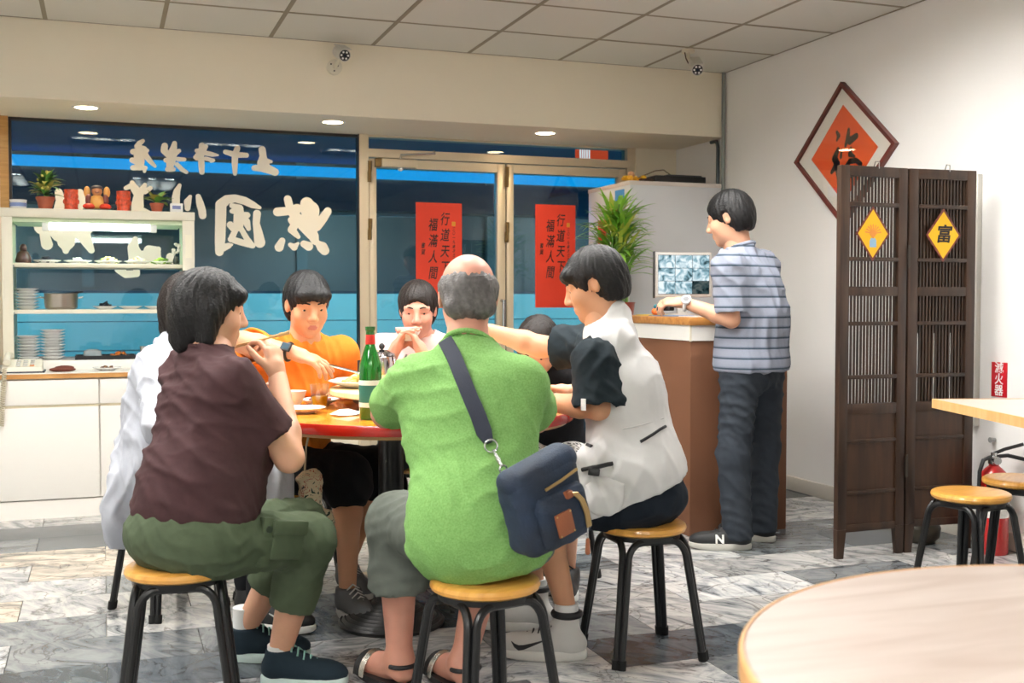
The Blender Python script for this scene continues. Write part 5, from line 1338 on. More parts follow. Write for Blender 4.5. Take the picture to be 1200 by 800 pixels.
def arm_prims(sh, el_, wr, s=1.0):
    m = el_ + (wr - el_) * .3
    return [rc(sh, el_, .047 * s, .038 * s, .02), rc(el_, m, .038 * s, .039 * s, .02), rc(m, wr, .039 * s, .0265 * s, .02)]
def leg_prims(hp, kn, an, s=1.0):
    m = kn + (an - kn) * .33
    back = unit(np.cross(np.cross(kn - hp, an - kn), an - kn)) if np.linalg.norm(np.cross(kn - hp, an - kn)) > 1e-3 else np.zeros(3)
    return [rc(hp, kn, .078 * s, .055 * s, .03), rc(kn, m, .052 * s, .053 * s, .03), rc(m, an, .053 * s, .033 * s, .03)]
def torso_prims(J, w=1.0, dp=1.0, off=0.0, k=.06, belly=0.0):
    """pelvis, belly, chest, shoulders; off grows everything for clothing"""
    pv, ch, nk, sl, sr = J['pelvis'], J['chest'], J['neck'], J['sh_l'], J['sh_r']
    lat = unit(sl - sr); upv = unit(ch - pv); fr = unit(np.cross(lat, upv)); lat2 = np.cross(upv, fr); ax = [lat2, fr, upv]
    P = [el(pv, (.165 * w + off, .118 * dp + off, .115 + off), k, ax),
         el(pv + (ch - pv) * .48 + fr * belly, (.150 * w + off, .112 * dp + off + belly * .6, .15 + off), k, ax),
         el(ch, (.160 * w + off, .110 * dp + off, .15 + off), k, ax),
         rc(sl, sr, .052 * w + off, k=.05), rc(nk - UP * .01, (sl + ch) / 2 + UP * .03, .05 + off, .05 + off, .05), rc(nk - UP * .01, (sr + ch) / 2 + UP * .03, .05 + off, .05 + off, .05)]
    return P, ax
def person(label, base, group=None):
    return thing('person', label, 'person', base, group=group)

# ---------------------------------------------------------------- footwear, built along +x with the heel at x = 0
def foot_outline(L, w):
    pts = []
    for k in range(28):
        a = 2 * math.pi * k / 28; x = L / 2 + L / 2 * math.cos(a); t = x / L
        ww = w * (.72 + .28 * math.sin(math.pi * min(1, max(0, (t - .1) / .9)) ** .8) + .06 * (t > .6))
        pts.append((x, ww / 2 * math.copysign(abs(math.sin(a)) ** .6, math.sin(a)) * 1.0))
    return pts
def shoe(root, ankle, toward, upper, sole, L=.285, w=.098, high=0.0, laces=None, logo=None, logo_mat=None, trim=None, side=1):
    """sneaker: upper, sole, tongue with laces, side mark; ankle position and pointing direction"""
    d = Vector((toward[0], toward[1], 0)).normalized(); heel = Vector((ankle[0], ankle[1], 0)) - d * (L * .225); M = Matrix.Translation(heel) @ Matrix.Rotation(math.atan2(d.y, d.x), 4, 'Z')
    ax = np.array(M.to_3x3()).T
    def W(x, y, z): return np.array(M @ Vector((x, y, z)))
    P = [el(W(L * .66, 0, .042), (L * .34, w * .47, .040), .02, ax), el(W(L * .24, 0, .05), (L * .24, w * .42, .05), .03, ax), rc(W(L * .45, 0, .055), W(L * .28, 0, .085), .040, .040, .03), rc(W(L * .23, 0, .06), W(L * .225, 0, .10 + high), .041, .043, .02),
         sub(el(W(L * .23, 0, .125 + high), (.038, .035, .035), .008, ax)), plane(W(0, 0, .022), (0, 0, -1)), plane(W(0, 0, .108 + high), (0, 0, 1))]
    up = soft('shoe', P, upper, root, .006)
    b = MB(); o = foot_outline(L, w * 1.04)
    def ring(sc, z, tip=0.0): return [M @ Vector((L / 2 + (x - L / 2) * sc, y * sc, z + max(0, (x / L - .75)) * tip)) for x, y in o]
    rings = [ring(.96, 0.001, .03), ring(1.0, .006, .03), ring(1.0, .026, .015), ring(.95, .031, .01)]; n = len(o)
    vs = [v for r in rings for v in r]; fs = [tuple(range(n - 1, -1, -1)), tuple(range(3 * n, 4 * n))]
    for r in range(3): fs += [(r * n + i, r * n + (i + 1) % n, (r + 1) * n + (i + 1) % n, (r + 1) * n + i) for i in range(n)]
    b._add(vs, fs); b.build('sole', sole, up, 50)
    if laces:
        for k in range(5):
            x = L * (.66 - .07 * k); z = .075 + .0105 * k
            MB().tube([M @ Vector((x, -.026, z - .012)), M @ Vector((x - .004, 0, z + .006)), M @ Vector((x, .026, z - .012))], .0032, 6).build('lace', laces, up)
    if trim:
        MB().tube([M @ Vector((L * .22 + .041 * math.cos(a), .0405 * math.sin(a), .100 + high)) for a in np.linspace(0, 2 * math.pi, 20, endpoint=False)], .012, 8, closed=True).build('collar', trim, up)
    if logo == 'N':
        for sd in (-1, 1): text_part('side_mark', 'N', .055, logo_mat, up, M @ Vector((L * .52, sd * (w * .475 + .001), .052)), (M.to_3x3() @ Vector((-sd * 1.0 * -1, 0, 0))) * (-1 if sd > 0 else 1), M.to_3x3() @ Vector((0, -sd * .35, 1)), offset=.002, extrude=.0012)
    if logo == 'swoosh':
        for sd in (-1, 1):
            b = MB(); pts = [(.20, .062, .0015), (.23, .050, .006), (.275, .042, .0085), (.33, .044, .0075), (.42, .054, .005), (.56, .070, .0015)]
            for (x0, z0, r0), (x1, z1, r1) in zip(pts[:-1], pts[1:]):
                def yy(x): return sd * (w * (.415 if x < .34 else .44) + .004)
                qd = [(1 - x0, z0 - r0), (1 - x1, z1 - r1), (1 - x1, z1 + r1), (1 - x0, z0 + r0)]
                a_ = [M @ Vector((x * L, yy(1 - x) - 0, z)) for x, z in qd]; c_ = [M @ Vector((x * L, yy(1 - x) * 1.0 + sd * .003, z)) for x, z in qd]
                b._add(a_ + c_, [(0, 1, 2, 3), (7, 6, 5, 4), (0, 4, 5, 1), (1, 5, 6, 2), (2, 6, 7, 3), (3, 7, 4, 0)])
            b.build('side_mark', logo_mat, up, 0)
    return up

# ================================================================== people
M_sock = mat('white_sock', (232, 232, 230), .8)
def cloth(name, rgb, **kw):
    kw.setdefault('bump', .35); kw.setdefault('bscale', 14); kw.setdefault('var', .06); kw.setdefault('vscale', 30)
    return mat(name, rgb, .85, spec=.25, **kw)
def finish_body(root, parts, skin):
    return link('body', np_mesh('body', parts, [skin, M_lip]), root)
def add_hand(parts, w, d, n, right, s=1.0, **kw):
    v, q = surf(hand_prims(w, d, n, right, s, **kw), .0034); v = relax(v, q, 1, .4); parts.append((v, q, 0))
def axes_of(J):
    lat = unit(J['sh_l'] - J['sh_r']); u = unit(J['chest'] - J['pelvis']); f = unit(np.cross(lat, u)); return lat, f, u

# ---------------------------------------------------------------- man in the green shirt (back to the camera)
g = person('heavy balding man in bright green shirt seen from behind with a crossbody bag', C(-.07, 2.93))
J = dict(pelvis=K(-.085, 2.93, .535), chest=K(-.112, 3.03, .85), neck=K(-.122, 3.09, 1.02), head=K(-.125, 3.16, 1.155),
         sh_l=K(-.262, 3.04, .925), sh_r=K(.020, 3.03, .92), el_l=K(-.375, 3.33, .815), wr_l=K(-.34, 3.52, .86), el_r=K(.07, 3.33, .80), wr_r=K(-.06, 3.52, .83),
         hip_l=K(-.165, 3.0, .515), hip_r=K(.02, 3.0, .515), kn_l=K(-.335, 3.27, .50), kn_r=K(-.05, 3.36, .49), an_l=K(-.335, 3.30, .085), an_r=K(-.145, 3.27, .085))
parts = []
T, ax = torso_prims(J, 1.0, 1.05)
P = T + [rc(J['neck'] - UP * .02, J['head'] - UP * .04, .06, .056, .03)] + arm_prims(J['sh_l'], J['el_l'], J['wr_l'], 1.1) + arm_prims(J['sh_r'], J['el_r'], J['wr_r'], 1.1)
P += leg_prims(J['hip_l'], J['kn_l'], J['an_l'], 1.08) + leg_prims(J['hip_r'], J['kn_r'], J['an_r'], 1.08)
feet = {}
for s_, an, toe in (('l', J['an_l'], K(-.455, 3.44, 0)), ('r', J['an_r'], K(-.235, 3.44, 0))):
    d = unit((toe - an) * [1, 1, 0]); hl = an * [1, 1, 0] - d * .05; feet[s_] = (hl, d)
    sd = np.array([-d[1], d[0], 0])
    P += [rc(an, hl + d * .03 + UP * .055, .036, .036, .03), rc(an - UP * .01, hl + d * .17 + UP * .045, .036, .030, .03), rc(hl + d * .1 + UP * .042, hl + d * .2 + UP * .036, .030, .036, .03)]
    for i in range(5):
        o = (i - 2) * .0165; P.append(rc(hl + d * (.205 - .004 * abs(i - 1)) + sd * o + UP * .034, hl + d * (.25 - .012 * abs(i - 1)) + sd * o * 1.1 + UP * .029, .0105, .009, .006))
v, q = surf(P, .008); parts.append((relax(v, q, 1), q, 0))
add_hand(parts, J['wr_l'], K(.12, .9, .0) * 1.0 * 0 + KD(.35, .9, .15), KD(.8, -.3, -.2), False, 1.05, curl=(.5, .5, .55, .6))
add_hand(parts, J['wr_r'], KD(-.35, .9, .1), KD(-.5, -.2, -.8), True, 1.05, curl=(.4, .45, .5, .5))
hf = KD(-.12, .97, -.12)
build_head(g, parts, J['head'], hf, UP + KD(0, .15, 0), 1.02, hair='ring', hairm=M_hairg, neck=(J['neck'], .058))
finish_body(g, parts, M_skin3)
M_green = cloth('heather_green', (112, 160, 84), rgb2=(138, 184, 110), vscale=220)
T, ax = torso_prims(J, .96, 1.08, .016)
lat, fr, upv = axes_of(J)
P = []
for s_ in 'lr': P += sleeve(J['sh_' + s_], J['el_' + s_], .68, .074, .078, .058, .070)
P += T + [el(J['pelvis'] + UP * .06 - fr * .02, (.186, .155, .18), .06, ax), el(J['chest'] - UP * .06 - fr * .03, (.178, .115, .16), .06, ax), el(J['pelvis'] - UP * .02 + lat * -.005, (.190, .155, .10), .05, ax)]
P += [sub(rc(J['neck'] + UP * .005, J['head'], .062, .07, .01)), plane(J['pelvis'] - UP * .103, KD(.12, .0, -1))]
soft('shirt', P, M_green, g, .007, dict(amp=.006, freq=42, seed=5, direc=KD(.35, .1, 1)), 2)
nk = J['neck'] - UP * .004
col = MB().tube([Vector(nk + unit(fr) * .062 * math.cos(a) + lat * .065 * math.sin(a) - fr * .004 + UP * (.012 - .022 * math.cos(a))) for a in np.linspace(0, 2 * math.pi, 28, endpoint=False)], .007, 8, closed=True); col.build('collar', M_green, g)
M_gshort = cloth('grey_green_shorts', (104, 110, 102))
T, ax = torso_prims(J, 1.05, 1.1, .01)
P = []
for s_ in 'lr': P += sleeve(J['kn_' + s_], J['an_' + s_], .46, .084, .092, .070, .082)
for s_ in 'lr': P += [rc(J['hip_' + s_], J['kn_' + s_], .100, .088, .05)]
P += [el(J['pelvis'], (.180, .145, .115), .05, ax)]
soft('shorts', P, M_gshort, g, .008, dict(amp=.007, freq=34, seed=8), 1)
M_sand = mat('sandal_black', (26, 26, 28), .45); M_buckle = mat('buckle_silver', (190, 186, 176), .25, metal=.9)
for s_ in 'lr':
    hl, d = feet[s_]; sd = np.array([-d[1], d[0], 0]); M = Matrix.Translation(Vector(hl)) @ Matrix.Rotation(math.atan2(d[1], d[0]), 4, 'Z')
    o = foot_outline(.285, .105); b = MB(); b.prism([(x - .012, y) for x, y in o], M @ Vector((0, 0, 0.001)), M.to_3x3() @ Vector((1, 0, 0)), M.to_3x3() @ Vector((0, 1, 0)), .02)
    so = b.build('sandal', M_sand, g)
    for x, h_, wd in ((.175, .082, .016), (.205, .074, .016)):
        st_ = MB()
        pts = [M @ Vector((x, .054 * math.cos(a), .012 + (h_ - .012) * math.sin(a))) for a in np.linspace(0, math.pi, 13)]
        st_.tube(pts, .0045, 8); st_.tube([p + Vector(d) * .008 for p in pts], .0045, 8); st_.tube([p - Vector(d) * .008 for p in pts], .0045, 8); st_.build('strap', M_buckle if x < .19 else M_sand, so)
    MB().tube([M @ Vector((.035 + .0 * a, .044 * math.cos(a), .075)) - Vector(d) * (.04 * math.sin(a)) for a in np.linspace(0, math.pi, 13)], .007, 8).build('strap', M_sand, so)

# ---------------------------------------------------------------- woman in the dark brown shirt
bw = person('woman in dark maroon T-shirt and green capri trousers eating at the table, nearest left', C(-.91, 3.08))
J = dict(pelvis=K(-.885, 3.08, .515), chest=K(-.862, 3.16, .825), neck=K(-.862, 3.20, .995), head=K(-.868, 3.23, 1.118),
         sh_l=K(-.965, 3.31, .93), sh_r=K(-.765, 3.07, .92), el_l=K(-.95, 3.50, .74), wr_l=K(-.82, 3.52, .80), el_r=K(-.630, 3.16, .705), wr_r=K(-.690, 3.30, .925),
         hip_l=K(-.90, 3.17, .50), hip_r=K(-.82, 3.02, .50), kn_l=K(-.665, 3.50, .445), kn_r=K(-.605, 3.30, .44), an_l=K(-.855, 3.56, .10), an_r=K(-.695, 3.33, .10))
lat, fr, upv = axes_of(J)
parts = []
T, ax = torso_prims(J, .98, 1.05)
P = T + [rc(J['neck'] - UP * .02, J['head'] - UP * .04, .056, .052, .03)] + arm_prims(J['sh_l'], J['el_l'], J['wr_l'], 1.0) + arm_prims(J['sh_r'], J['el_r'], J['wr_r'], 1.04)
P += leg_prims(J['hip_l'], J['kn_l'], J['an_l'], 1.02) + leg_prims(J['hip_r'], J['kn_r'], J['an_r'], 1.05)
v, q = surf(P, .007); parts.append((relax(v, q, 1), q, 0))
add_hand(parts, J['wr_r'], KD(-.22, .25, .9), KD(-.75, .35, -.2), True, .98, curl=(.6, .65, .7, .75), thumb=.5)
add_hand(parts, J['wr_l'], KD(.35, .25, .75), KD(.6, 0, -.6), False, .95, curl=(.5, .55, .6, .6))
build_head(bw, parts, J['head'], KD(.88, .40, -.12), UP + KD(.1, .05, 0), .93, hair='bob', hairm=M_hair, neck=(J['neck'], .055))
finish_body(bw, parts, M_skin)
M_maroon = cloth('maroon_jersey', (68, 45, 47), var=.1)
T, ax = torso_prims(J, .98, 1.08, .014, belly=.03)
P = []
for s_ in 'lr': P += sleeve(J['sh_' + s_], J['el_' + s_], .66, .070, .074, .052, .064)
P += T + [el(J['pelvis'] + UP * .07 + fr * .01, (.178, .165, .15), .06, ax), el(J['pelvis'] + UP * .16 + fr * .03, (.165, .155, .15), .06, ax), el(J['chest'] - UP * .05 + fr * .05, (.155, .115, .12), .06, ax)]
P += [sub(rc(J['neck'] + UP * .01, J['head'], .058, .07, .01)), plane(J['pelvis'] + UP * .015, -upv + UP * -.2)]
soft('shirt', P, M_maroon, bw, .007, dict(amp=.010, freq=32, seed=15, direc=KD(.25, 0, 1)), 2)
MB().tube([Vector(J['neck'] - UP * .004 + fr * .060 * math.cos(a) + lat * .064 * math.sin(a) - UP * .02 * math.cos(a)) for a in np.linspace(0, 2 * math.pi, 26, endpoint=False)], .006, 8, closed=True).build('collar', M_maroon, bw)
M_olive = cloth('olive_cotton', (80, 92, 70), var=.08)
P = []
for s_ in 'lr': P += sleeve(J['kn_' + s_], J['an_' + s_], .58, .074, .072, .052, .060)
for s_ in 'lr': P += [rc(J['hip_' + s_], J['kn_' + s_], .102, .076, .05)]
P += [el(J['pelvis'] - UP * .005, (.182, .158, .12), .05, ax), el(J['pelvis'] - UP * .02 - fr * .03, (.178, .145, .10), .05, ax)]
tr_ = soft('trousers', P, M_olive, bw, .007, dict(amp=.007, freq=44, seed=18), 1)
# cargo pocket on the near thigh
pm = J['hip_r'] + (J['kn_r'] - J['hip_r']) * .58; td = unit(J['kn_r'] - J['hip_r']); outv = unit(np.cross(td, UP)); 
if outv @ KD(0, -1, 0) < 0: outv = -outv
upq = np.cross(outv, td); upq = upq if upq[2] > 0 else -upq
Mx = Matrix((Vector(td), Vector(outv), Vector(upq))).transposed().to_4x4(); Mx.translation = Vector(pm + outv * .080 + UP * .012)
pk = MB().box((-.062, -.02, -.055), (.055, .012, .045), Mx, bev=.008).build('cargo_pocket', M_olive, tr_)
MB().box((-.066, -.015, .015), (.060, .0165, .055), Mx, bev=.005).build('pocket_flap', M_olive, pk)
MB().box((-.095, -.02, -.075), (-.062, .008, .062), Mx, bev=.005).build('pocket_tab', M_olive, tr_)
MB().cyl(Mx @ Vector((-.078, .006, .03)), Mx @ Vector((-.078, .012, .03)), .010, seg=14).build('button', mat('olive_button', (50, 60, 48), .4), tr_)
M_navy = cloth('navy_mesh', (34, 48, 58)); M_mint = mat('mint_sole', (206, 224, 220), .5); M_mintl = mat('mint_lace', (150, 200, 190), .6)
shoe(bw, J['an_r'], KD(.95, -.12), M_navy, M_mint, .27, .095, laces=M_mintl)
shoe(bw, J['an_l'], KD(.95, .05), M_navy, M_mint, .27, .095, laces=M_mintl)
for a, dz in ((J['an_l'], .05), (J['an_r'], .0)):
    MB().cyl(Vector(a) - Vector((0, 0, .05)), Vector(a) + Vector((.0, 0, .02 + dz)), .0385, .0385, seg=20).build('sock', M_sock, bw)
# chopsticks in her raised hand
hp_ = J['wr_r'] + unit(KD(-.22, .25, .9)) * .10
for k in (0, 1):
    a = hp_ + KD(.055, -.01, .035 + .004 * k); b_ = hp_ + KD(-.125, .01, -.005 - .008 * k)
    tag(MB().tube([a, b_], [.004, .0022], 8).build('chopstick', mat('bamboo_stick', (206, 170, 116), .5)), ('upper' if k == 0 else 'lower') + " bamboo chopstick in the maroon shirted woman's raised hand", 'chopstick', 'chopsticks in her hand')

# ---------------------------------------------------------------- person in the long white coat (behind her)
wp = person('person in a long loose white coat seated behind the woman in maroon', C(-1.26, 4.18))
J = dict(pelvis=K(-1.275, 4.18, .525), chest=K(-1.25, 4.17, .835), neck=K(-1.22, 4.16, 1.0), head=K(-1.19, 4.15, 1.125),
         sh_l=K(-1.14, 4.31, .92), sh_r=K(-1.27, 4.02, .905), el_l=K(-1.10, 4.19, .73), wr_l=K(-1.03, 4.03, .67), el_r=K(-1.22, 3.88, .72), wr_r=K(-1.02, 3.86, .66),
         hip_l=K(-1.21, 4.24, .51), hip_r=K(-1.25, 4.10, .51), kn_l=K(-.91, 4.03, .50), kn_r=K(-.85, 3.87, .50), an_l=K(-.96, 4.06, .09), an_r=K(-.88, 3.90, .09))
lat, fr, upv = axes_of(J); parts = []
T, ax = torso_prims(J, .95, 1.0)
P = T + [rc(J['neck'] - UP * .02, J['head'] - UP * .04, .055, .052, .03)]
for s_ in 'lr': P += arm_prims(J['sh_' + s_], J['el_' + s_], J['wr_' + s_]) + leg_prims(J['hip_' + s_], J['kn_' + s_], J['an_' + s_])
v, q = surf(P, .009); parts.append((relax(v, q, 1), q, 0))
add_hand(parts, J['wr_r'], KD(.9, .1, -.1), KD(0, 0, -1), True, .95); add_hand(parts, J['wr_l'], KD(.6, -.8, -.1), KD(0, 0, -1), False, .95)
build_head(wp, parts, J['head'], KD(.93, -.3, -.15), UP + KD(.1, 0, 0), .97, hair='bob', hairm=M_hairb, neck=(J['neck'], .055))
finish_body(wp, parts, M_skin)
M_coat = cloth('white_poplin', (188, 191, 200), var=.02)
T, ax = torso_prims(J, 1.1, 1.2, .02)
P = T + [el(J['pelvis'] + UP * .1, (.19, .17, .18), .06, ax), el(J['pelvis'] - fr * .02, (.19, .17, .15), .06, ax), el(J['chest'] - fr * .03 - UP * .05, (.17, .14, .17), .05, ax)]
for s_ in 'lr':
    sh, e_, w_ = J['sh_' + s_], J['el_' + s_], J['wr_' + s_]; P += [rc(sh, e_, .070, .066, .05), rc(e_, e_ + (w_ - e_) * .3, .062, .062, .04)]
    P += [rc(J['hip_' + s_], J['kn_' + s_], .105, .092, .06)]
# hanging skirts of the coat, behind the stool and over the knees
bk = J['pelvis'] - fr * .11
P += [el(bk - UP * .16, (.24, .075, .24), .06, [lat, fr, UP]), rc(J['kn_r'] + KD(.0, -.02, 0), J['kn_r'] + KD(.03, -.03, -.13), .085, .075, .05), rc(J['kn_r'] + KD(-.10, .02, 0), J['kn_r'] + KD(-.08, .01, -.14), .07, .06, .05), rc(J['kn_l'], J['kn_l'] + KD(.02, 0, -.12), .085, .075, .05)]
P += [sub(rc(J['neck'] + UP * .015, J['head'], .060, .07, .01)), plane(K(-1.25, 4.18, .235), (0, 0, -1))]
P += [sub(el(K(-1.15, 4.10, .30), (.15, .20, .115), .02, [lat, fr, UP]))]
soft('coat', P, M_coat, wp, .009, dict(amp=.014, freq=30, seed=25, direc=KD(1, .3, .35)), 2)
for k in range(3): MB().cyl(Vector(J['chest'] + fr * .165 - UP * (.02 + .1 * k)), Vector(J['chest'] + fr * .17 - UP * (.02 + .1 * k)), .008, seg=10).build('button', M_enam, wp)
MB().tube([Vector(Q(196, 408, 4.07)), Vector(Q(202, 400, 4.10)), Vector(Q(212, 392, 4.14))], .010, 8).build('strap', mat('brown_leather', (96, 60, 40), .5), wp)
M_blackc = cloth('black_cloth', (24, 25, 29), var=.1)
P = [el(J['pelvis'] - UP * .02, (.165, .13, .10), .04, ax)]
for s_ in 'lr': P += [rc(J['hip_' + s_], J['kn_' + s_], .085, .070, .04), rc(J['kn_' + s_], J['an_' + s_] + UP * .03, .066, .052, .03)]
soft('trousers', P, M_blackc, wp, .010, dict(amp=.006, freq=34, seed=28), 1)
M_bsh = mat('black_shoe', (20, 20, 22), .5); M_sil = mat('silver_mark', (206, 208, 206), .4)
shoe(wp, J['an_r'], KD(.95, -.3), M_bsh, mat('white_sole', (226, 226, 222), .5), .27, .095, laces=M_bsh, logo='swoosh', logo_mat=M_sil)
shoe(wp, J['an_l'], KD(.9, -.4), M_bsh, mat('white_sole', (0, 0, 0)), .27, .095, laces=M_bsh)

# ---------------------------------------------------------------- man in the orange T-shirt
om = person('man in orange T-shirt with a smart watch reaching across the table with a spoon', C(-.82, 4.32))
J = dict(pelvis=K(-.90, 4.42, .525), chest=K(-.86, 4.43, .825), neck=K(-.815, 4.38, .995), head=K(-.79, 4.33, 1.13),
         sh_l=K(-.685, 4.49, .935), sh_r=K(-.945, 4.30, .945), el_l=K(-.68, 4.56, .81), wr_l=K(-.61, 4.42, .805), el_r=K(-.975, 4.06, 1.0), wr_r=K(-.785, 4.0, .965),
         hip_l=K(-.80, 4.44, .50), hip_r=K(-.88, 4.30, .50), kn_l=K(-.53, 4.40, .49), kn_r=K(-.61, 4.15, .50), an_l=K(-.655, 4.42, .11), an_r=K(-.60, 4.06, .10))
lat, fr, upv = axes_of(J); parts = []
T, ax = torso_prims(J, .98, .82)
P = T + [rc(J['neck'] - UP * .02, J['head'] - UP * .04, .056, .054, .03)]
for s_ in 'lr': P += arm_prims(J['sh_' + s_], J['el_' + s_], J['wr_' + s_]) + leg_prims(J['hip_' + s_], J['kn_' + s_], J['an_' + s_], .95)
v, q = surf(P, .008); parts.append((relax(v, q, 1), q, 0))
hd = unit(KD(.85, .02, -.30))
add_hand(parts, J['wr_r'], hd, KD(-.3, .25, -.9), True, 1.02, curl=(.22, .3, .38, .42), thumb=.4)
add_hand(parts, J['wr_l'], KD(-.5, -.85, -.05), KD(0, 0, -1), False, 1.0, curl=(.15, .15, .2, .2))
build_head(om, parts, J['head'], KD(.42, -.88, -.25), UP + KD(.05, -.12, 0), 1.0, hair='fringe', hairm=M_hair, neck=(J['neck'], .056))
finish_body(om, parts, M_skin2)
M_orange = cloth('orange_jersey', (228, 132, 44), var=.05)
T, ax = torso_prims(J, .98, 1.05, .014, belly=.015)
P = []
for s_ in 'lr': P += sleeve(J['sh_' + s_], J['el_' + s_], .66, .068, .074, .052, .064)
P += T + [el(J['pelvis'] + UP * .08, (.17, .145, .15), .06, ax)]
P += [sub(rc(J['neck'] + UP * .01 + fr * .01, J['head'], .060, .07, .01)), plane(J['pelvis'] - UP * .02, -UP), sub(el((TC.x, TC.y, .742), (.625, .625, .075), .01))]
soft('shirt', P, M_orange, om, .008, dict(amp=.010, freq=40, seed=35, direc=KD(1, 0, .15)), 2)
MB().tube([Vector(J['neck'] - UP * .002 + fr * .062 * math.cos(a) + lat * .066 * math.sin(a) - UP * .022 * math.cos(a)) for a in np.linspace(0, 2 * math.pi, 26, endpoint=False)], .006, 8, closed=True).build('collar', M_orange, om)
P = [el(J['pelvis'] - UP * .01, (.175, .145, .105), .05, ax)]
for s_ in 'lr': hp, kn, an = J['hip_' + s_], J['kn_' + s_], J['an_' + s_]; P += [rc(hp, kn, .098, .088, .05), rc(kn, kn + (an - kn) * .12, .085, .090, .03)]
soft('shorts', P, M_blackc, om, .009, dict(amp=.007, freq=30, seed=38), 1)
M_gsh = mat('grey_mesh_shoe', (104, 106, 110), .7, bump=.2, bscale=400)
M_wsole = mat('white_sole', (226, 226, 222), .5)
shoe(om, J['an_l'], KD(.5, -.85), M_gsh, M_wsole, .275, .098, laces=M_wsole, logo='swoosh', logo_mat=M_wsole)
shoe(om, J['an_r'], KD(.6, -.8), M_gsh, M_wsole, .275, .098, laces=M_wsole)
# smart watch
wrv = unit(J['wr_r'] - J['el_r']); wc = J['wr_r'] - wrv * .012; a_, b_, _ = basis_from(Vector(wrv), (0, 0, 1))
wt = MB().tube([Vector(wc) + a_ * .031 * math.cos(t) + b_ * .031 * math.sin(t) for t in np.linspace(0, 2 * math.pi, 24, endpoint=False)], .006, 8, closed=True).build('wristwatch', M_black, om)
fd = Vector(unit(KD(.15, -.85, .45))); fd = (fd - Vector(wrv) * fd.dot(Vector(wrv))).normalized()
Mw = Matrix((Vector(wrv), fd.cross(Vector(wrv)), fd)).transposed().to_4x4(); Mw.translation = Vector(wc) + fd * .034
MB().box((-.019, -.016, -.006), (.019, .016, .006), Mw, bev=.003).build('watch_case', M_black, wt)
MB().box((-.014, -.011, .006), (.014, .011, .0066), Mw).build('watch_screen', mat('watch_glow', (30, 60, 74), .2), wt)

# ---------------------------------------------------------------- person on the far side of the table, raising a bowl
bp = person('person on the far side of the table raising a white bowl in both hands', C(-.40, 4.95))
J = dict(pelvis=K(-.40, 4.97, .525), chest=K(-.405, 4.93, .825), neck=K(-.40, 4.88, .985), head=K(-.405, 4.83, 1.105),
         sh_l=K(-.235, 4.90, .93), sh_r=K(-.565, 4.90, .93), el_l=K(-.22, 4.68, .80), wr_l=K(-.36, 4.56, .93), el_r=K(-.56, 4.74, .82), wr_r=K(-.485, 4.56, .935),
         hip_l=K(-.31, 4.92, .50), hip_r=K(-.49, 4.92, .50), kn_l=K(-.28, 4.55, .49), kn_r=K(-.52, 4.55, .49), an_l=K(-.27, 4.58, .10), an_r=K(-.53, 4.60, .10))
lat, fr, upv = axes_of(J); parts = []
T, ax = torso_prims(J, .95, 1.0)
P = T + [rc(J['neck'] - UP * .02, J['head'] - UP * .04, .055, .052, .03)]
for s_ in 'lr': P += arm_prims(J['sh_' + s_], J['el_' + s_], J['wr_' + s_]) + leg_prims(J['hip_' + s_], J['kn_' + s_], J['an_' + s_], .95)
v, q = surf(P, .010); parts.append((relax(v, q, 1), q, 0))
add_hand(parts, J['wr_r'], KD(.45, .15, .85), KD(.8, -.1, -.3), True, .97, curl=(.4, .4, .45, .45)); add_hand(parts, J['wr_l'], KD(-.45, .15, .85), KD(-.8, -.1, -.3), False, .97, curl=(.4, .4, .45, .45))
build_head(bp, parts, J['head'], KD(.02, -.98, -.18), UP + KD(0, -.1, 0), .98, hair='short', hairm=M_hairb, neck=(J['neck'], .055))
finish_body(bp, parts, M_skin3)
M_pinkc = cloth('pale_pink_cotton', (222, 196, 190))
T, ax = torso_prims(J, 1.05, 1.1, .015)
P = []
for s_ in 'lr': P += sleeve(J['sh_' + s_], J['el_' + s_], .70, .066, .072, .052, .062)
P += T + [el(J['pelvis'] + UP * .08, (.17, .145, .15), .06, ax)]
P += [sub(rc(J['neck'] + UP * .01, J['head'], .060, .07, .01)), plane(J['pelvis'] - UP * .03, -UP)]
soft('shirt', P, M_pinkc, bp, .010, dict(amp=.006, freq=26, seed=45), 1)
P = [el(J['pelvis'] - UP * .01, (.175, .145, .105), .05, ax)]
for s_ in 'lr': hp, kn, an = J['hip_' + s_], J['kn_' + s_], J['an_' + s_]; P += [rc(hp, kn, .092, .075, .05), rc(kn, an + UP * .02, .070, .055, .03)]
soft('trousers', P, M_blackc, bp, .011, dict(amp=.006, freq=30, seed=48), 1)
shoe(bp, J['an_r'], KD(0, -1), M_bsh, M_wsole, .26, .095, laces=M_bsh); shoe(bp, J['an_l'], KD(0, -1), M_bsh, M_wsole, .26, .095, laces=M_bsh)
rb = put(bowl_mesh(.055, .055), 'rice_bowl', Vector(K(-.425, 4.60, .985)), 'white bowl raised in both hands on the far side of the table', 'bowl')

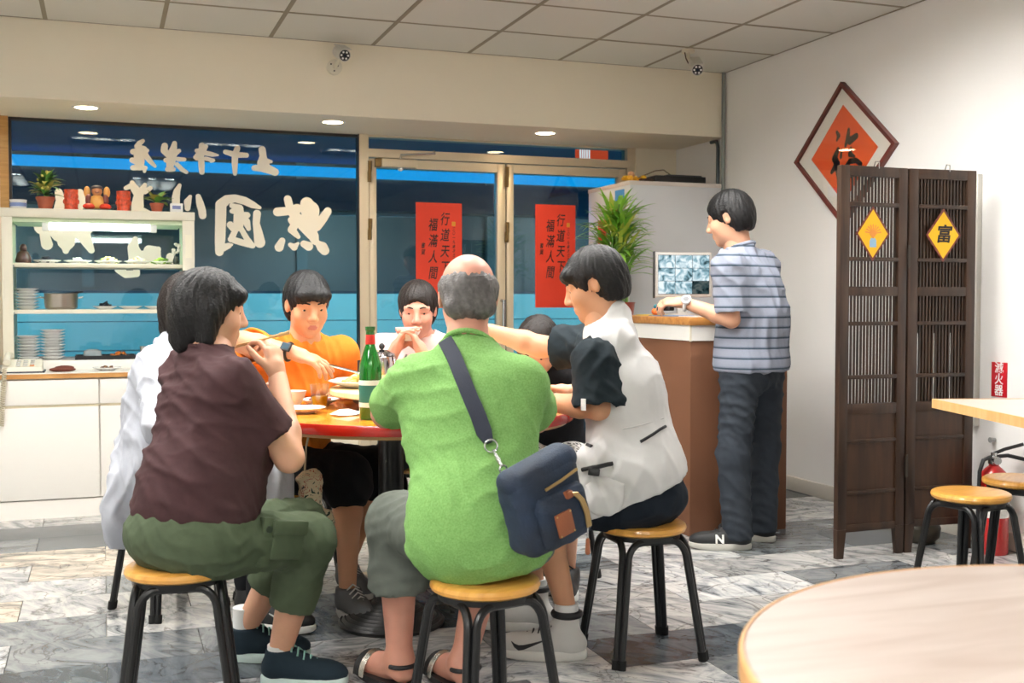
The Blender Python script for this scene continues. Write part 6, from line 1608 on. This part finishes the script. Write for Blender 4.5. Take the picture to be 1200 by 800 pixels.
# ---------------------------------------------------------------- young man in the white vest
vm = person('young man in white utility vest over black T-shirt leaning in from the right', C(.425, 3.645))
J = dict(pelvis=K(.405, 3.66, .52), chest=K(.365, 3.70, .83), neck=K(.315, 3.74, 1.045), head=K(.278, 3.76, 1.200),
         sh_l=K(.265, 3.585, .955), sh_r=K(.285, 3.90, .985), el_l=K(.275, 3.56, .81), wr_l=K(.085, 3.74, .815), el_r=K(.10, 4.03, .985), wr_r=K(-.085, 4.08, 1.04),
         hip_l=K(.35, 3.60, .51), hip_r=K(.36, 3.76, .51), kn_l=K(.09, 3.62, .49), kn_r=K(.02, 3.86, .49), an_l=K(.175, 3.575, .16), an_r=K(.085, 3.90, .12))
lat, fr, upv = axes_of(J); parts = []
T, ax = torso_prims(J, .95, .98)
P = T + [rc(J['neck'] - UP * .02, J['head'] - UP * .045, .056, .053, .03)]
for s_ in 'lr': P += arm_prims(J['sh_' + s_], J['el_' + s_], J['wr_' + s_], 1.0) + leg_prims(J['hip_' + s_], J['kn_' + s_], J['an_' + s_], .96)
v, q = surf(P, .007); parts.append((relax(v, q, 1), q, 0))
add_hand(parts, J['wr_l'], KD(-.9, .4, .05), KD(.1, -.2, -.95), False, 1.02, curl=(.3, .35, .4, .45)); add_hand(parts, J['wr_r'], KD(-.95, .15, .05), KD(-.1, -.2, -.9), True, 1.02, curl=(.4, .45, .5, .5))
build_head(vm, parts, J['head'], KD(-.90, .18, -.32), UP + KD(-.2, .05, 0), .98, hair='fringe', hairm=M_hair, neck=(J['neck'], .056))
finish_body(vm, parts, M_skin2)
M_blk = cloth('black_jersey', (30, 40, 46), var=.06)
T, ax = torso_prims(J, .92, .98, .010)
P = []
for s_, fl in (('l', .92), ('r', .60)): P += sleeve(J['sh_' + s_], J['el_' + s_], fl, .072, .086, .056, .074)
P += T
P += [sub(rc(J['neck'] + UP * .012, J['head'], .058, .07, .01)), plane(J['pelvis'] + UP * .04, -UP)]
ts_ = soft('t_shirt', P, M_blk, vm, .007, dict(amp=.008, freq=40, seed=55), 1)
sl_ = J['sh_l'] + (J['el_l'] - J['sh_l']) * .86; tg_d = Vector(unit(KD(-.55, -.8, -.05)))
Mt = Matrix((Vector((0, 0, 1)).cross(tg_d).normalized(), Vector((0, 0, 1)), tg_d)).transposed().to_4x4(); Mt.translation = Vector(sl_) + tg_d * .089
MB().box((-.008, -.018, -.002), (.008, .018, .003), Mt).build('sleeve_tag', M_enam, ts_)
M_vest = cloth('vest_nylon', (210, 209, 208), var=.02, bump=.1)
M_vest.node_tree.nodes['Principled BSDF'].inputs['Roughness'].default_value = .6
T, ax = torso_prims(J, .98, 1.04, .020)
P = [T[0], T[1], T[2], T[4], T[5]] + [el(J['pelvis'] + UP * .09 - fr * .012, (.176, .145, .17), .06, ax), el(J['chest'] - fr * .035, (.150, .10, .17), .05, ax), rc(J['neck'] - fr * .03 - lat * .1 - UP * .02, J['neck'] - fr * .03 + lat * .1 - UP * .02, .062, k=.05), el(J['pelvis'] + UP * .04 + lat * .03, (.16, .150, .11), .05, ax)]
P += [rc(J['neck'] - fr * .02 + UP * .0, J['neck'] - fr * .022 + UP * .05, .066, .062, .03), sub(rc(J['neck'] + UP * .02, J['head'] + fr * .03, .056, .072, .01))]
for s_ in 'lr': sh, e_ = J['sh_' + s_], J['el_' + s_]; o_ = lat * (.045 if s_ == 'l' else -.045); P += [sub(rc(sh + o_ + UP * .05 + fr * .02, sh + o_ - UP * .12 + fr * .04, .072, .080, .02))]
P += [rc(K(.255, 3.525, .64), K(.270, 3.515, .48), .060, .062, .06), rc(K(.35, 3.53, .60), K(.36, 3.525, .50), .060, .060, .06)]
P += [plane(J['pelvis'] + UP * .005, unit(KD(.38, 0, -1)))]
ve = soft('vest', P, M_vest, vm, .007, dict(amp=.006, freq=28, seed=58, direc=KD(1, .2, .3)), 2)
def on_surface(prims_v, origin, direc):
    """first surface point of a built garment along a ray"""
    hit = prims_v.data
    bm = bmesh.new(); bm.from_mesh(hit)
    from mathutils.bvhtree import BVHTree
    t = BVHTree.FromBMesh(bm); r = t.ray_cast(Vector(origin), Vector(direc)); bm.free()
    return r[0], r[1]
def decal_strip(garment, pts, rad, name, m, parent, lift=.002, thick=None):
    """tube laid on a garment through the surface points seen from the given side"""
    out = []
    for (u, v) in pts:
        o = V3((0, 0, 1.15)); tgt = Q(u, v, 3.2); p, n_ = on_surface(garment, o + (tgt - o) * .3, unit(tgt - o))
        if p is not None: out.append(p + n_ * lift)
    if len(out) > 1: return MB().tube(out, rad, 8).build(name, m, parent)
M_zip = mat('zip_black', (24, 24, 28), .4)
decal_strip(ve, [(751, 518), (758, 514), (766, 509), (773, 504), (780, 500)], .005, 'zip', M_zip, ve)
decal_strip(ve, [(683, 551), (693, 549), (703, 547), (712, 545), (719, 544)], .007, 'zip', M_zip, ve)
decal_strip(ve, [(718, 545), (728, 570), (738, 595), (744, 603)], .003, 'seam', M_vest, ve, .0005)
decal_strip(ve, [(730, 503), (745, 500), (760, 496), (778, 490)], .0028, 'seam', M_vest, ve, .0005)
# pouch pocket at the front hem
pc, pn_ = on_surface(ve, (0, 0, 1.15), unit(Q(709, 578, 3.3) - V3((0, 0, 1.15))))
if pc is not None:
    td = Vector(unit(KD(.95, -.1, -.12))); td = (td - pn_ * td.dot(pn_)).normalized(); uu = pn_.cross(td)
    if uu.z < 0: uu = -uu
    Mp = Matrix((td, pn_, uu)).transposed().to_4x4(); Mp.translation = pc
    soft('pouch_pocket', [el(np.array(pc) - np.array(uu) * .012, (.066, .017, .066), .01, [np.array(td), np.array(pn_), np.array(uu)]), rc(np.array(pc) - np.array(td) * .05 + np.array(uu) * .045, np.array(pc) + np.array(td) * .052 + np.array(uu) * .028, .009, k=.012)], M_vest, ve, .006, dict(amp=.004, freq=50, seed=4))
    MB().box((-.058, .012, .045), (-.022, .024, .068), Mp, bev=.003).build('phone', M_black, ve)
decal_strip(vm.children[-1] if False else ve, [(681, 520), (688, 522), (694, 524)], .006, 'buckle', M_zip, ve)
P = [el(J['pelvis'] - UP * .005, (.185, .155, .11), .05, ax), el(J['pelvis'] - UP * .03 - fr * .02, (.175, .15, .085), .05, ax)]
for s_ in 'lr': hp, kn, an = J['hip_' + s_], J['kn_' + s_], J['an_' + s_]; P += [rc(hp, kn, .100, .090, .05), rc(kn, kn + (an - kn) * .16, .085, .090, .03)]
soft('shorts', P, cloth('blue_black_cotton', (24, 32, 42)), vm, .008, dict(amp=.007, freq=28, seed=59), 1)
M_lgrey = mat('pale_grey_leather', (206, 204, 200), .5); M_blk2 = mat('shoe_black', (26, 26, 30), .5)
sh_ = shoe(vm, J['an_l'], KD(-1, .12), M_lgrey, mat('pale_sole', (222, 220, 214), .5), .30, .102, high=.045, laces=M_blk2, logo='swoosh', logo_mat=M_blk2, trim=M_blk2)
shoe(vm, J['an_r'], KD(-1, .1), M_lgrey, mat('pale_sole', (0, 0, 0)), .30, .102, high=.045, laces=M_blk2, trim=M_blk2)
for a in (J['an_l'], J['an_r']): MB().cyl(Vector((a[0], a[1], .08)), Vector((a[0], a[1], .178)), .0385, .0385, seg=20).build('sock', M_sock, vm)

# ---------------------------------------------------------------- long haired girl behind the table
lg = person('girl with long dark hair in black top leaning over her bowl behind the vest wearer', C(.15, 4.66))
J = dict(pelvis=K(.17, 4.68, .515), chest=K(.15, 4.60, .745), neck=K(.12, 4.52, .875), head=K(.105, 4.46, .965),
         sh_l=K(.26, 4.52, .83), sh_r=K(.02, 4.62, .83), el_l=K(.33, 4.42, .80), wr_l=K(.215, 4.30, .805), el_r=K(-.06, 4.60, .80), wr_r=K(-.03, 4.46, .81),
         hip_l=K(.24, 4.62, .495), hip_r=K(.10, 4.66, .495), kn_l=K(.22, 4.30, .50), kn_r=K(.05, 4.36, .49), an_l=K(.22, 4.36, .09), an_r=K(.03, 4.42, .09))
lat, fr, upv = axes_of(J); parts = []
T, ax = torso_prims(J, .8, .85)
P = T + [rc(J['neck'] - UP * .02, J['head'] - UP * .03, .046, .044, .03)]
for s_ in 'lr': P += arm_prims(J['sh_' + s_], J['el_' + s_], J['wr_' + s_], .85) + leg_prims(J['hip_' + s_], J['kn_' + s_], J['an_' + s_], .85)
v, q = surf(P, .008); parts.append((relax(v, q, 1), q, 0))
add_hand(parts, J['wr_l'], KD(-.6, .5, .05), KD(-.1, -.2, -.9), False, .85, curl=(.4, .45, .5, .5)); add_hand(parts, J['wr_r'], KD(.6, -.2, .2), KD(.3, -.2, -.9), True, .85, curl=(.4, .45, .5, .5))
build_head(lg, parts, J['head'], KD(-.25, -.75, -.6), UP + KD(-.1, -.45, 0), .93, hair='long', hairm=M_hairb, neck=(J['neck'], .046))
finish_body(lg, parts, M_skin)
T, ax = torso_prims(J, .84, .92, .011)
P = []
for s_ in 'lr': P += sleeve(J['sh_' + s_], J['el_' + s_], .55, .054, .058, .042, .05)
P += T
P += [sub(rc(J['neck'] + UP * .01, J['head'], .05, .06, .01)), plane(J['pelvis'] - UP * .01, -UP)]
soft('shirt', P, M_blackc, lg, .009, dict(amp=.005, freq=30, seed=65), 1)
def checker_mat():
    m = bpy.data.materials.new('patterned_cotton'); m.use_nodes = True; N = m.node_tree.nodes; L = m.node_tree.links; b = N['Principled BSDF']; b.inputs['Roughness'].default_value = .85
    t = N.new('ShaderNodeTexCoord'); vo = N.new('ShaderNodeTexVoronoi'); vo.inputs['Scale'].default_value = 60; L.new(t.outputs['Object'], vo.inputs['Vector'])
    r = N.new('ShaderNodeValToRGB'); r.color_ramp.interpolation = 'CONSTANT'; r.color_ramp.elements[1].position = .42; r.color_ramp.elements[0].color = lin((40, 40, 48)); r.color_ramp.elements[1].color = lin((226, 224, 222)); L.new(vo.outputs['Distance'], r.inputs[0]); L.new(r.outputs[0], b.inputs['Base Color']); return m
P = [el(J['pelvis'] - UP * .01, (.15, .125, .095), .05, ax)]
for s_ in 'lr': hp, kn, an = J['hip_' + s_], J['kn_' + s_], J['an_' + s_]; P += [rc(hp, kn, .088, .075, .05), rc(kn, kn + (an - kn) * .3, .070, .066, .03)]
soft('trousers', P, checker_mat(), lg, .010, dict(amp=.005, freq=30, seed=68), 1)
shoe(lg, J['an_l'], KD(-.1, -1), M_bsh, M_wsole, .23, .085, laces=M_bsh); shoe(lg, J['an_r'], KD(-.1, -1), M_bsh, M_wsole, .23, .085, laces=M_bsh)

# ---------------------------------------------------------------- standing man at the desk
sm = person('standing man in grey striped polo shirt and dark trousers at the reception desk', C(1.10, 5.2))
J = dict(pelvis=K(1.115, 5.22, .87), chest=K(1.105, 5.21, 1.19), neck=K(1.055, 5.20, 1.375), head=K(1.005, 5.20, 1.525),
         sh_l=K(.975, 5.06, 1.300), sh_r=K(1.19, 5.34, 1.310), el_l=K(.985, 5.04, 1.065), wr_l=K(.79, 5.13, 1.14), el_r=K(1.22, 5.42, 1.07), wr_r=K(1.10, 5.40, 1.14),
         hip_l=K(1.055, 5.15, .83), hip_r=K(1.19, 5.29, .83), kn_l=K(1.02, 5.15, .44), kn_r=K(1.20, 5.33, .44), an_l=K(1.045, 5.16, .09), an_r=K(1.20, 5.34, .09))
lat, fr, upv = axes_of(J); parts = []
T, ax = torso_prims(J, .98, .98)
P = T + [rc(J['neck'] - UP * .02, J['head'] - UP * .045, .056, .053, .03)]
for s_ in 'lr': P += arm_prims(J['sh_' + s_], J['el_' + s_], J['wr_' + s_], .98) + leg_prims(J['hip_' + s_], J['kn_' + s_], J['an_' + s_])
v, q = surf(P, .009); parts.append((relax(v, q, 1), q, 0))
add_hand(parts, J['wr_l'], KD(-.92, .25, .05), KD(.1, .35, -.9), False, 1.0, curl=(.5, .6, .7, .75), thumb=.5); add_hand(parts, J['wr_r'], KD(-.9, .1, -.1), KD(0, 0, -1), True, 1.0)
build_head(sm, parts, J['head'], KD(-.86, .42, -.25), UP + KD(-.1, .05, 0), 1.0, hair='short', hairm=M_hair, neck=(J['neck'], .056))
finish_body(sm, parts, M_skin)
def stripe_mat():
    m = bpy.data.materials.new('striped_jersey'); m.use_nodes = True; N = m.node_tree.nodes; L = m.node_tree.links; b = N['Principled BSDF']; b.inputs['Roughness'].default_value = .85
    t = N.new('ShaderNodeTexCoord'); sx = N.new('ShaderNodeSeparateXYZ'); L.new(t.outputs['Object'], sx.inputs[0])
    nz = N.new('ShaderNodeTexNoise'); nz.inputs['Scale'].default_value = 300; L.new(t.outputs['Object'], nz.inputs['Vector'])
    a = N.new('ShaderNodeMath'); a.operation = 'DIVIDE'; a.inputs[1].default_value = .0465; L.new(sx.outputs['Z'], a.inputs[0])
    f = N.new('ShaderNodeMath'); f.operation = 'FRACT'; L.new(a.outputs[0], f.inputs[0])
    r = N.new('ShaderNodeValToRGB'); r.color_ramp.interpolation = 'CONSTANT'; e = r.color_ramp.elements
    e[0].position = 0; e[0].color = lin((62, 78, 94)); e[1].position = .17; e[1].color = lin((132, 140, 158))
    k = e.new(.28); k.color = lin((152, 158, 174))
    L.new(f.outputs[0], r.inputs[0])
    mx = N.new('ShaderNodeMix'); mx.data_type = 'RGBA'; mx.blend_type = 'MULTIPLY'; mx.inputs[0].default_value = .25; L.new(r.outputs[0], mx.inputs[6]); L.new(nz.outputs[0], mx.inputs[7]); L.new(mx.outputs[2], b.inputs['Base Color']); return m
M_str = stripe_mat()
T, ax = torso_prims(J, 1.05, 1.15, .018)
P = []
for s_ in 'lr': P += sleeve(J['sh_' + s_], J['el_' + s_], .86, .070, .078, .054, .066)
P += T + [el(J['pelvis'] + UP * .06, (.180, .155, .18), .06, ax), el(J['pelvis'] + UP * .2 - fr * .02, (.175, .145, .16), .06, ax), el(J['pelvis'] - UP * .03, (.182, .156, .12), .05, ax)]
P += [sub(rc(J['neck'] + UP * .015, J['head'], .060, .075, .01)), plane(J['pelvis'] - UP * .05, -UP)]
soft('polo_shirt', P, M_str, sm, .008, dict(amp=.009, freq=34, seed=75, direc=KD(1, .3, .2)), 2)
MB().tube([Vector(J['neck'] + UP * .02 + fr * .062 * math.cos(a) + lat * .066 * math.sin(a) - UP * .022 * math.cos(a)) for a in np.linspace(0, 2 * math.pi, 26, endpoint=False)], .010, 8, closed=True).build('collar', M_str, sm)
M_slate = cloth('slate_trousers', (52, 58, 66), var=.06)
P = [el(J['pelvis'] - UP * .03, (.172, .140, .13), .05, ax)]
for s_ in 'lr': hp, kn, an = J['hip_' + s_], J['kn_' + s_], J['an_' + s_]; P += [rc(hp, kn, .096, .076, .04), rc(kn, an - UP * .02, .076, .070, .03)]
P += [plane((0, 0, .045), (0, 0, -1))]
soft('trousers', P, M_slate, sm, .008, dict(amp=.009, freq=40, seed=78, direc=KD(.5, .1, 1)), 1)
M_rsh = mat('runner_black', (34, 36, 38), .6, bump=.2, bscale=300); M_gsole = mat('grey_sole', (196, 194, 186), .5); M_ref = mat('reflective_white', (236, 236, 232), .4)
shoe(sm, J['an_l'], KD(-1, .1), M_rsh, M_gsole, .29, .10, laces=M_rsh, logo='N', logo_mat=M_ref)
shoe(sm, J['an_r'], KD(-.8, .5), M_rsh, M_gsole, .29, .10, laces=M_rsh, logo='N', logo_mat=M_ref)
wrv = unit(J['wr_l'] - J['el_l']); wc = J['wr_l'] - wrv * .01; a_, b_, _ = basis_from(Vector(wrv), (0, 0, 1))
wt = MB().tube([Vector(wc) + a_ * .031 * math.cos(t) + b_ * .031 * math.sin(t) for t in np.linspace(0, 2 * math.pi, 24, endpoint=False)], .008, 8, closed=True).build('wristwatch', M_enam, sm)
fd = Vector(unit(KD(.1, -.9, .3))); fd = (fd - Vector(wrv) * fd.dot(Vector(wrv))).normalized(); wcv = Vector(wc) + fd * .033
MB().cyl(wcv, wcv + fd * .012, .023, .021, seg=18).build('watch_case', M_enam, wt); MB().cyl(wcv + fd * .012, wcv + fd * .0125, .013, seg=16).build('watch_dial', mat('watch_dial', (110, 110, 112), .3), wt)
rm = MB(); ra = Vector(J['wr_l'] + KD(-.085, .03, -.025)); Mr = Matrix.Translation(ra) @ Matrix.Rotation(YAW, 4, 'Z'); rm.box((-.018, -.04, -.012), (.018, .04, .006), Mr, bev=.004)  # small black remote control under the left hand
tag(rm.build('remote_control', M_black), "black remote control under the standing man's hand", 'remote')

# ================================================================== bags
M_bagn = mat('navy_canvas', (34, 52, 76), .7, rgb2=(24, 34, 48), vscale=9, bump=.3, bscale=300)
M_leath = mat('tan_leather', (146, 84, 52), .5, bump=.15, bscale=150); M_brass = mat('zip_brass', (190, 160, 110), .35, metal=.8)
M_strap = mat('navy_webbing', (40, 46, 62), .7, bump=.3, bscale=400)
cb = thing('crossbody_bag', 'navy crossbody bag with tan leather patch hanging on the green shirted man\'s back', 'bag', C(.1, 2.78, .5))
# bag frame: local x along its width, y out of the body, z up; it leans and turns with the hip
ex = V3(C(.80, .60, 0)); ex = unit(ex + UP * .30); ey = unit(np.cross(UP, ex)) * -1
if ey @ KD(0, -1, 0) < 0: ey = -ey
ez = np.cross(ex, -ey); ez = ez if ez[2] > 0 else -ez
bc = Q(637, 592, 2.74)
Mb = Matrix((Vector(ex), Vector(ey), Vector(ez))).transposed().to_4x4(); Mb.translation = Vector(bc); Mb = Mb @ Matrix.Scale(.86, 4)
def bagpt(x, y, z): return np.array(Mb @ Vector((x, y, z)))
axb = [ex, ey, ez]
def rbox(cx, cy, cz, hx, hy, hz, k=.02, r=.022):
    """rounded box as a cage of capsules plus a flat core"""
    P = []
    for sz in (-1, 1):
        for sy in (-1, 1): P.append(rc(bagpt(cx - hx + r, cy + sy * (hy - r), cz + sz * (hz - r)), bagpt(cx + hx - r, cy + sy * (hy - r), cz + sz * (hz - r)), r, k=k))
    n = 7
    for i in range(n):
        z = cz + (hz - r) * (-1 + 2 * i / (n - 1))
        for j in range(5):
            x = cx + (hx - r) * (-1 + 2 * j / 4)
            P.append(rc(bagpt(x, cy - hy + r, z), bagpt(x, cy + hy - r, z), r * 1.25, k=k))
    return P
soft('bag_body', rbox(0, 0, 0, .105, .048, .110), M_bagn, cb, .006, dict(amp=.003, freq=50, seed=4))
fp = soft('front_pocket', rbox(.014, .052, -.032, .078, .022, .070, .016, .018), M_bagn, cb, .005, dict(amp=.002, freq=60, seed=5))
soft('flap', [rc(bagpt(-.085, .02, .100), bagpt(.095, .02, .108), .032, k=.03), rc(bagpt(-.085, -.02, .100), bagpt(.095, -.02, .110), .030, k=.03)], M_bagn, cb, .006)
MB().box((-.035, .080, -.075), (.022, .0945, -.008), Mb, bev=.001).build('leather_patch', M_leath, fp)
for x, z in ((-.031, -.071), (.018, -.071), (-.031, -.012), (.018, -.012)): MB().cyl(bagpt(x, .093, z), bagpt(x, .0965, z), .0025, seg=8).build('rivet', M_brass, fp)
MB().tube([Vector(bagpt(-.03, .070, .066)), Vector(bagpt(.03, .072, .072)), Vector(bagpt(.094, .068, .080))], .004, 8).build('zip', M_brass, cb)
zc = [Vector(bagpt(.020, .092, .034)), Vector(bagpt(.045, .094, .026)), Vector(bagpt(.062, .093, .0)), Vector(bagpt(.070, .092, -.04)), Vector(bagpt(.068, .090, -.085))]
for o in (0, .008, .016): MB().tube([p + Vector(ex) * o * .6 for p in zc], .0032, 8).build('zip', M_brass, fp)
MB().tube([zc[-1], zc[-1] - Vector(UP) * .03], .002, 6).build('zip_slider', M_chrome, fp)
soft('zip_pull', [rc(np.array(zc[-1]) - UP * .03, np.array(zc[-1]) - UP * .062, .005, .007, .004)], M_leath, fp, .003)
MB().box((.018, .080, .022), (.040, .098, .042), Mb, bev=.002).build('leather_tab', M_leath, fp)
# strap up the back to the left shoulder
path_uv = [(524, 402), (532, 420), (541, 442), (551, 466), (560, 488), (567, 508), (572, 521)]
shirt = [o for o in g.children if o.name.startswith('shirt')][0]
sp_ = []
for u, v in path_uv:
    o = V3((0, 0, 1.15)); p, n_ = on_surface(shirt, o, unit(Q(u, v, 3.0) - o))
    if p is not None: sp_.append((p, n_))
b = MB(); vs_l = []; 
wdt = .020
fs_ = []
dn = Vector(ex)
for i, (p, n_) in enumerate(sp_):
    t = (sp_[min(i + 1, len(sp_) - 1)][0] - sp_[max(i - 1, 0)][0]).normalized(); sd = n_.cross(t).normalized()
    ww = wdt if i < len(sp_) - 1 else wdt * .55
    for s1, l1 in ((-1, .004), (1, .004), (1, .015), (-1, .015)): vs_l.append(p + sd * ww * s1 + n_ * l1)
for i in range(len(sp_) - 1):
    for j in range(4): fs_.append((i * 4 + j, i * 4 + (j + 1) % 4, (i + 1) * 4 + (j + 1) % 4, (i + 1) * 4 + j))
fs_ += [(0, 1, 2, 3), tuple((len(sp_) - 1) * 4 + j for j in (3, 2, 1, 0))]
b._add(vs_l, fs_); b.build('strap', M_strap, cb, 40)
# metal ring, snap hook and chain down to the bag corner
e0 = sp_[-1][0] + sp_[-1][1] * .012; e1_ = Vector(bagpt(-.10, .01, .112)); dirc = (e1_ - e0)
def ring(c, n_, r, rad, name):
    a, bb_, _ = basis_from(n_); return MB().tube([c + a * r * math.cos(t) + bb_ * r * math.sin(t) for t in np.linspace(0, 2 * math.pi, 18, endpoint=False)], rad, 6, closed=True).build(name, M_chrome, cb)
ring(e0 + dirc * .10, Vector(KD(0, -1, .1)), .016, .0025, 'ring')
MB().tube([e0 + dirc * .22, e0 + dirc * .45, e0 + dirc * .62], [.004, .007, .004], 8).build('snap_hook', M_chrome, cb)
ring(e0 + dirc * .70, Vector(KD(.6, -1, .1)), .010, .0025, 'chain_link'); ring(e0 + dirc * .82, Vector(KD(-.6, -1, .1)), .010, .0025, 'chain_link'); ring(e0 + dirc * .93, Vector(KD(.3, -1, .1)), .013, .0025, 'ring')

# patterned pouch hanging at the orange shirted man's knees
M_pat = bpy.data.materials.new('floral_canvas'); M_pat.use_nodes = True
_N = M_pat.node_tree.nodes; _L = M_pat.node_tree.links; _b = _N['Principled BSDF']; _b.inputs['Roughness'].default_value = .8
_t = _N.new('ShaderNodeTexCoord'); _n = _N.new('ShaderNodeTexNoise'); _n.inputs['Scale'].default_value = 26; _n.inputs['Distortion'].default_value = 2.2; _L.new(_t.outputs['Object'], _n.inputs['Vector'])
_r = _N.new('ShaderNodeValToRGB'); _r.color_ramp.interpolation = 'CONSTANT'; _e = _r.color_ramp.elements; _e[0].position = 0; _e[0].color = lin((40, 70, 60)); _e[1].position = .38; _e[1].color = lin((226, 214, 180))
for ps_, c_ in ((.60, (180, 70, 50)), (.64, (226, 214, 180)), (.70, (40, 50, 60))): k_ = _e.new(ps_); k_.color = lin(c_)
_L.new(_n.outputs[0], _r.inputs[0]); _L.new(_r.outputs[0], _b.inputs['Base Color'])
tbg = thing('tote_bag', 'small cream patterned cloth bag hanging under the table by the orange shirted man', 'bag', C(-.715, 3.96, .35))
c0 = K(-.715, 3.955, .44)
soft('bag_cloth', [el(c0 + UP * .02, (.045, .03, .09), .03), rc(c0 + KD(-.035, 0, -.05), c0 + KD(.04, .02, -.075), .038, .045, .03), rc(c0 + KD(-.02, 0, .08), c0 + KD(.015, 0, .085), .026, .026, .03)], M_pat, tbg, .006, dict(amp=.008, freq=60, seed=6))
MB().tube([Vector(c0 + KD(-.02, 0, .09)), Vector(c0 + KD(-.015, .005, .19)), Vector(c0 + KD(.0, .01, .262))], .004, 6).build('cord', mat('cord_cream', (200, 190, 160), .7), tbg)
